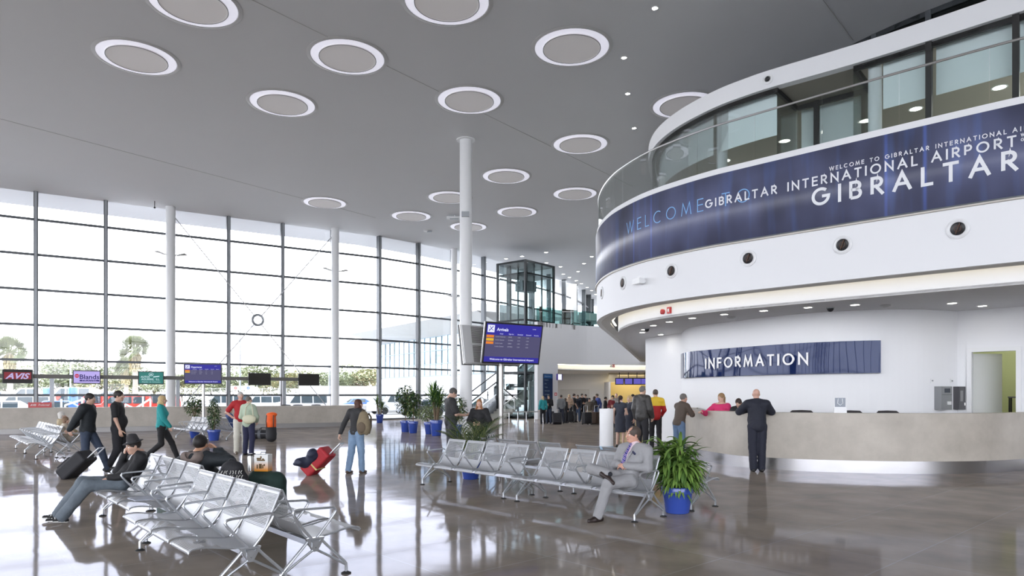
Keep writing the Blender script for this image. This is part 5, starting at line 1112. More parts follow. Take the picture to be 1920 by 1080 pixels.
# --- low wall, fence, sign board, barrier rails
a = XY(560, 95); b = XY(708, 98); m = MB(); m.wall([a, b], -.2, 2.9, .3); tag(m.build('boundary_wall', mat('white boundary wall', (.62, .61, .58), .7)), 'low pale boundary wall in front of the trees, right part', 'wall')
t = thing('fence', 'pale mesh fence with slim posts in front of the trees', 'fence'); a = Vector(XY(330, 72)); b = Vector(XY(700, 84)); 
for k in range(26): q = a.lerp(b, k/25); m = MB(); m.tube([(q.x, q.y, -.2), (q.x, q.y, 2.4)], .04, 5); m.build('post', mat('fence pale', (.55, .56, .55), .5), t)
m = MB()
for z in (.1, .7, 1.3, 1.9, 2.35): m.tube([(a.x, a.y, z), (b.x, b.y, z)], .015, 4)
for k in range(140): q = a.lerp(b, k/139); m.tube([(q.x, q.y, 0), (q.x, q.y, 2.35)], .01, 4)
m.build('mesh', MATS['fence pale'], t)
p = W3(455, 727.5, 66); t = thing('sign_board', 'long white board with a red and a blue round mark, outside', 'sign', p, .1); m = MB(); m.box((0, 0, 0), (2.2, .2, .42)); m.build('board', mat('board white', (.75, .75, .75), .5), t)
for dx, c in ((-.62, CR_), (.55, CBL)): m = MB(); m.lathe([(.05, 0), (.14, 0), (.14, .02)], (dx, -.12, 0), 20, M=Matrix.Rotation(math.pi/2, 4, 'X')); m.build('round_mark', c, t)
for s in (-.9, .9): m = MB(); m.tube([(s, 0, -.2), (s, 0, -p.z-.2)], .05); m.build('post', MIDM, t)
t = thing('barrier_rail', 'white slanted ramp rails outside between the walking people', 'railing')
m = MB()
for px0, y0, px1, y1, Y in ((165, 746, 122, 760, 46), (255, 765, 282, 748, 46), (235, 758, 250, 765, 46), (115, 748, 115, 765, 46), (268, 742, 268, 765, 46), (154, 745, 154, 765, 46)): m.tube([W3(px0, y0, Y), W3(px1, y1, Y)], .06, 6)

for px0, y0 in ((165, 746), (122, 760), (282, 748), (235, 758), (115, 748), (268, 742), (154, 745)): q = W3(px0, y0, 46); m.tube([q, (q.x, q.y, -.22)], .05, 6)
m.build('rail', mat('rail white', (.8, .8, .8), .5), t)
# --- terminal wing outside
t = thing('terminal_wing', 'white terminal wing with reflecting glass and deep roof overhang, outside', 'building')
a = Vector((-16.3, 85)); b = Vector((-.8, 62.9)); d = (b-a).normalized(); n_ = Vector((-d.y, d.x)); rz = math.atan2(d.y, d.x)   # left of travel points away to the right-back
bk = n_*14
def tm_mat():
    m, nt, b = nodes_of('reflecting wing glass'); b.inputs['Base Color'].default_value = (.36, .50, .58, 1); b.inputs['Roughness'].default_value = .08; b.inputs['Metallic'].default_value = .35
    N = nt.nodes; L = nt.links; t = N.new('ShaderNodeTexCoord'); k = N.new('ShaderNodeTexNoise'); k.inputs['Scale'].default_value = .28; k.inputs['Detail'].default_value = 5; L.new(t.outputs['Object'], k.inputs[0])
    cr = N.new('ShaderNodeValToRGB'); cr.color_ramp.elements[0].position = .42; cr.color_ramp.elements[0].color = (.16, .24, .26, 1); cr.color_ramp.elements[1].position = .56; cr.color_ramp.elements[1].color = (.48, .66, .82, 1); L.new(k.outputs[0], cr.inputs[0]); L.new(cr.outputs[0], b.inputs[0]); return m  # mottled sky-blue and dark tones in the colour stand in for reflections
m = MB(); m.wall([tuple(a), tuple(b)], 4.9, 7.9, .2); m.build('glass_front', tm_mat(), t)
m = MB(); m.wall([tuple(a), tuple(b)], 3.7, 4.9, .2); m.build('glass_band', mat('pale wing glass', (.55, .64, .64), .15, .2), t)
m = MB()
for k in range(22): q = a.lerp(b, k/21)-n_*.04; m.box((q.x, q.y, 5.8), (.06, .06, 4.2), rz)
for z in (3.7, 4.95, 6.4, 7.9): m.beam((*(a-n_*.05), z), (*(b-n_*.05), z), .06, .09)
m.build('mullions', mat('wing mullion', (.20, .26, .30), .5), t)
m = MB(); m.wall([tuple(a), tuple(b)], -.2, 3.7, .3); m.build('base_wall', mat('wing white', (.78, .78, .77), .7), t)
m = MB()
for k in range(10): q0 = a.lerp(b, .52); q1 = a.lerp(b, .80); m.beam((*(q0-n_*.04), 1.4+.2*k), (*(q1-n_*.04), 1.4+.2*k), .05, .06)
m.build('louvres', mat('louvre grey', (.45, .45, .45), .5), t)
e = 3.2; ra_ = a-d*2.5-n_*e; rb_ = b-n_*e*.9; m = MB(); m.prism([tuple(ra_), tuple(rb_), tuple(b+bk), tuple(a-d*2.5+bk)], 9.2, 9.9); m.build('roof', mat('wing roof', (.70, .70, .68), .7), t)
m = MB(); m.add([(*a, 7.9), (*b, 7.9), (*rb_, 9.2), (*ra_, 9.2)], [(0, 1, 2, 3)]); m.build('overhang', mat('wing soffit', (.55, .55, .53), .8), t)
# ================================================================ FIGURES: distance fields meshed with surface nets
def v3(a): return np.array(a, dtype=np.float32)
class SDF:
    def __init__(s): s.p = []
    def cone(s, a, b, ra, rb, k=.03): s.p.append(('c', v3(a), v3(b), ra, rb, k)); return s
    def ell(s, c, r, k=.03, M=None): s.p.append(('e', v3(c), v3(r), M, 0, k)); return s
    def sub(s, c, r, k=.008, M=None): s.p.append(('s', v3(c), v3(r), M, 0, k)); return s
    def cut(s, pt, n): s.p.append(('x', v3(pt), v3(n), 0, 0, 0)); return s      # keeps the side opposite to n
    def bounds(s):
        lo = np.array([9e9]*3); hi = -lo
        for t, a, b, c, d, k in s.p:
            if t == 'c':
                for q, r in ((a, c), (b, d)): lo = np.minimum(lo, q-r); hi = np.maximum(hi, q+r)
            elif t == 'e': r = max(b) if c is not None else b; lo = np.minimum(lo, a-r); hi = np.maximum(hi, a+r)
        return lo, hi
    def mesh(s, h, wr=0, seed=0):
        lo, hi = s.bounds(); lo = lo-2.5*h; n = np.ceil((hi-lo)/h).astype(int)+4
        ax = [lo[i]+h*np.arange(n[i], dtype=np.float32) for i in range(3)]; X, Y, Z = np.meshgrid(*ax, indexing='ij'); X = X.astype(np.float32); Y = Y.astype(np.float32); Z = Z.astype(np.float32)
        D = np.full(X.shape, 1.0, np.float32)
        def ev(t, a, b, c, d, X, Y, Z):
            if t == 'c':
                ba = b-a; L2 = float(ba@ba)+1e-9; T = np.clip(((X-a[0])*ba[0]+(Y-a[1])*ba[1]+(Z-a[2])*ba[2])/L2, 0, 1)
                return np.sqrt((X-a[0]-ba[0]*T)**2+(Y-a[1]-ba[1]*T)**2+(Z-a[2]-ba[2]*T)**2)-(c+(d-c)*T)
            x, y, z = X-a[0], Y-a[1], Z-a[2]
            if c is not None:
                R = np.array(c.transposed().to_3x3() if hasattr(c, 'transposed') else c, dtype=np.float32)
                x, y, z = R[0, 0]*x+R[0, 1]*y+R[0, 2]*z, R[1, 0]*x+R[1, 1]*y+R[1, 2]*z, R[2, 0]*x+R[2, 1]*y+R[2, 2]*z
            k0 = np.sqrt((x/b[0])**2+(y/b[1])**2+(z/b[2])**2)+1e-6; k1 = np.sqrt((x/b[0]**2)**2+(y/b[1]**2)**2+(z/b[2]**2)**2)+1e-6
            return k0*(k0-1)/k1
        for t, a, b, c, d, k in s.p:
            if t == 'x': D = np.maximum(D, (X-a[0])*b[0]+(Y-a[1])*b[1]+(Z-a[2])*b[2]); continue
            # restrict to the neighbourhood of the primitive
            r = max(c, d) if t == 'c' else float(max(b)); m = r+k+3*h
            l_ = (np.minimum(a, b) if t == 'c' else a)-m; h_ = (np.maximum(a, b) if t == 'c' else a)+m
            i0 = [max(0, int((l_[i]-lo[i])/h)) for i in range(3)]; i1 = [min(int(n[i]), int((h_[i]-lo[i])/h)+2) for i in range(3)]
            if any(i0[i] >= i1[i] for i in range(3)): continue
            sl = tuple(slice(i0[i], i1[i]) for i in range(3)); e = ev(t, a, b, c, d, X[sl], Y[sl], Z[sl]); D0 = D[sl]
            if t == 's':
                q = np.clip(.5-.5*(-e-D0)*-1/k, 0, 1) if False else None
                hh = np.clip(.5-.5*(D0+e)/k, 0, 1); D[sl] = D0+(-e-D0)*hh+k*hh*(1-hh)
            else:
                hh = np.clip(.5+.5*(D0-e)/k, 0, 1); D[sl] = D0+(e-D0)*hh-k*hh*(1-hh)
        if wr:
            D = D+wr*(np.sin(31*X+7*np.sin(9*Z+seed)+seed)*np.sin(27*Z+5*np.sin(11*Y)+2*seed)*.6+.5*np.sin(17*Z+14*X-11*Y+seed))
        return nets(D, lo, h)
def nets(D, lo, h):
    S_n = D < 0; n = D.shape; c = [slice(0, -1), slice(1, None)]
    acc = np.zeros((n[0]-1, n[1]-1, n[2]-1, 3), np.float32); cnt = np.zeros((n[0]-1, n[1]-1, n[2]-1), np.float32)
    for axis in range(3):
        for o1 in (0, 1):
            for o2 in (0, 1):
                oa = [0, 0, 0]; ob = [0, 0, 0]; oth = [i for i in range(3) if i != axis]
                oa[oth[0]] = ob[oth[0]] = o1; oa[oth[1]] = ob[oth[1]] = o2; ob[axis] = 1
                A = D[c[oa[0]], c[oa[1]], c[oa[2]]]; B = D[c[ob[0]], c[ob[1]], c[ob[2]]]; m = (A < 0) != (B < 0)
                t = np.where(m, A/(A-B+1e-12), 0)
                acc[..., axis] += np.where(m, t, 0); acc[..., oth[0]] += m*o1; acc[..., oth[1]] += m*o2; cnt += m
    on = cnt > 0; idx = -np.ones(on.shape, np.int64); idx[on] = np.arange(on.sum()); ijk = np.argwhere(on)
    V = (ijk+acc[on]/cnt[on][:, None])*h+np.array(lo)
    Fs = []
    for axis in range(3):
        oth = [(axis+1) % 3, (axis+2) % 3]; sl0 = [slice(None)]*3; sl1 = [slice(None)]*3; sl0[axis] = slice(0, -1); sl1[axis] = slice(1, None)
        A = S_n[tuple(sl0)]; B = S_n[tuple(sl1)]; e = np.argwhere(A != B); e = e[(e[:, oth[0]] > 0) & (e[:, oth[1]] > 0) & (e[:, oth[0]] < n[oth[0]]-1) & (e[:, oth[1]] < n[oth[1]]-1)]
        if len(e) == 0: continue
        ins = A[tuple(e.T)]; q = []
        for d1, d2 in ((-1, -1), (0, -1), (0, 0), (-1, 0)):
            f = e.copy(); f[:, oth[0]] += d1; f[:, oth[1]] += d2; q.append(idx[tuple(f.T)])
        q = np.stack(q, 1); q[~ins] = q[~ins][:, ::-1]; Fs.append(q)
    return V, np.concatenate(Fs)
def mesh_obj(name, parts, mats, parent, matfn=None):
    """parts: list of (V, F, material index or function)"""
    Vs = []; Fs = []; Ms = []; o = 0
    for V, Fq, mi in parts:
        Vs.append(V); Fs.append(Fq+o); o += len(V)
        if callable(mi): Ms.append(mi(V[Fq].mean(1)).astype(np.int32))
        else: Ms.append(np.full(len(Fq), mi, np.int32))
    V = np.concatenate(Vs); Fq = np.concatenate(Fs); M_ = np.concatenate(Ms)
    me = bpy.data.meshes.new(name); me.vertices.add(len(V)); me.vertices.foreach_set('co', V.astype(np.float32).ravel())
    me.loops.add(len(Fq)*4); me.loops.foreach_set('vertex_index', Fq.astype(np.int32).ravel()); me.polygons.add(len(Fq)); me.polygons.foreach_set('loop_start', np.arange(0, len(Fq)*4, 4, dtype=np.int32))
    me.update(calc_edges=True)
    for m in mats: me.materials.append(m)
    me.polygons.foreach_set('material_index', M_); me.polygons.foreach_set('use_smooth', np.ones(len(Fq), bool)); me.validate()
    ob = bpy.data.objects.new(name, me); C.objects.link(ob); ob.parent = parent; return ob
def nrm(v): v = Vector(v); return v.normalized()
def hand_sdf(wr, d, n, s, curl=.35, spread=1.0, thumb=.75):
    """wr wrist, d direction of the fingers, n the way the palm faces; thumb on the side w = chosen by caller through n x d sign"""
    f = SDF(); wr = Vector(wr); d = nrm(d); n = Vector(n); n = nrm(n-d*n.dot(d)); return f, wr, d, n
def add_hand(f, wr, d, n, sidew, s, curl, tip=None):
    wr = Vector(wr); d = nrm(d); n = Vector(n); n = nrm(n-d*n.dot(d)); w = nrm(d.cross(n))*sidew
    f.cone(wr-d*.03*s, wr+d*.015*s, .024*s, .024*s, .01)
    for k, o in enumerate((.026, .009, -.009, -.025)): f.cone(wr+d*.02*s+w*o*.7*s, wr+d*.085*s+w*o*s, .0135*s, .0125*s, .010)
    for o, ln_ in ((.029, .070), (.010, .079), (-.0095, .073), (-.027, .057)):
        p = wr+d*.088*s+w*o*s; dd = d+w*o*2.0; a = curl
        for j, fr in enumerate((.46, .30, .24)):
            dd = nrm(dd*math.cos(a)+n*math.sin(a)); q = p+dd*ln_*fr*s; f.cone(p, q, (.0092-.0009*j)*s, (.0085-.0010*j)*s, .002); p = q; a = curl*1.1
    p = wr+d*.022*s+w*.022*s; dd = nrm(d*.62+w*.75+n*.25)
    for j, l_ in enumerate((.040, .032, .026)): q = p+dd*l_*s; f.cone(p, q, (.0125-.0014*j)*s, (.0112-.0014*j)*s, .004); p = q; dd = nrm(dd+d*.35+n*curl*.5)
SKINS = {}
def skin(c=(.62, .40, .30)):
    k = 'skin %.2f %.2f' % c[:2]
    m = mat(k, c, .45, noise=.06, nscale=30); b = m.node_tree.nodes['Principled BSDF']; b.inputs['Subsurface Weight'].default_value = .08; b.inputs['Subsurface Radius'].default_value = (.02, .008, .005); return m
LIP = mat('lip', (.45, .18, .15), .45); EYW = mat('eye white', (.75, .74, .72), .2); EYI = mat('iris dark', (.03, .02, .015), .15)
STD = dict(pel=(0, 0, .95), ch=(0, .01, 1.27), nk=(0, -.01, 1.47), hd=(0, .025, 1.625), sL=(-.185, -.01, 1.41), sR=(.185, -.01, 1.41), eL=(-.235, -.04, 1.14), eR=(.235, -.04, 1.14), wL=(-.245, .04, .90), wR=(.245, .04, .90),
           hL=(-.09, 0, .93), hR=(.09, 0, .93), kL=(-.105, .025, .50), kR=(.105, .025, .50), aL=(-.11, -.02, .085), aR=(.11, -.02, .085), tL=(-.04, 1, 0), tR=(.04, 1, 0),
           dL=(0, .15, -1), dR=(0, .15, -1), nL=(1, .1, 0), nR=(-1, .1, 0), cL=.35, cR=.35)
def person(label, loc, rz, ht=1.75, pose=None, fem=False, vox=.018, hv=.0075, sk=(.62, .40, .30), top=None, bottom=None, shoes=((.02, .02, .02)), hair='short', hc=(.05, .03, .02), yaw=0, pitch=0, roll=0, group=None, belly=0, z=0, hands=True, extra=None):
    s = ht/1.75; J = dict(STD)
    if pose: J.update(pose)
    P = {k: (Vector(v)*s if k[0] not in 'tdnc' or k in ('nk', 'ch') else v) for k, v in J.items()}
    t = thing('person', label, 'person', (loc[0], loc[1], z), rz, group)
    top = dict(dict(col=(.1, .1, .1), sleeve=1.0, hem=.0, fat=.016, neck=.0, mats=None, fn=None, rough=.75, wr=.0035), **(top or {})); bottom = dict(dict(col=(.05, .05, .07), kind='trousers', fat=.018), **(bottom or {}))
    shw = .93 if fem else 1.0; PV, CHs, NK, HD = P['pel'], P['ch'], P['nk'], P['hd']
    for k in ('sL', 'sR'): P[k] = Vector((P[k].x*(.90 if fem else 1), P[k].y, P[k].z))
    up = nrm(NK-PV); upc = nrm(CHs-PV)
    fw = Vector((0, 1, 0)); fw = nrm(fw-up*fw.dot(up)); rt = fw.cross(up); RT = Matrix((rt, fw, up)).transposed()
    b = SDF(); w_ = 1 if not fem else .90
    def torso(f, g, k=.05, bl=0):
        f.ell(CHs+up*.02*s, (.155*w_*s+g, .105*s+g, .17*s+g), k, RT); f.ell((PV+CHs)/2, (.132*w_*s+g, .098*s+g+bl*.5, .16*s+g), k, RT); f.ell(PV, (.158*s+g, .112*s+g, .12*s+g), k, RT)
        if bl: f.ell((PV*1.15+CHs*.85)/2+fw*(.05*s), (.15*s+g, .10*s+g+bl, .15*s), k, RT)
        f.cone(P['sL']*.92+P['sR']*.08, P['sR']*.92+P['sL']*.08, .056*s+g, .056*s+g, k); f.cone(P['sL']*.7+NK*.3, NK+up*.02*s, .05*s+g*.7, .045*s+g*.6, k); f.cone(P['sR']*.7+NK*.3, NK+up*.02*s, .05*s+g*.7, .045*s+g*.6, k)
        if fem:
            for q in (-1, 1): f.ell(CHs+rt*q*.07*s+fw*.075*s, (.062*s+g*.6,)*3, .04)
    torso(b, -.004)
    for S__ in 'LR':
        b.cone(P['s'+S__], P['e'+S__], .046*s, .037*s, .03); b.cone(P['e'+S__], P['w'+S__], .039*s, .027*s, .02)
        b.cone(P['h'+S__], P['k'+S__], .078*s, .052*s, .04); b.cone(P['k'+S__], P['a'+S__], .053*s, .036*s, .03)
    b.cone(NK-up*.05*s, HD-Vector((0, .02*s, .07*s)), .056*s if not fem else .047*s, .052*s if not fem else .046*s, .03)
    parts = []; V, Fq = b.mesh(vox); parts.append((V, Fq, 0))
    # head
    MH = Matrix.Rotation(math.radians(yaw), 4, 'Z') @ Matrix.Rotation(math.radians(pitch), 4, 'X') @ Matrix.Rotation(math.radians(roll), 4, 'Y')
    hs = s*(.97 if not fem else .93)
    h = SDF(); h.ell((0, -.015, .030), (.072, .092, .085)).ell((0, .018, -.035), (.059, .070, .078), .03).ell((0, .052, -.090), (.028 if not fem else .022, .026, .020), .03)
    h.cone((-.035, .076, .020), (.035, .076, .020), .011, .011, .015).cone((0, .086, .008), (0, .108, -.028), .007, .0125, .010).ell((-.011, .098, -.034), (.009, .010, .008), .006).ell((.011, .098, -.034), (.009, .010, .008), .006)
    for q in (-1, 1): h.ell((q*.036, .056, -.028), (.022, .022, .02), .02).sub((q*.031, .098, .001), (.015, .014, .0075), .006).ell((q*.074, -.006, -.006), (.009, .019, .030), .006)
    h.ell((0, .082, -.059), (.021, .012, .0055), .006).ell((0, .081, -.068), (.018, .012, .006), .006).cone((0, -.02, -.06), (0, -.04, -.13), .052, .050, .03)
    V, Fq = h.mesh(hv)
    def hm(c):
        r = np.zeros(len(c), int); r[(np.abs(c[:, 0]) < .022) & (c[:, 2] < -.054) & (c[:, 2] > -.074) & (c[:, 1] > .080)] = 1
        r[(np.abs(np.abs(c[:, 0])-.032) < .017) & (c[:, 2] > .015) & (c[:, 2] < .024) & (c[:, 1] > .07)] = 4; return r
    mi = hm(V[Fq].mean(1)); A = np.array(MH.to_3x3(), dtype=np.float32)*hs; hp = np.array(HD, dtype=np.float32)
    TX = lambda V: V @ A.T+hp
    parts.append((TX(V), Fq, (lambda mi_: (lambda c: mi_))(mi)))
    if hv < .0095:
        for q in (-1, 1):
            e = SDF().ell((q*.031, .0725, .001), (.0120,)*3); V, Fq = e.mesh(.004); parts.append((TX(V), Fq, 2)); e = SDF().ell((q*.031, .0800, .001), (.0056,)*3); V, Fq = e.mesh(.003); parts.append((TX(V), Fq, 3))
    if hands:
        for S__, sg in (('L', 1), ('R', -1)):
            f = SDF(); n = Vector(P['n'+S__]); add_hand(f, P['w'+S__], P['d'+S__], n, (1 if S__ == 'L' else -1)*-1, s*(1 if not fem else .9), P['c'+S__]); V, Fq = f.mesh(.0055 if hv < .0095 else .0085); parts.append((V, Fq, 0))
    hm_ = mat('hair %.2f %.2f %.2f' % hc, hc, .6, noise=.4, nscale=60)
    mesh_obj('body', parts, [skin(sk), LIP, EYW, EYI, hm_], t)
    # hair
    if hair != 'bald' and hair != 'none':
        f = SDF(); E = .006 if hair in ('crop', 'grey_short') else .010
        f.ell((0, -.018, .036), (.075+E, .095+E, .086+E))
        if hair in ('long', 'bob'): f.ell((0, -.045, -.045), (.088, .060, .085 if hair == 'bob' else .11), .03)
        if hair == 'long': f.cone((0, -.075, -.09), (0, -.085, -.20), .065, .045, .04); f.cone((-.06, -.01, -.06), (-.075, .02, -.17), .028, .024, .03); f.cone((.06, -.01, -.06), (.075, .02, -.17), .028, .024, .03)
        if hair == 'pony': f.ell((0, -.115, .01), (.03, .035, .03), .01); f.cone((0, -.135, .0), (0, -.14, -.16), .034, .022, .02)
        if hair == 'bun': f.ell((0, -.115, -.01), (.035, .03, .035), .01)
        f.sub((0, .118, -.035), (.066, .072, .098), .012)
        if hair in ('short', 'crop', 'grey_short', 'pony', 'bun'):
            f.sub((0, .03, -.09), (.13, .085, .075), .02); f.cut((0, 0, -.055), (0, .35, -1)) if hair not in ('pony', 'bun') else None
        if hair == 'receding': f.sub((0, .09, .10), (.055, .075, .06), .01)
        V, Fq = f.mesh(hv, .0012); mesh_obj('hair', [(TX(V), Fq, 0)], [hm_], t)
    # top
    g = top['fat']*s; f = SDF(); torso(f, g, .05, belly)
    for S__ in 'LR':
        f.cone(P['s'+S__], P['e'+S__], .050*s+g, .043*s+g*.9, .035)
        if top['sleeve'] > .5: q = P['e'+S__].lerp(P['w'+S__], top['sleeve']); f.cone(P['e'+S__], q, .043*s+g*.9, .031*s+g*.8, .02)
    if top['sleeve'] <= .5:
        f2 = SDF(); 
        f.p = [p for p in f.p if True]; 
        for i in range(len(f.p)-1, -1, -1):
            pass
        f.p = f.p[:-2]
        for S__ in 'LR': q = P['s'+S__].lerp(P['e'+S__], top['sleeve']*1.5+.05); f.cone(P['s'+S__], q, .052*s+g, .050*s+g, .03)
    if top.get('skirtlen'):
        f.cone(PV, PV-up*top['skirtlen']*s+fw*.0, .155*s+g, .17*s+g, .06)
    f.cut(PV-up*(top['hem']*s), -up) if not top.get('skirtlen') else f.cut(PV-up*top['skirtlen']*s, -up)
    f.cut(NK+up*(.045*s-top['neck']*s)+fw*.0, nrm(up+fw*.35))
    tm = top['mats'] or [mat('cloth %.2f %.2f %.2f' % top['col'], top['col'], top['rough'], noise=.12, nscale=9, bump=.9)]
    V, Fq = f.mesh(vox, top['wr'], len(label)); inv = None
    mesh_obj(top.get('name', 'shirt'), [(V, Fq, (lambda fn: (lambda c: fn(c/s)))(top['fn']) if top['fn'] else 0)], tm, t)
    # bottom
    f = SDF(); g = bottom['fat']*s
    bm2 = bottom.get('mats') or [mat('cloth %.2f %.2f %.2f' % bottom['col'], bottom['col'], .8, noise=.15, nscale=9, bump=.9)]
    if bottom['kind'] == 'trousers':
        f.ell(PV, (.160*s+g*.4, .115*s+g*.4, .125*s), .05, RT)
        for S__ in 'LR':
            a = P['a'+S__]; k_ = P['k'+S__]; dr = nrm(a-k_); f.cone(P['h'+S__], k_, .080*s+g, .056*s+g, .04); f.cone(k_, a-dr*(-.01*s), .056*s+g, .045*s+g, .03)
        f.cut(PV+up*.10*s, up)
        V, Fq = f.mesh(vox, .004, len(label)+3); mesh_obj('trousers', [(V, Fq, 0)], bm2, t)
    elif bottom['kind'] == 'skirt':
        ln_ = bottom.get('len', .48); f.ell(PV, (.165*s, .12*s, .12*s), .05, RT); f.cone(PV-up*.05, PV-up*ln_*s, .155*s, .175*s, .05); f.cut(PV-up*ln_*s, -up); f.cut(PV+up*.08*s, up); V, Fq = f.mesh(vox, .003); mesh_obj('skirt', [(V, Fq, 0)], bm2, t)
    # shoes
    for S__ in 'LR':
        a = P['a'+S__]; td = nrm(P['t'+S__]); f = SDF(); dn = Vector(P.get('f'+S__, (0, 0, -1))); dn = nrm(dn-td*dn.dot(td)); base = a+dn*.052*s; f.cone(base-td*.055*s, base+td*.06*s, .036*s, .040*s, .03); f.cone(base+td*.06*s+dn*.006*s, base+td*.155*s+dn*.012*s, .040*s, .030*s, .03); f.cone(a+dn*.01*s, base, .040*s, .038*s, .03)
        f.cut(a+dn*.083*s, dn); V, Fq = f.mesh(.010 if hv < .0095 else .016); dz = a+dn*.083*s
        shm = [mat('shoe %.2f %.2f' % shoes[:2], shoes, .4)] if not isinstance(shoes[0], bpy.types.Material) else list(shoes)
        if len(shm) > 1:
            dd0 = dz
            fn = lambda c, dn=dn, dd0=dd0: np.where(((c-np.array(dd0)) @ np.array(dn)) > -.018, 1, 0)+np.where((np.abs(((c-np.array(dd0)) @ np.array(td)) % .030-.015) < .006) & (((c-np.array(dd0)) @ np.array(td)) > .03) & (((c-np.array(dd0)) @ np.array(dn)) < -.045), 1, 0)
            mesh_obj('shoe', [(V, Fq, fn)], shm, t)
        else: mesh_obj('shoe', [(V, Fq, 0)], shm, t)
    return t, P, s, MH, HD, hs, up, fw, rt, RT
def blob(name, f, m, parent=None, h=.012, wr=0, matfn=None):
    V, Fq = f.mesh(h, wr, 1); return mesh_obj(name, [(V, Fq, matfn or 0)], m if isinstance(m, list) else [m], parent)
def face(rz_world_vec): return math.atan2(-rz_world_vec[0], rz_world_vec[1])
# ---------------------------------------------------------------- figures in the foreground
RZN = face(NV); RZS = face(-NV)
def seat_pos(h, k, W=.555): q = Vector(h)+DV*(W*(k+.5)); return (q.x, q.y)
BLK = (.012, .012, .014)
# 1 suited man, ankle resting on knee
def suit_fn(c): 
    r = np.zeros(len(c), int); return r
GREY = mat('grey suit', (.29, .29, .30), .8, noise=.12, nscale=8, bump=1.0)
pose = dict(pel=(0, .13, .50), ch=(0, -.0, .79), nk=(0, -.085, .985), hd=(.03, -.055, 1.125), sL=(-.205, -.075, .92), sR=(.205, -.05, .92), eL=(-.27, .0, .69), wL=(-.05, .20, .72), eR=(.26, .03, .70), wR=(.07, .22, .735),
            hL=(-.09, .16, .52), hR=(.09, .16, .54), kL=(-.01, .52, .50), aL=(.06, .64, .085), tL=(.15, 1, 0), kR=(.37, .42, .66), aR=(.02, .50, .63), tR=(-.85, -.1, -.45), fR=(.35, .75, -.55), dL=(1, .25, -.1), nL=(.1, -.5, -1), dR=(-1, .3, -.1), nR=(-.1, -.6, -1), cL=.55, cR=.6)
h4 = seat_pos(hA2, 3)
t, P, s, MH, HD, hs, up, fw, rt, RT = person('man in a grey suit and striped tie sitting with one ankle on his knee', h4, RZN, 1.67, pose, vox=.011, hv=.005, sk=(.60, .33, .24), top=dict(col=(.3, .3, .31), mats=[GREY], hem=.13, fat=.024, neck=.01, name='jacket', wr=.003), bottom=dict(mats=[GREY], fat=.02), shoes=(.03, .02, .018), hair='receding', hc=(.07, .05, .04), yaw=-22, pitch=2)
ck = CHs_ = P['ch']
f = SDF(); a = P['nk']+fw*.06*s; bq = (P['ch']*.45+P['pel']*.55)+fw*.150*s
f.cone(P['nk']+fw*.055*s-up*.03*s, P['ch']+fw*.118*s, .040*s, .042*s, .03); f.cone(P['ch']+fw*.118*s, bq, .042*s, .012*s, .03); f.cone(P['nk']+rt*.03*s+fw*.03*s, P['nk']-rt*.03*s+fw*.03*s, .046*s, .046*s, .03)
blob('shirt_front', f, mat('pale pink shirt', (.72, .58, .64), .7), t, .008)
def tie_mat():
    m, nt, b_ = nodes_of('striped tie'); N = nt.nodes; L = nt.links; tc_ = N.new('ShaderNodeTexCoord'); mp = N.new('ShaderNodeMapping'); mp.inputs['Rotation'].default_value = (0, math.radians(35), 0); wv = N.new('ShaderNodeTexWave'); wv.inputs['Scale'].default_value = 9; L.new(tc_.outputs['Object'], mp.inputs[0]); L.new(mp.outputs[0], wv.inputs[0]); wv.bands_direction = 'Z'
    cr = N.new('ShaderNodeValToRGB'); cr.color_ramp.interpolation = 'CONSTANT'; e = cr.color_ramp.elements; e[0].color = (.04, .04, .22, 1); e[1].position = .5; e[1].color = (.55, .48, .75, 1); x = e.new(.78); x.color = (.10, .05, .22, 1); L.new(wv.outputs[0], cr.inputs[0]); L.new(cr.outputs[0], b_.inputs[0]); b_.inputs['Roughness'].default_value = .4; return m
f = SDF(); k0 = P['nk']+fw*.118*s-up*.035*s; k1 = P['ch']+fw*.165*s; k2 = bq+fw*.015*s; f.ell(k0, (.020*s, .014*s, .020*s), .01, RT); 
f.cone(k0, k1, .013*s, .022*s, .01); f.cone(k1, k2, .022*s, .030*s, .01); blob('tie', f, tie_mat(), t, .006)
f = SDF(); pk = P['ch']+up*.045*s-rt*.085*s+fw*.118*s
for q in range(4): f.ell(pk+rt*(.02*q-.03)*s+up*(.012*((q*7) % 3))*s, (.016*s, .012*s, .018*s), .004)
blob('pocket_square', f, mat('navy silk', (.01, .015, .06), .5), t, .006)
for S__ in 'LR':
    w0 = P['w'+S__]; e0 = P['e'+S__]; dd_ = nrm(w0-e0); f = SDF().cone(w0-dd_*.035*s, w0-dd_*.004*s, .036*s, .036*s, .01); f.cut(w0, dd_); blob('cuff', f, mat('white cuff', (.8, .8, .82), .7), t, .006)
for sg in (-1, 1):   # lapels
    f = SDF(); a0 = P['nk']+rt*sg*.058*s+fw*.045*s; b0 = P['ch']+rt*sg*.05*s+fw*.140*s+up*.03*s; c0 = bq+fw*.012*s+rt*sg*.012*s; f.cone(a0, b0, .016*s, .020*s, .01); f.cone(b0, c0, .020*s, .008*s, .01); blob('lapel', f, GREY, t, .007)
f = SDF(); a0 = P['aR']; k_ = nrm(P['aR']-P['kR']); f.cone(a0-k_*.01*s, a0+k_*.05*s, .040*s, .038*s, .02); blob('sock', f, mat('dark sock', (.02, .022, .03), .9), t, .008)
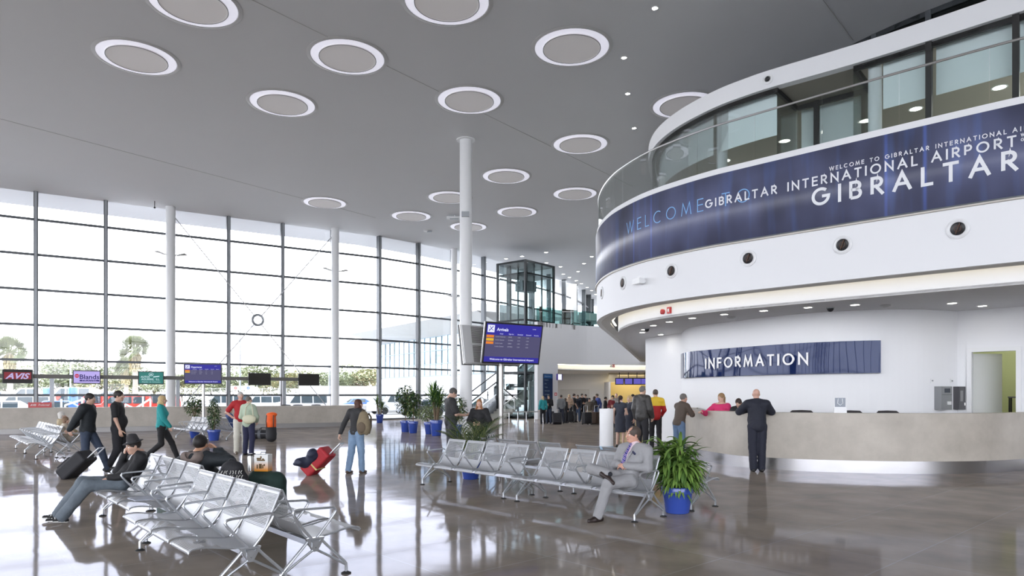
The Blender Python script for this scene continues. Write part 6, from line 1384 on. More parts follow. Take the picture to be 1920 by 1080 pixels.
# 2 young man in the hat
JEAN = mat('grey blue jeans', (.12, .145, .17), .85, noise=.3, nscale=10, bump=1.0)
pose = dict(pel=(0, .17, .50), ch=(0, -.03, .72), nk=(0, -.09, .90), hd=(0, .0, 1.01), sL=(-.175, -.06, .85), sR=(.175, -.06, .85), eL=(-.22, .10, .62), wL=(-.12, .32, .59), eR=(.19, .16, .65), wR=(.06, .105, .88),
            hL=(-.09, .20, .48), hR=(.09, .20, .48), kL=(-.06, .57, .51), kR=(.16, .60, .52), aL=(.05, .86, .09), aR=(.36, .86, .09), tL=(.05, 1, .15), tR=(.2, 1, .15), dL=(.3, 1, -.25), nL=(0, -.2, -1), dR=(-.15, -.15, 1), nR=(-.1, -1, 0), cL=.4, cR=.6)
WHT = mat('shoe white', (.75, .75, .73), .5)
t, P, s, MH, HD, hs, up, fw, rt, RT = person('young man in a dark hat and black jacket sitting slouched, hand at chin', seat_pos(hB1, 0), RZN, 1.60, pose, vox=.011, hv=.005, sk=(.55, .34, .25), top=dict(col=BLK, hem=.10, fat=.020, name='jacket', wr=.004), bottom=dict(mats=[JEAN], fat=.030), shoes=(mat('shoe black suede', (.015, .015, .015), .7), WHT), hair='crop', hc=(.02, .015, .012), yaw=8, pitch=-8)
hat = SDF(); hat.cone((0, -.02, .075), (0, -.02, .125), .090, .078, .02); hat.cut((0, 0, .060), (0, 0, -1)); hat.sub((0, -.01, .225), (.035, .10, .045), .03)
V, Fq = hat.mesh(.007); A_ = np.array((MH @ Matrix.Rotation(-.14, 4, 'X')).to_3x3(), dtype=np.float32)*hs; TXh = lambda V: V @ A_.T+np.array(HD, dtype=np.float32)
ht_ = mesh_obj('hat', [(TXh(V), Fq, 0)], [mat('felt charcoal', (.035, .033, .035), .9)], t)
br = SDF().ell((0, -.015, .062), (.125, .145, .010)); V, Fq = br.mesh(.007); mesh_obj('hat_brim', [(TXh(V), Fq, 0)], [MATS['felt charcoal']], ht_)
bd = SDF().cone((0, -.02, .068), (0, -.02, .084), .0935, .0925, .002); bd.cut((0, 0, .066), (0, 0, -1)); bd.cut((0, 0, .088), (0, 0, 1)); V, Fq = bd.mesh(.006); mesh_obj('hat_band', [(TXh(V), Fq, 0)], [BLACK], ht_)
f = SDF().cone(P['nk']+fw*.05*s, P['ch']+fw*.118*s+up*.05*s, .035*s, .02*s, .02); blob('collar', f, mat('white tee', (.75, .75, .75), .8), t, .008)
# 3 man with a hood seen from behind
pose = dict(pel=(0, .16, .50), ch=(0, .0, .68), nk=(0, -.03, .84), hd=(-.01, .02, .955), sL=(-.21, -.02, .76), sR=(.21, -.02, .77), eL=(-.40, -.04, .66), wL=(-.30, .20, .66), eR=(.43, .02, .76), wR=(.14, .14, .88),
            hL=(-.09, .20, .48), hR=(.09, .20, .48), kL=(-.12, .56, .49), kR=(.14, .56, .49), aL=(-.12, .62, .09), aR=(.16, .62, .09), dL=(.7, .5, .3), nL=(0, -1, 0), dR=(-.9, .15, .5), nR=(0, -.6, -.5), cL=.5, cR=.5)
t, P, s, MH, HD, hs, up, fw, rt, RT = person('dark-haired man in a black jacket with brown hood seen from behind, elbow out', (-3.98, 8.72), face((.32, .95)), 1.78, pose, vox=.012, hv=.006, sk=(.50, .28, .18), top=dict(col=(.012, .016, .020), hem=.10, fat=.030, name='jacket', wr=.006), bottom=dict(col=(.03, .03, .04)), hair='short', hc=(.012, .009, .008), yaw=12)
HB = mat('brown hood', (.17, .135, .12), .9, noise=.2, nscale=14); f = SDF(); nb = P['nk']-fw*.115*s+up*.01*s
f.cone(nb+rt*.10*s+up*.03*s, nb-rt*.10*s+up*.03*s, .05*s, .05*s, .04); f.cone(nb+rt*.08*s, nb-fw*.045*s-up*.10*s, .055*s, .07*s, .05); f.cone(nb-rt*.08*s, nb-fw*.045*s-up*.10*s, .055*s, .07*s, .05); f.cone(nb+rt*.10*s+up*.02*s, P['nk']+fw*.09*s+rt*.06*s, .045*s, .03*s, .03); f.cone(nb-rt*.10*s+up*.02*s, P['nk']+fw*.09*s-rt*.06*s, .045*s, .03*s, .03)
f.sub(nb-fw*.01*s+up*.055*s, (.065*s, .045*s, .05*s), .02); blob('hood', f, HB, t, .009, .006)
# ---------------------------------------------------------------- standing and walking figures
def at_foot(px, py): return tuple(G(px, py)[:2])
WALKR = dict(kL=(-.10, .22, .52), aL=(-.10, .36, .13), tL=(0, 1, .35), kR=(.10, .0, .50), aR=(.10, -.34, .20), tR=(0, .75, -.65), eL=(-.23, -.13, 1.16), wL=(-.24, -.10, .92), eR=(.23, .07, 1.15), wR=(.22, .22, .95))
WALKS = dict(kL=(-.10, .12, .50), aL=(-.10, .12, .085), kR=(.10, .02, .50), aR=(.10, -.16, .11), tR=(0, .9, -.3), eL=(-.23, -.10, 1.15), wL=(-.24, -.08, .90), eR=(.23, .03, 1.14), wR=(.23, .14, .93))
t1 = person('walking man in a dark quilted jacket and jeans pulling a black roller case', at_foot(164, 889), math.radians(-82), 1.66, dict(WALKR, eL=(-.23, -.2, 1.17), wL=(-.20, -.42, .98), dL=(.1, -.7, -.7), eR=(.25, -.12, 1.17), wR=(.20, -.26, .97), hd=(0, .06, 1.61), nk=(0, .02, 1.46), ch=(0, .02, 1.26)), vox=.014, hv=.007, top=dict(col=(.015, .016, .022), fat=.038, hem=.05, name='jacket'), bottom=dict(col=(.035, .05, .085), fat=.020), hair='short', hc=(.02, .015, .01), sk=(.50, .32, .24), shoes=(.03, .03, .03))
person('walking man in a black T-shirt and black trousers with bare arms', at_foot(221, 886), math.radians(-78), 1.70, dict(WALKS, wR=(.25, .12, .92)), vox=.014, hv=.007, top=dict(col=BLK, sleeve=.42, fat=.018, hem=.04), bottom=dict(col=(.012, .012, .016), fat=.022), hair='short', hc=(.02, .013, .01), sk=(.55, .34, .26), belly=.015, yaw=-6)
person('blonde woman in a teal jumper and black trousers walking to the right', at_foot(303, 868), math.radians(-70), 1.60, dict(WALKR, wL=(-.2, .10, .95), eL=(-.22, .0, 1.14)), fem=True, vox=.014, hv=.007, top=dict(col=(.02, .30, .30), fat=.024, hem=.10, name='jumper'), bottom=dict(col=(.012, .012, .014), fat=.016), hair='long', hc=(.55, .40, .20), sk=(.62, .40, .30), yaw=8)
person('grey-haired man in a red polo shirt and cream trousers, hand on hip', at_foot(451, 851), math.radians(-152), 1.70, dict(eR=(.36, -.08, 1.16), wR=(.20, .04, 1.02), dR=(-.8, .5, -.2), nR=(-.3, -1, 0), eL=(-.22, .05, 1.14), wL=(-.15, .22, 1.02), dL=(.3, 1, -.1)), vox=.015, hv=.007, top=dict(col=(.40, .015, .02), sleeve=.45, fat=.02, hem=.05, name='polo_shirt'), bottom=dict(col=(.62, .60, .52), fat=.024), hair='grey_short', hc=(.45, .43, .40), sk=(.60, .36, .28), belly=.03, shoes=(.12, .08, .05), yaw=10)
tw, P, s, MH, HD, hs, up, fw, rt, RT = person('grey-haired woman in a pale green cardigan with a cream shoulder bag', at_foot(466, 853), math.radians(-14), 1.58, dict(eR=(.26, .02, 1.13), wR=(.16, .16, 1.0), eL=(-.25, .0, 1.13), wL=(-.14, .16, 1.02)), fem=True, vox=.015, hv=.007, top=dict(col=(.42, .50, .38), fat=.034, hem=.12, name='cardigan'), bottom=dict(col=(.02, .022, .06), fat=.024), hair='crop', hc=(.16, .14, .12), sk=(.58, .38, .30), yaw=-25)
# red case woman
tr_, P, s, MH, HD, hs, up, fw, rt, RT = person('auburn-haired woman in black top and jeans pulling a red case', at_foot(668, 887), math.radians(-22), 1.55, dict(eL=(-.30, -.06, 1.14), wL=(-.36, -.14, .88), dL=(-.2, -.2, -1), cL=.9, kL=(-.12, -.02, .50), aL=(-.15, -.10, .085), kR=(.10, .05, .50), aR=(.11, .06, .085), hd=(.03, .06, 1.60), nk=(0, .02, 1.46), eR=(.24, .08, 1.18), wR=(.12, .18, 1.30), dR=(-.5, .3, .7)), fem=True, vox=.013, hv=.006,
    top=dict(col=(.02, .02, .022), fat=.020, hem=.06), bottom=dict(mats=[mat('light blue jeans', (.20, .30, .44), .85, noise=.25, nscale=10, bump=1.0)], fat=.024), hair='long', hc=(.07, .025, .014), sk=(.60, .38, .28), yaw=-25, pitch=6, shoes=(.10, .07, .05))
# man and woman behind the centre bench
person('grey-haired man in a short-sleeved black shirt looking down, beside the palm', at_foot(845, 869), math.radians(-68), 1.80, dict(eR=(.24, .06, 1.12), wR=(.12, .30, 1.10), dR=(-.2, 1, 0), nR=(-.5, 0, 1), eL=(-.24, .05, 1.12), wL=(-.10, .30, 1.09), dL=(.2, 1, 0), nL=(.5, 0, 1), hd=(0, .06, 1.60), nk=(0, .01, 1.46)), vox=.014, hv=.0065, top=dict(col=(.018, .018, .018), sleeve=.46, fat=.028, hem=.10), bottom=dict(col=(.05, .05, .06), fat=.024), hair='crop', hc=(.08, .075, .07), sk=(.52, .33, .25), pitch=-28, belly=.02)
person('auburn-haired woman in a black wrap top facing the camera behind the palm', (XY(899, 15.9)), math.radians(165), 1.52, dict(eL=(-.27, .02, 1.16), wL=(-.12, .18, 1.06), eR=(.27, .02, 1.16), wR=(.14, .2, 1.06), dR=(-.7, .5, .1), dL=(.7, .5, .1)), fem=True, vox=.013, hv=.006, top=dict(col=BLK, fat=.045, hem=.10, neck=.03, name='wrap_top'), bottom=dict(col=(.03, .03, .04)), hair='long', hc=(.30, .13, .05), sk=(.66, .42, .32), pitch=14, yaw=12)
# people at the information desk
tA, P, s, MH, HD, hs, up, fw, rt, RT = person('flight attendant with long dark ponytail in a sleeveless navy dress, seen from behind', XY(1163, 21.0), math.radians(-35), 1.60, dict(eR=(.22, .06, 1.12), wR=(.12, .24, 1.14), dR=(-.4, 1, .2)), fem=True, vox=.014, hv=.007, top=dict(col=(.03, .035, .055), sleeve=.05, fat=.02, skirtlen=.44, name='dress'), bottom=dict(kind='none'), hair='pony', hc=(.03, .015, .012), sk=(.58, .38, .28))
f = SDF().cone(P['nk']-rt*.05*s+up*.02*s, P['nk']+rt*.05*s+up*.02*s, .052*s, .052*s, .02); blob('scarf', f, mat('white scarf', (.8, .8, .8), .7), tA, .01)
tA, P, s, MH, HD, hs, up, fw, rt, RT = person('blonde flight attendant in glasses and white scarf facing the dark-haired one', XY(1181, 21.9), math.radians(125), 1.60, dict(), fem=True, vox=.014, hv=.007, top=dict(col=(.03, .035, .055), sleeve=.3, fat=.02, skirtlen=.44, name='dress'), bottom=dict(kind='none'), hair='bob', hc=(.50, .36, .18), sk=(.64, .42, .32))
f = SDF().cone(P['nk']-rt*.06*s, P['nk']+rt*.06*s, .052*s, .052*s, .02).cone(P['nk']+fw*.06*s, P['ch']+fw*.12*s, .03*s, .02*s, .02); blob('scarf', f, MATS['white scarf'], tA, .01)
MRED = mat('uniform red', (.40, .012, .015), .7); MYEL = mat('uniform yellow', (.72, .48, .03), .7)
person('large grey-haired man in a dark leather jacket behind the flight attendants', XY(1204, 19.4), math.radians(-50), 1.86, dict(eR=(.27, .0, 1.14), wR=(.22, .14, .94)), vox=.015, hv=.007, top=dict(col=(.035, .033, .032), fat=.045, hem=.16, name='jacket', rough=.5), bottom=dict(col=(.02, .02, .025), fat=.025), hair='grey_short', hc=(.16, .15, .14), sk=(.62, .40, .32), belly=.05)
tU, P, s, MH, HD, hs, up, fw, rt, RT = person('man in a red uniform top with yellow shoulders, seen from behind at the desk', XY(1229, 20.3), math.radians(-5), 1.78, dict(eR=(.26, .06, 1.14), wR=(.2, .2, .98)), vox=.015, hv=.007, top=dict(col=(.4, .01, .01), mats=[MRED, MYEL], fn=lambda c: (c[:, 2] > 1.26).astype(int), fat=.028, hem=.10), bottom=dict(col=(.02, .02, .025)), hair='crop', hc=(.08, .06, .05), sk=(.60, .38, .30))
f = MB(); font_mesh(f, 'BLANDS' if False else 'GIBAIR', .05*s, Matrix.Translation((-.13, -.175, 1.30*s)), width=.26); 
if False: f.build('lettering', MRED, tU)
person('man in a brown long-sleeved shirt and jeans leaning on the stone desk', XY(1273, 16.7), math.radians(-62), 1.70, dict(ch=(0, .07, 1.24), nk=(0, .10, 1.43), hd=(0, .16, 1.57), sL=(-.18, .10, 1.37), sR=(.18, .10, 1.37), eL=(-.24, .22, 1.18), wL=(-.04, .38, 1.24), dL=(.9, .3, .1), nL=(0, -.5, -1), eR=(.24, .22, 1.16), wR=(.05, .36, 1.17), dR=(-.9, .2, 0), nR=(0, -.5, -1)), vox=.014, hv=.006, top=dict(col=(.075, .055, .042), sleeve=.5+.1, fat=.024, hem=.08), bottom=dict(col=(.10, .16, .26)), hair='grey_short', hc=(.14, .13, .12), sk=(.52, .32, .24))
person('bald man in a navy sweater leaning his elbows on the stone desk', at_foot(1420, 884), math.radians(-8), 1.76, dict(ch=(0, .05, 1.26), nk=(0, .07, 1.46), hd=(0, .12, 1.61), sL=(-.20, .06, 1.40), sR=(.20, .06, 1.40), eL=(-.33, .20, 1.24), wL=(-.13, .40, 1.27), dL=(.8, .5, 0), nL=(0, 0, -1), eR=(.33, .20, 1.24), wR=(.13, .40, 1.27), dR=(-.8, .5, 0), nR=(0, 0, -1), kL=(-.09, .02, .5), kR=(.09, .02, .5), aL=(-.085, -.02, .085), aR=(.085, -.02, .085)), vox=.013, hv=.006, top=dict(col=(.012, .014, .026), fat=.036, hem=.14, name='sweater'), bottom=dict(col=(.014, .016, .03), fat=.030), hair='bald', sk=(.60, .36, .27), shoes=(.012, .012, .012), belly=.02)
person('blonde woman in a pink blouse behind the desk, arm stretched to its left', (XY(1352, 16.45)), math.radians(158), 1.66, dict(eR=(.36, .20, 1.22), wR=(.42, .44, 1.27), dR=(.5, .8, 0), nR=(0, 0, -1), eL=(-.24, .03, 1.13), wL=(-.2, .25, 1.1), sR=(.18, .03, 1.40)), fem=True, vox=.013, hv=.006, top=dict(col=(.62, .03, .14), sleeve=.9, fat=.022, hem=.06, neck=.03, name='blouse'), bottom=dict(col=(.03, .03, .04)), hair='pony', hc=(.28, .17, .08), sk=(.62, .40, .30), yaw=-35)
person('dark-haired woman with head bowed behind the desk beside the bald man', (XY(1386, 16.2)), math.radians(150), 1.56, dict(hd=(0, .09, 1.59), eR=(.24, .1, 1.14), wR=(.12, .28, 1.16)), fem=True, vox=.014, hv=.0065, top=dict(col=BLK, fat=.02, hem=.06), bottom=dict(col=(.03, .03, .04)), hair='bob', hc=(.025, .014, .012), sk=(.60, .38, .28), pitch=-26, yaw=-12)
# seated in the distance
SIT = dict(pel=(0, .10, .51), ch=(0, .02, .80), nk=(0, -.03, .99), hd=(0, .0, 1.13), sL=(-.18, -.03, .93), sR=(.18, -.03, .93), eL=(-.22, .10, .72), wL=(-.12, .32, .66), eR=(.22, .10, .72), wR=(.12, .32, .66), hL=(-.09, .14, .52), hR=(.09, .14, .52), kL=(-.10, .52, .52), kR=(.10, .52, .52), aL=(-.10, .56, .09), aR=(.10, .56, .09), dL=(.3, 1, -.1), dR=(-.3, 1, -.1), nL=(0, 0, -1), nR=(0, 0, -1))
person('dark-haired woman in a blue top sitting on the distant right-facing bench', seat_pos(hF1, 2.6), RZS, 1.62, SIT, fem=True, vox=.018, hv=.009, top=dict(col=(.05, .09, .24), fat=.024, hem=.06), bottom=dict(col=(.03, .03, .035)), hair='bob', hc=(.02, .012, .01), yaw=0)
person('white-haired woman in beige sitting on the far left bench', seat_pos(hD3, 1.2), RZS, 1.62, SIT, fem=True, vox=.018, hv=.009, top=dict(col=(.40, .32, .20), fat=.030, hem=.06), bottom=dict(col=(.25, .22, .18)), hair='bob', hc=(.62, .60, .56))
person('small person in a light top right of the white-haired woman, far left bench', seat_pos(hD3, 2.3), RZS, 1.45, SIT, fem=True, vox=.02, hv=.009, top=dict(col=(.45, .38, .30), fat=.030, hem=.06), bottom=dict(col=(.40, .38, .36)), hair='bob', hc=(.20, .12, .07))
# ---------------------------------------------------------------- the distant queue
gq = 'people in the distant queue'
q = [ # px, head top, rz deg, female, hair, hair colour, top colour, bottom colour, label
 (1018, 742, 20, 1, 'long', (.50, .38, .22), (.02, .28, .30), (.015, .015, .018), 'blonde woman in a teal top and black trousers before the directory sign'),
 (1029, 740, 160, 0, 'short', (.02, .015, .01), (.015, .015, .018), (.03, .04, .07), 'dark-dressed man right of the teal-topped woman in the distance'),
 (1052, 740, 10, 0, 'short', (.03, .02, .015), (.22, .23, .24), (.03, .04, .06), 'man in a grey hoodie with a shoulder bag, left end of the queue'),
 (1060, 746, -60, 1, 'bob', (.05, .03, .02), (.015, .015, .015), (.02, .02, .03), 'short woman all in black next to the grey hoodie in the queue'),
 (1067, 739, 180, 1, 'long', (.55, .40, .22), (.50, .36, .26), (.03, .03, .04), 'long-haired blonde woman in a beige top in the queue'),
 (1076, 738, -80, 0, 'short', (.03, .02, .012), (.015, .015, .015), (.02, .02, .02), 'man in a black T-shirt facing right, left part of the queue'),
 (1083, 740, 170, 0, 'short', (.10, .07, .05), (.03, .035, .05), (.08, .12, .2), 'brown-haired man half hidden in the middle of the queue'),
 (1091, 738, -160, 0, 'short', (.02, .015, .012), (.012, .012, .016), (.012, .012, .016), 'man in black with folded bare arms at the front of the queue'),
 (1098, 739, 150, 0, 'short', (.03, .02, .012), (.04, .04, .05), (.04, .05, .08), 'dark-haired man just behind the folded-arm man'),
 (1105, 746, -170, 0, 'short', (.03, .02, .012), (.12, .10, .08), (.45, .38, .28), 'short person in beige trousers in the queue'),
 (1114, 743, -60, 1, 'bob', (.05, .03, .02), (.03, .025, .02), (.05, .08, .16), 'dark-haired woman with arms full, right part of the queue'),
 (1119.5, 738, 120, 0, 'short', (.10, .08, .06), (.05, .08, .30), (.08, .12, .2), 'man in a bright blue top at the back of the queue'),
 (1135, 744, -90, 0, 'short', (.02, .015, .012), (.02, .022, .03), (.03, .03, .04), 'man in dark clothes left of the white podium'),
 (1149, 741, 160, 0, 'short', (.02, .015, .012), (.16, .01, .015), (.03, .03, .04), 'man in a maroon top behind the white podium'),
 (1155.5, 737, 180, 0, 'bald', (.1, .1, .1), (.30, .28, .26), (.03, .03, .04), 'bald man between the maroon top and the flight attendant'),
 (1187, 739, 90, 0, 'short', (.02, .015, .012), (.60, .56, .50), (.03, .03, .04), 'dark-haired man in a pale shirt behind the two flight attendants')]
hp_ = [(0, 0, .35), (.3, .3, .6)]
for i, (px, ty, rz, fm, hr, hcol, tcol, bcol, lb) in enumerate(q):
    Y = 37.5+((i*37) % 9)*.55
    if px in (1149, 1155.5, 1187): Y = 34
    h_ = CH+(HZ-ty)/F*Y
    ps = {} if i % 3 == 0 else (dict(eL=(-.24, .04, 1.13), wL=(-.08, .22, 1.15), dL=(.9, .3, 0), eR=(.24, .04, 1.13), wR=(.08, .22, 1.12), dR=(-.9, .3, 0)) if i % 3 == 1 else WALKS)
    person(lb, XY(px, Y), math.radians(rz), h_, ps, fem=bool(fm), vox=.026, hv=.012, top=dict(col=tcol, sleeve=.42 if 'T-shirt' in lb or 'bare' in lb else 1.0, fat=.026, hem=.07, wr=.002), bottom=dict(col=bcol, fat=.022), hair=hr, hc=hcol, group=gq)
# ================================================================ LUGGAGE AND SMALL THINGS
DKC = mat('black suitcase fabric', (.02, .02, .024), .7, noise=.2, nscale=30)
def roller_case(label, loc, rz, tilt, w, d, h, m_, hlen=.45, parts=None, z=0.06):
    t = thing('roller_case', label, 'suitcase', (loc[0], loc[1], 0), rz)
    R = Matrix.Translation((0, 0, z)) @ Matrix.Rotation(tilt, 4, 'X')
    m = MB(); m.box(R @ Vector((0, 0, h/2)), (w, d, h), M=R.to_3x3().to_4x4()); b = m.build('case', m_, t); bv = b.modifiers.new('b', 'BEVEL'); bv.width = .05; bv.segments = 3
    m = MB(); m.box(R @ Vector((0, -d/2-.015, h*.36)), (w*.8, .04, h*.5), M=R.to_3x3().to_4x4()); b = m.build('front_pocket', m_, t); bv = b.modifiers.new('b', 'BEVEL'); bv.width = .015; bv.segments = 2
    m = MB(); m.tube([R @ Vector((-w*.25, d*.3, h)), R @ Vector((-w*.25, d*.3, h+hlen)), R @ Vector((w*.25, d*.3, h+hlen)), R @ Vector((w*.25, d*.3, h))], .012, 8); m.build('pull_handle', SILVER, t, True)
    for s in (-1, 1): m = MB(); m.lathe([(0, -.02), (.045, -.02), (.045, .02), (0, .02)], R @ Vector((s*w*.38, d*.42, .0)), 16, M=Matrix.Rotation(math.pi/2, 4, 'Y')); m.build('wheel', RUBBER, t, True)
    return t, R
x, y = G(122, 897)[:2]; roller_case('black roller case tilted behind the walking man in the quilted jacket', (x, y), math.radians(-90), math.radians(-48), .42, .26, .60, DKC, .28)
RD = mat('red suitcase fabric', (.42, .02, .03), .65, noise=.15, nscale=20)
x, y = G(577, 890)[:2]; t, R = roller_case('red roller case tilted behind the auburn-haired woman, navy jacket draped over it', (x, y), math.radians(-98), math.radians(-46), .42, .28, .62, RD, .30)
m = MB(); m.box(R @ Vector((0, -.0, .24)), (.425, .30, .03), M=R.to_3x3().to_4x4()); m.build('strap', mat('rainbow strap', (.62, .50, .20), .7), t)
f = SDF(); c0 = R @ Vector((0, -.20, .16)); c1 = R @ Vector((0, -.19, .40)); f.cone(c0, c1, .10, .09, .05).ell(c0+Vector((.05, -.06, .02)), (.15, .12, .09), .05).ell(c1+Vector((0, -.02, .02)), (.15, .10, .11), .05).cone(c0, c0+Vector((.02, -.20, -.02)), .07, .04, .04)
jk = thing('jacket', 'crumpled navy jacket lying over the red roller case', 'jacket', (x+.03, y-.20, -.06), math.radians(-98)); blob('cloth', f, mat('navy nylon', (.025, .03, .06), .6), jk, .013, .010)
# backpack of the woman, shoulder bag, etc.
def backpack(label, loc, rz, z, w, h, d, m_, m2, strap=True, lean=0):
    t = thing('backpack', label, 'backpack', (loc[0], loc[1], z), rz); f = SDF(); f.cone((0, 0, h*.28), (0, 0, h*.72), d*.62, d*.5, .04).ell((-w*.22, 0, h*.38), (w*.30, d*.5, h*.36), .05).ell((w*.22, 0, h*.38), (w*.30, d*.5, h*.36), .05).ell((0, 0, h*.78), (w*.36, d*.46, h*.22), .04); f.cut((0, 0, 0), (0, 0, -1)); blob('bag', f, m_, t, .012, .004)
    f = SDF().ell((0, -d*.52, h*.34), (w*.34, d*.22, h*.22)); blob('pocket', f, m2, t, .011)
    if strap:
        for s in (-1, 1): m = MB(); m.tube([(s*w*.22, d*.45, h*.9), (s*w*.28, d*.8, h*.75), (s*w*.30, d*.75, h*.35), (s*w*.26, d*.45, h*.08)], .018, 6); m.build('strap', m2, t, True)
    m = MB(); m.tube([(-.04, 0, h*.97), (-.03, 0, h*1.04), (.03, 0, h*1.04), (.04, 0, h*.97)], .01, 6); m.build('loop', m2, t, True); return t
KH = mat('khaki canvas', (.20, .16, .10), .85, noise=.25, nscale=20); KH2 = mat('khaki dark canvas', (.12, .09, .06), .85)
x, y = G(668, 887)[:2]; backpack('khaki backpack hanging from the right shoulder of the woman with the red case', (x+.19, y-.17), math.radians(-22), .78, .30, .50, .17, KH, KH2)
x, y = G(466, 853)[:2]; t = thing('shoulder_bag', 'cream shoulder bag on the back of the woman in the green cardigan', 'bag', (x+.10, y-.22, .86), math.radians(-10)); f = SDF().ell((0, 0, .1), (.19, .07, .12)).cone((-.13, 0, .14), (.13, 0, .14), .05, .05, .03); blob('bag', f, mat('cream leather', (.60, .58, .42), .6), t, .012, .004); m = MB(); m.tube([(-.12, 0, .17), (-.10, .02, .42), (.0, .06, .56), (.08, .02, .42), (.12, 0, .17)], .014, 6); m.build('strap', MATS['cream leather'], t, True)
x, y = G(481, 834)[:2]; t = thing('backpack', 'tall orange and black trekking pack standing behind the woman in the cardigan', 'backpack', (x+.05, y+1.2, 0), .1); t.scale = (.92, .92, .84); f = SDF().cone((0, 0, .2), (0, 0, 1.0), .19, .17, .05).ell((0, -.1, .75), (.16, .12, .22), .05).ell((.02, 0, 1.12), (.19, .15, .10), .04); f.cut((0, 0, 0), (0, 0, -1))
blob('bag', f, [DKC, mat('orange nylon', (.85, .12, .01), .6)], t, .016, .006, matfn=lambda c: (c[:, 2] > .62).astype(int)); m = MB()
for s in (-1, 1): m.tube([(s*.12, -.17, .62), (s*.13, -.22, .85), (s*.12, -.17, 1.1)], .018, 6)
m.build('strap', BLACK, t, True)
x, y = G(494, 823)[:2]; t = thing('duffel_bag', 'long black and grey duffel bag lying on the floor right of the standing couple', 'bag', (x, y, 0), .05); f = SDF().cone((-.30, 0, .17), (.32, 0, .17), .165, .165, .03); f.cut((0, 0, .005), (0, 0, -1)); blob('bag', f, [DKC, mat('duffel grey', (.16, .17, .19), .8)], t, .014, .005, matfn=lambda c: ((np.abs(c[:, 0]+.12) < .05) | (c[:, 0] > .36) | (np.abs(c[:, 2]-.2) < .02)).astype(int)); m = MB()
for s in (-1, 1): m.tube([(-.14, s*.1, .28), (-.08, s*.06, .42), (.10, s*.06, .42), (.14, s*.1, .28)], .014, 6)
m.build('handle', BLACK, t, True)
# things around the hooded man
GB = mat('dark green fabric', (.012, .035, .028), .75, noise=.2, nscale=18)
x, y = -3.10, 8.62; t = thing('suitcase', 'dark green soft suitcase standing beside the hooded man under the printed box', 'suitcase', (x, y, 0), face(-NV)+.3); f = SDF().cone((-.17, 0, .16), (-.15, 0, .50), .145, .135, .05).cone((.17, 0, .16), (.15, 0, .50), .145, .135, .05).cone((-.15, 0, .52), (.15, 0, .52), .13, .13, .05); f.cut((0, 0, .0), (0, 0, -1)); f.cut((0, 0, .645), (0, 0, 1)); blob('case', f, GB, t, .013, .003); m = MB(); m.tube([(-.08, -.14, .42), (-.06, -.18, .44), (.06, -.18, .44), (.08, -.14, .42)], .012, 6); m.build('handle', BLACK, t, True)
bxm, nt_, b_ = nodes_of('printed carton'); N = nt_.nodes; L = nt_.links; tc_ = N.new('ShaderNodeTexCoord'); sp_ = N.new('ShaderNodeSeparateXYZ'); cr_ = N.new('ShaderNodeValToRGB'); L.new(tc_.outputs['Generated'], sp_.inputs[0]); L.new(sp_.outputs['Z'], cr_.inputs[0]); L.new(cr_.outputs[0], b_.inputs[0]); e = cr_.color_ramp.elements; e[0].position = .05; e[0].color = (.75, .28, .01, 1); e[1].position = .62; e[1].color = (.74, .74, .72, 1)
t = thing('printed_box', 'white and yellow printed gift box standing on the green suitcase', 'box', (x-.07, y, .645), math.radians(-6)); m = MB(); m.box((.03, 0, .105), (.18, .12, .21)); m.build('carton', bxm, t)
m = MB()
for (cx_, cz_, w1, h1) in ((-.005, .16, .07, .02), (.03, .175, .02, .03), (.065, .155, .03, .014), (.03, .14, .13, .018), (-.03, .06, .02, .05), (.02, .065, .045, .06), (.06, .06, .018, .045), (.085, .08, .02, .025)): m.box((.03+(cx_-.03)*.8, -.0615, cz_), (w1*.8, .003, h1))
m.build('print', mat('print dark brown', (.12, .07, .02), .6), t); m = MB(); m.box((.03, 0, .213), (.18, .035, .004)); m.tube([(.0, 0, .213), (.0, 0, .235), (.06, 0, .235), (.06, 0, .213)], .006, 6); m.build('carry_strap', MIDM, t)
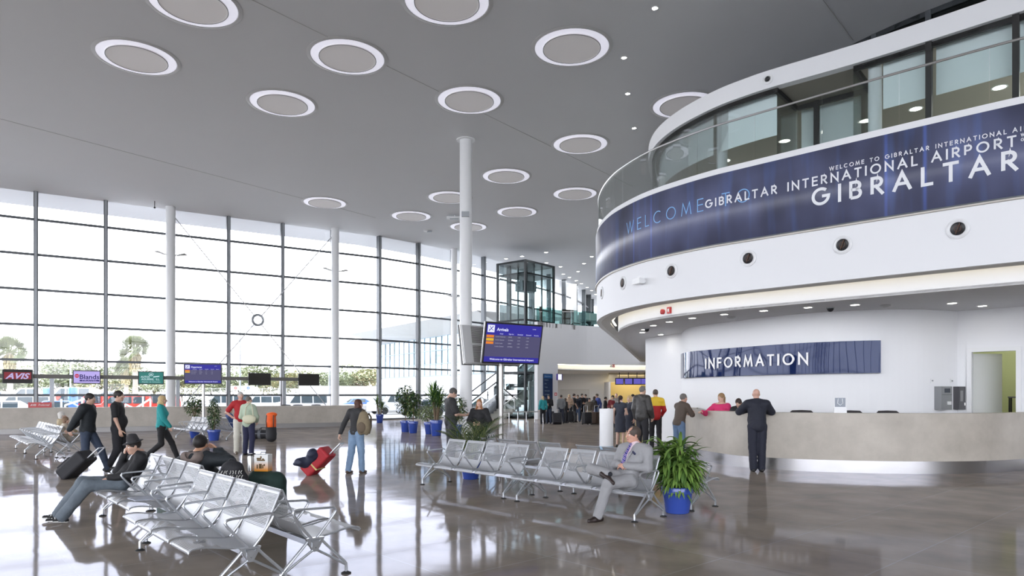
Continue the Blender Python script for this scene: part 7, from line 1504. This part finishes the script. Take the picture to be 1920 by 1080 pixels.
t = thing('bottle', 'steel flask standing on the green suitcase left of the printed box', 'bottle', (x-.20, y-.01, .645), 0); m = MB(); m.lathe([(0, 0), (.036, 0), (.036, .17), (.030, .185), (.030, .21), (0, .21)], n=24); m.build('flask', STEEL, t, True); m = MB(); m.lathe([(.031, .19), (.031, .22), (0, .22)], n=20); m.build('cap', BLACK, t, True)
kx, ky = -3.34, 8.16
t = backpack('black backpack with white printed lettering lying on the seat beside the hooded man', (kx, ky), .2, .40, .36, .42, .20, DKC, DKC, False)
m = MB(); r7 = random.Random(5)
for row in range(2):
    for k in range(9): x0 = -.14+.033*k; zz = .29-.055*row; m.tube([(x0, -.125, zz-.02), (x0+r7.uniform(-.01, .012), -.130, zz), (x0+r7.uniform(0, .02), -.125, zz+.022)], .0045, 5)
m2 = Matrix.Rotation(math.pi, 4, 'Z'); m.build('lettering', mat('print pale', (.6, .6, .56), .6), t)
t = thing('newspaper', 'folded grey paper lying on the row of seats behind the hat wearer', 'newspaper', (*(Vector(seat_pos(hB1, 3))+NV*.22), .452), .8); m = MB(); m.box((0, 0, 0), (.34, .26, .012)); b = m.build('paper', mat('newsprint', (.34, .36, .42), .8), t)
qx, qy = Vector(seat_pos(hA4, 2.2))-NV*.16; t = thing('travel_bag', 'dark blue travel bag on the bench behind the lush potted plant', 'bag', (qx, qy, .44), .4); f = SDF().ell((0, 0, .14), (.21, .15, .15)).ell((.08, -.03, .2), (.10, .09, .10), .04); f.cut((0, 0, 0), (0, 0, -1)); blob('bag', f, mat('travel bag navy', (.02, .028, .07), .75), t, .012, .008); m = MB(); m.tube([(-.08, 0, .27), (-.04, 0, .35), (.05, 0, .35), (.09, 0, .28)], .012, 6); m.build('handle', BLACK, t, True)
# cases in the far queue
for i, (px, Y, lb, c, til) in enumerate([(1045, 37.2, 'black holdall tilted on wheels at the left end of the queue', DKC, -.6), (1032, 39.0, 'black case next to the dark-dressed man by the directory sign', DKC, -.25), (1100, 36.8, 'upright dark case with white tags in front of the queue', DKC, 0), (1121, 37.5, 'brown trunk at the right end of the queue', mat('brown trunk', (.08, .05, .035), .7), 0), (1072, 39.5, 'dark case behind the man in the black T-shirt', DKC, 0)]):
    xx, yy = XY(px, Y); roller_case(lb, (xx, yy), .3*i, til, .5 if i != 3 else .8, .3, .62, c, .35)
# airport staff marks on the uniform back
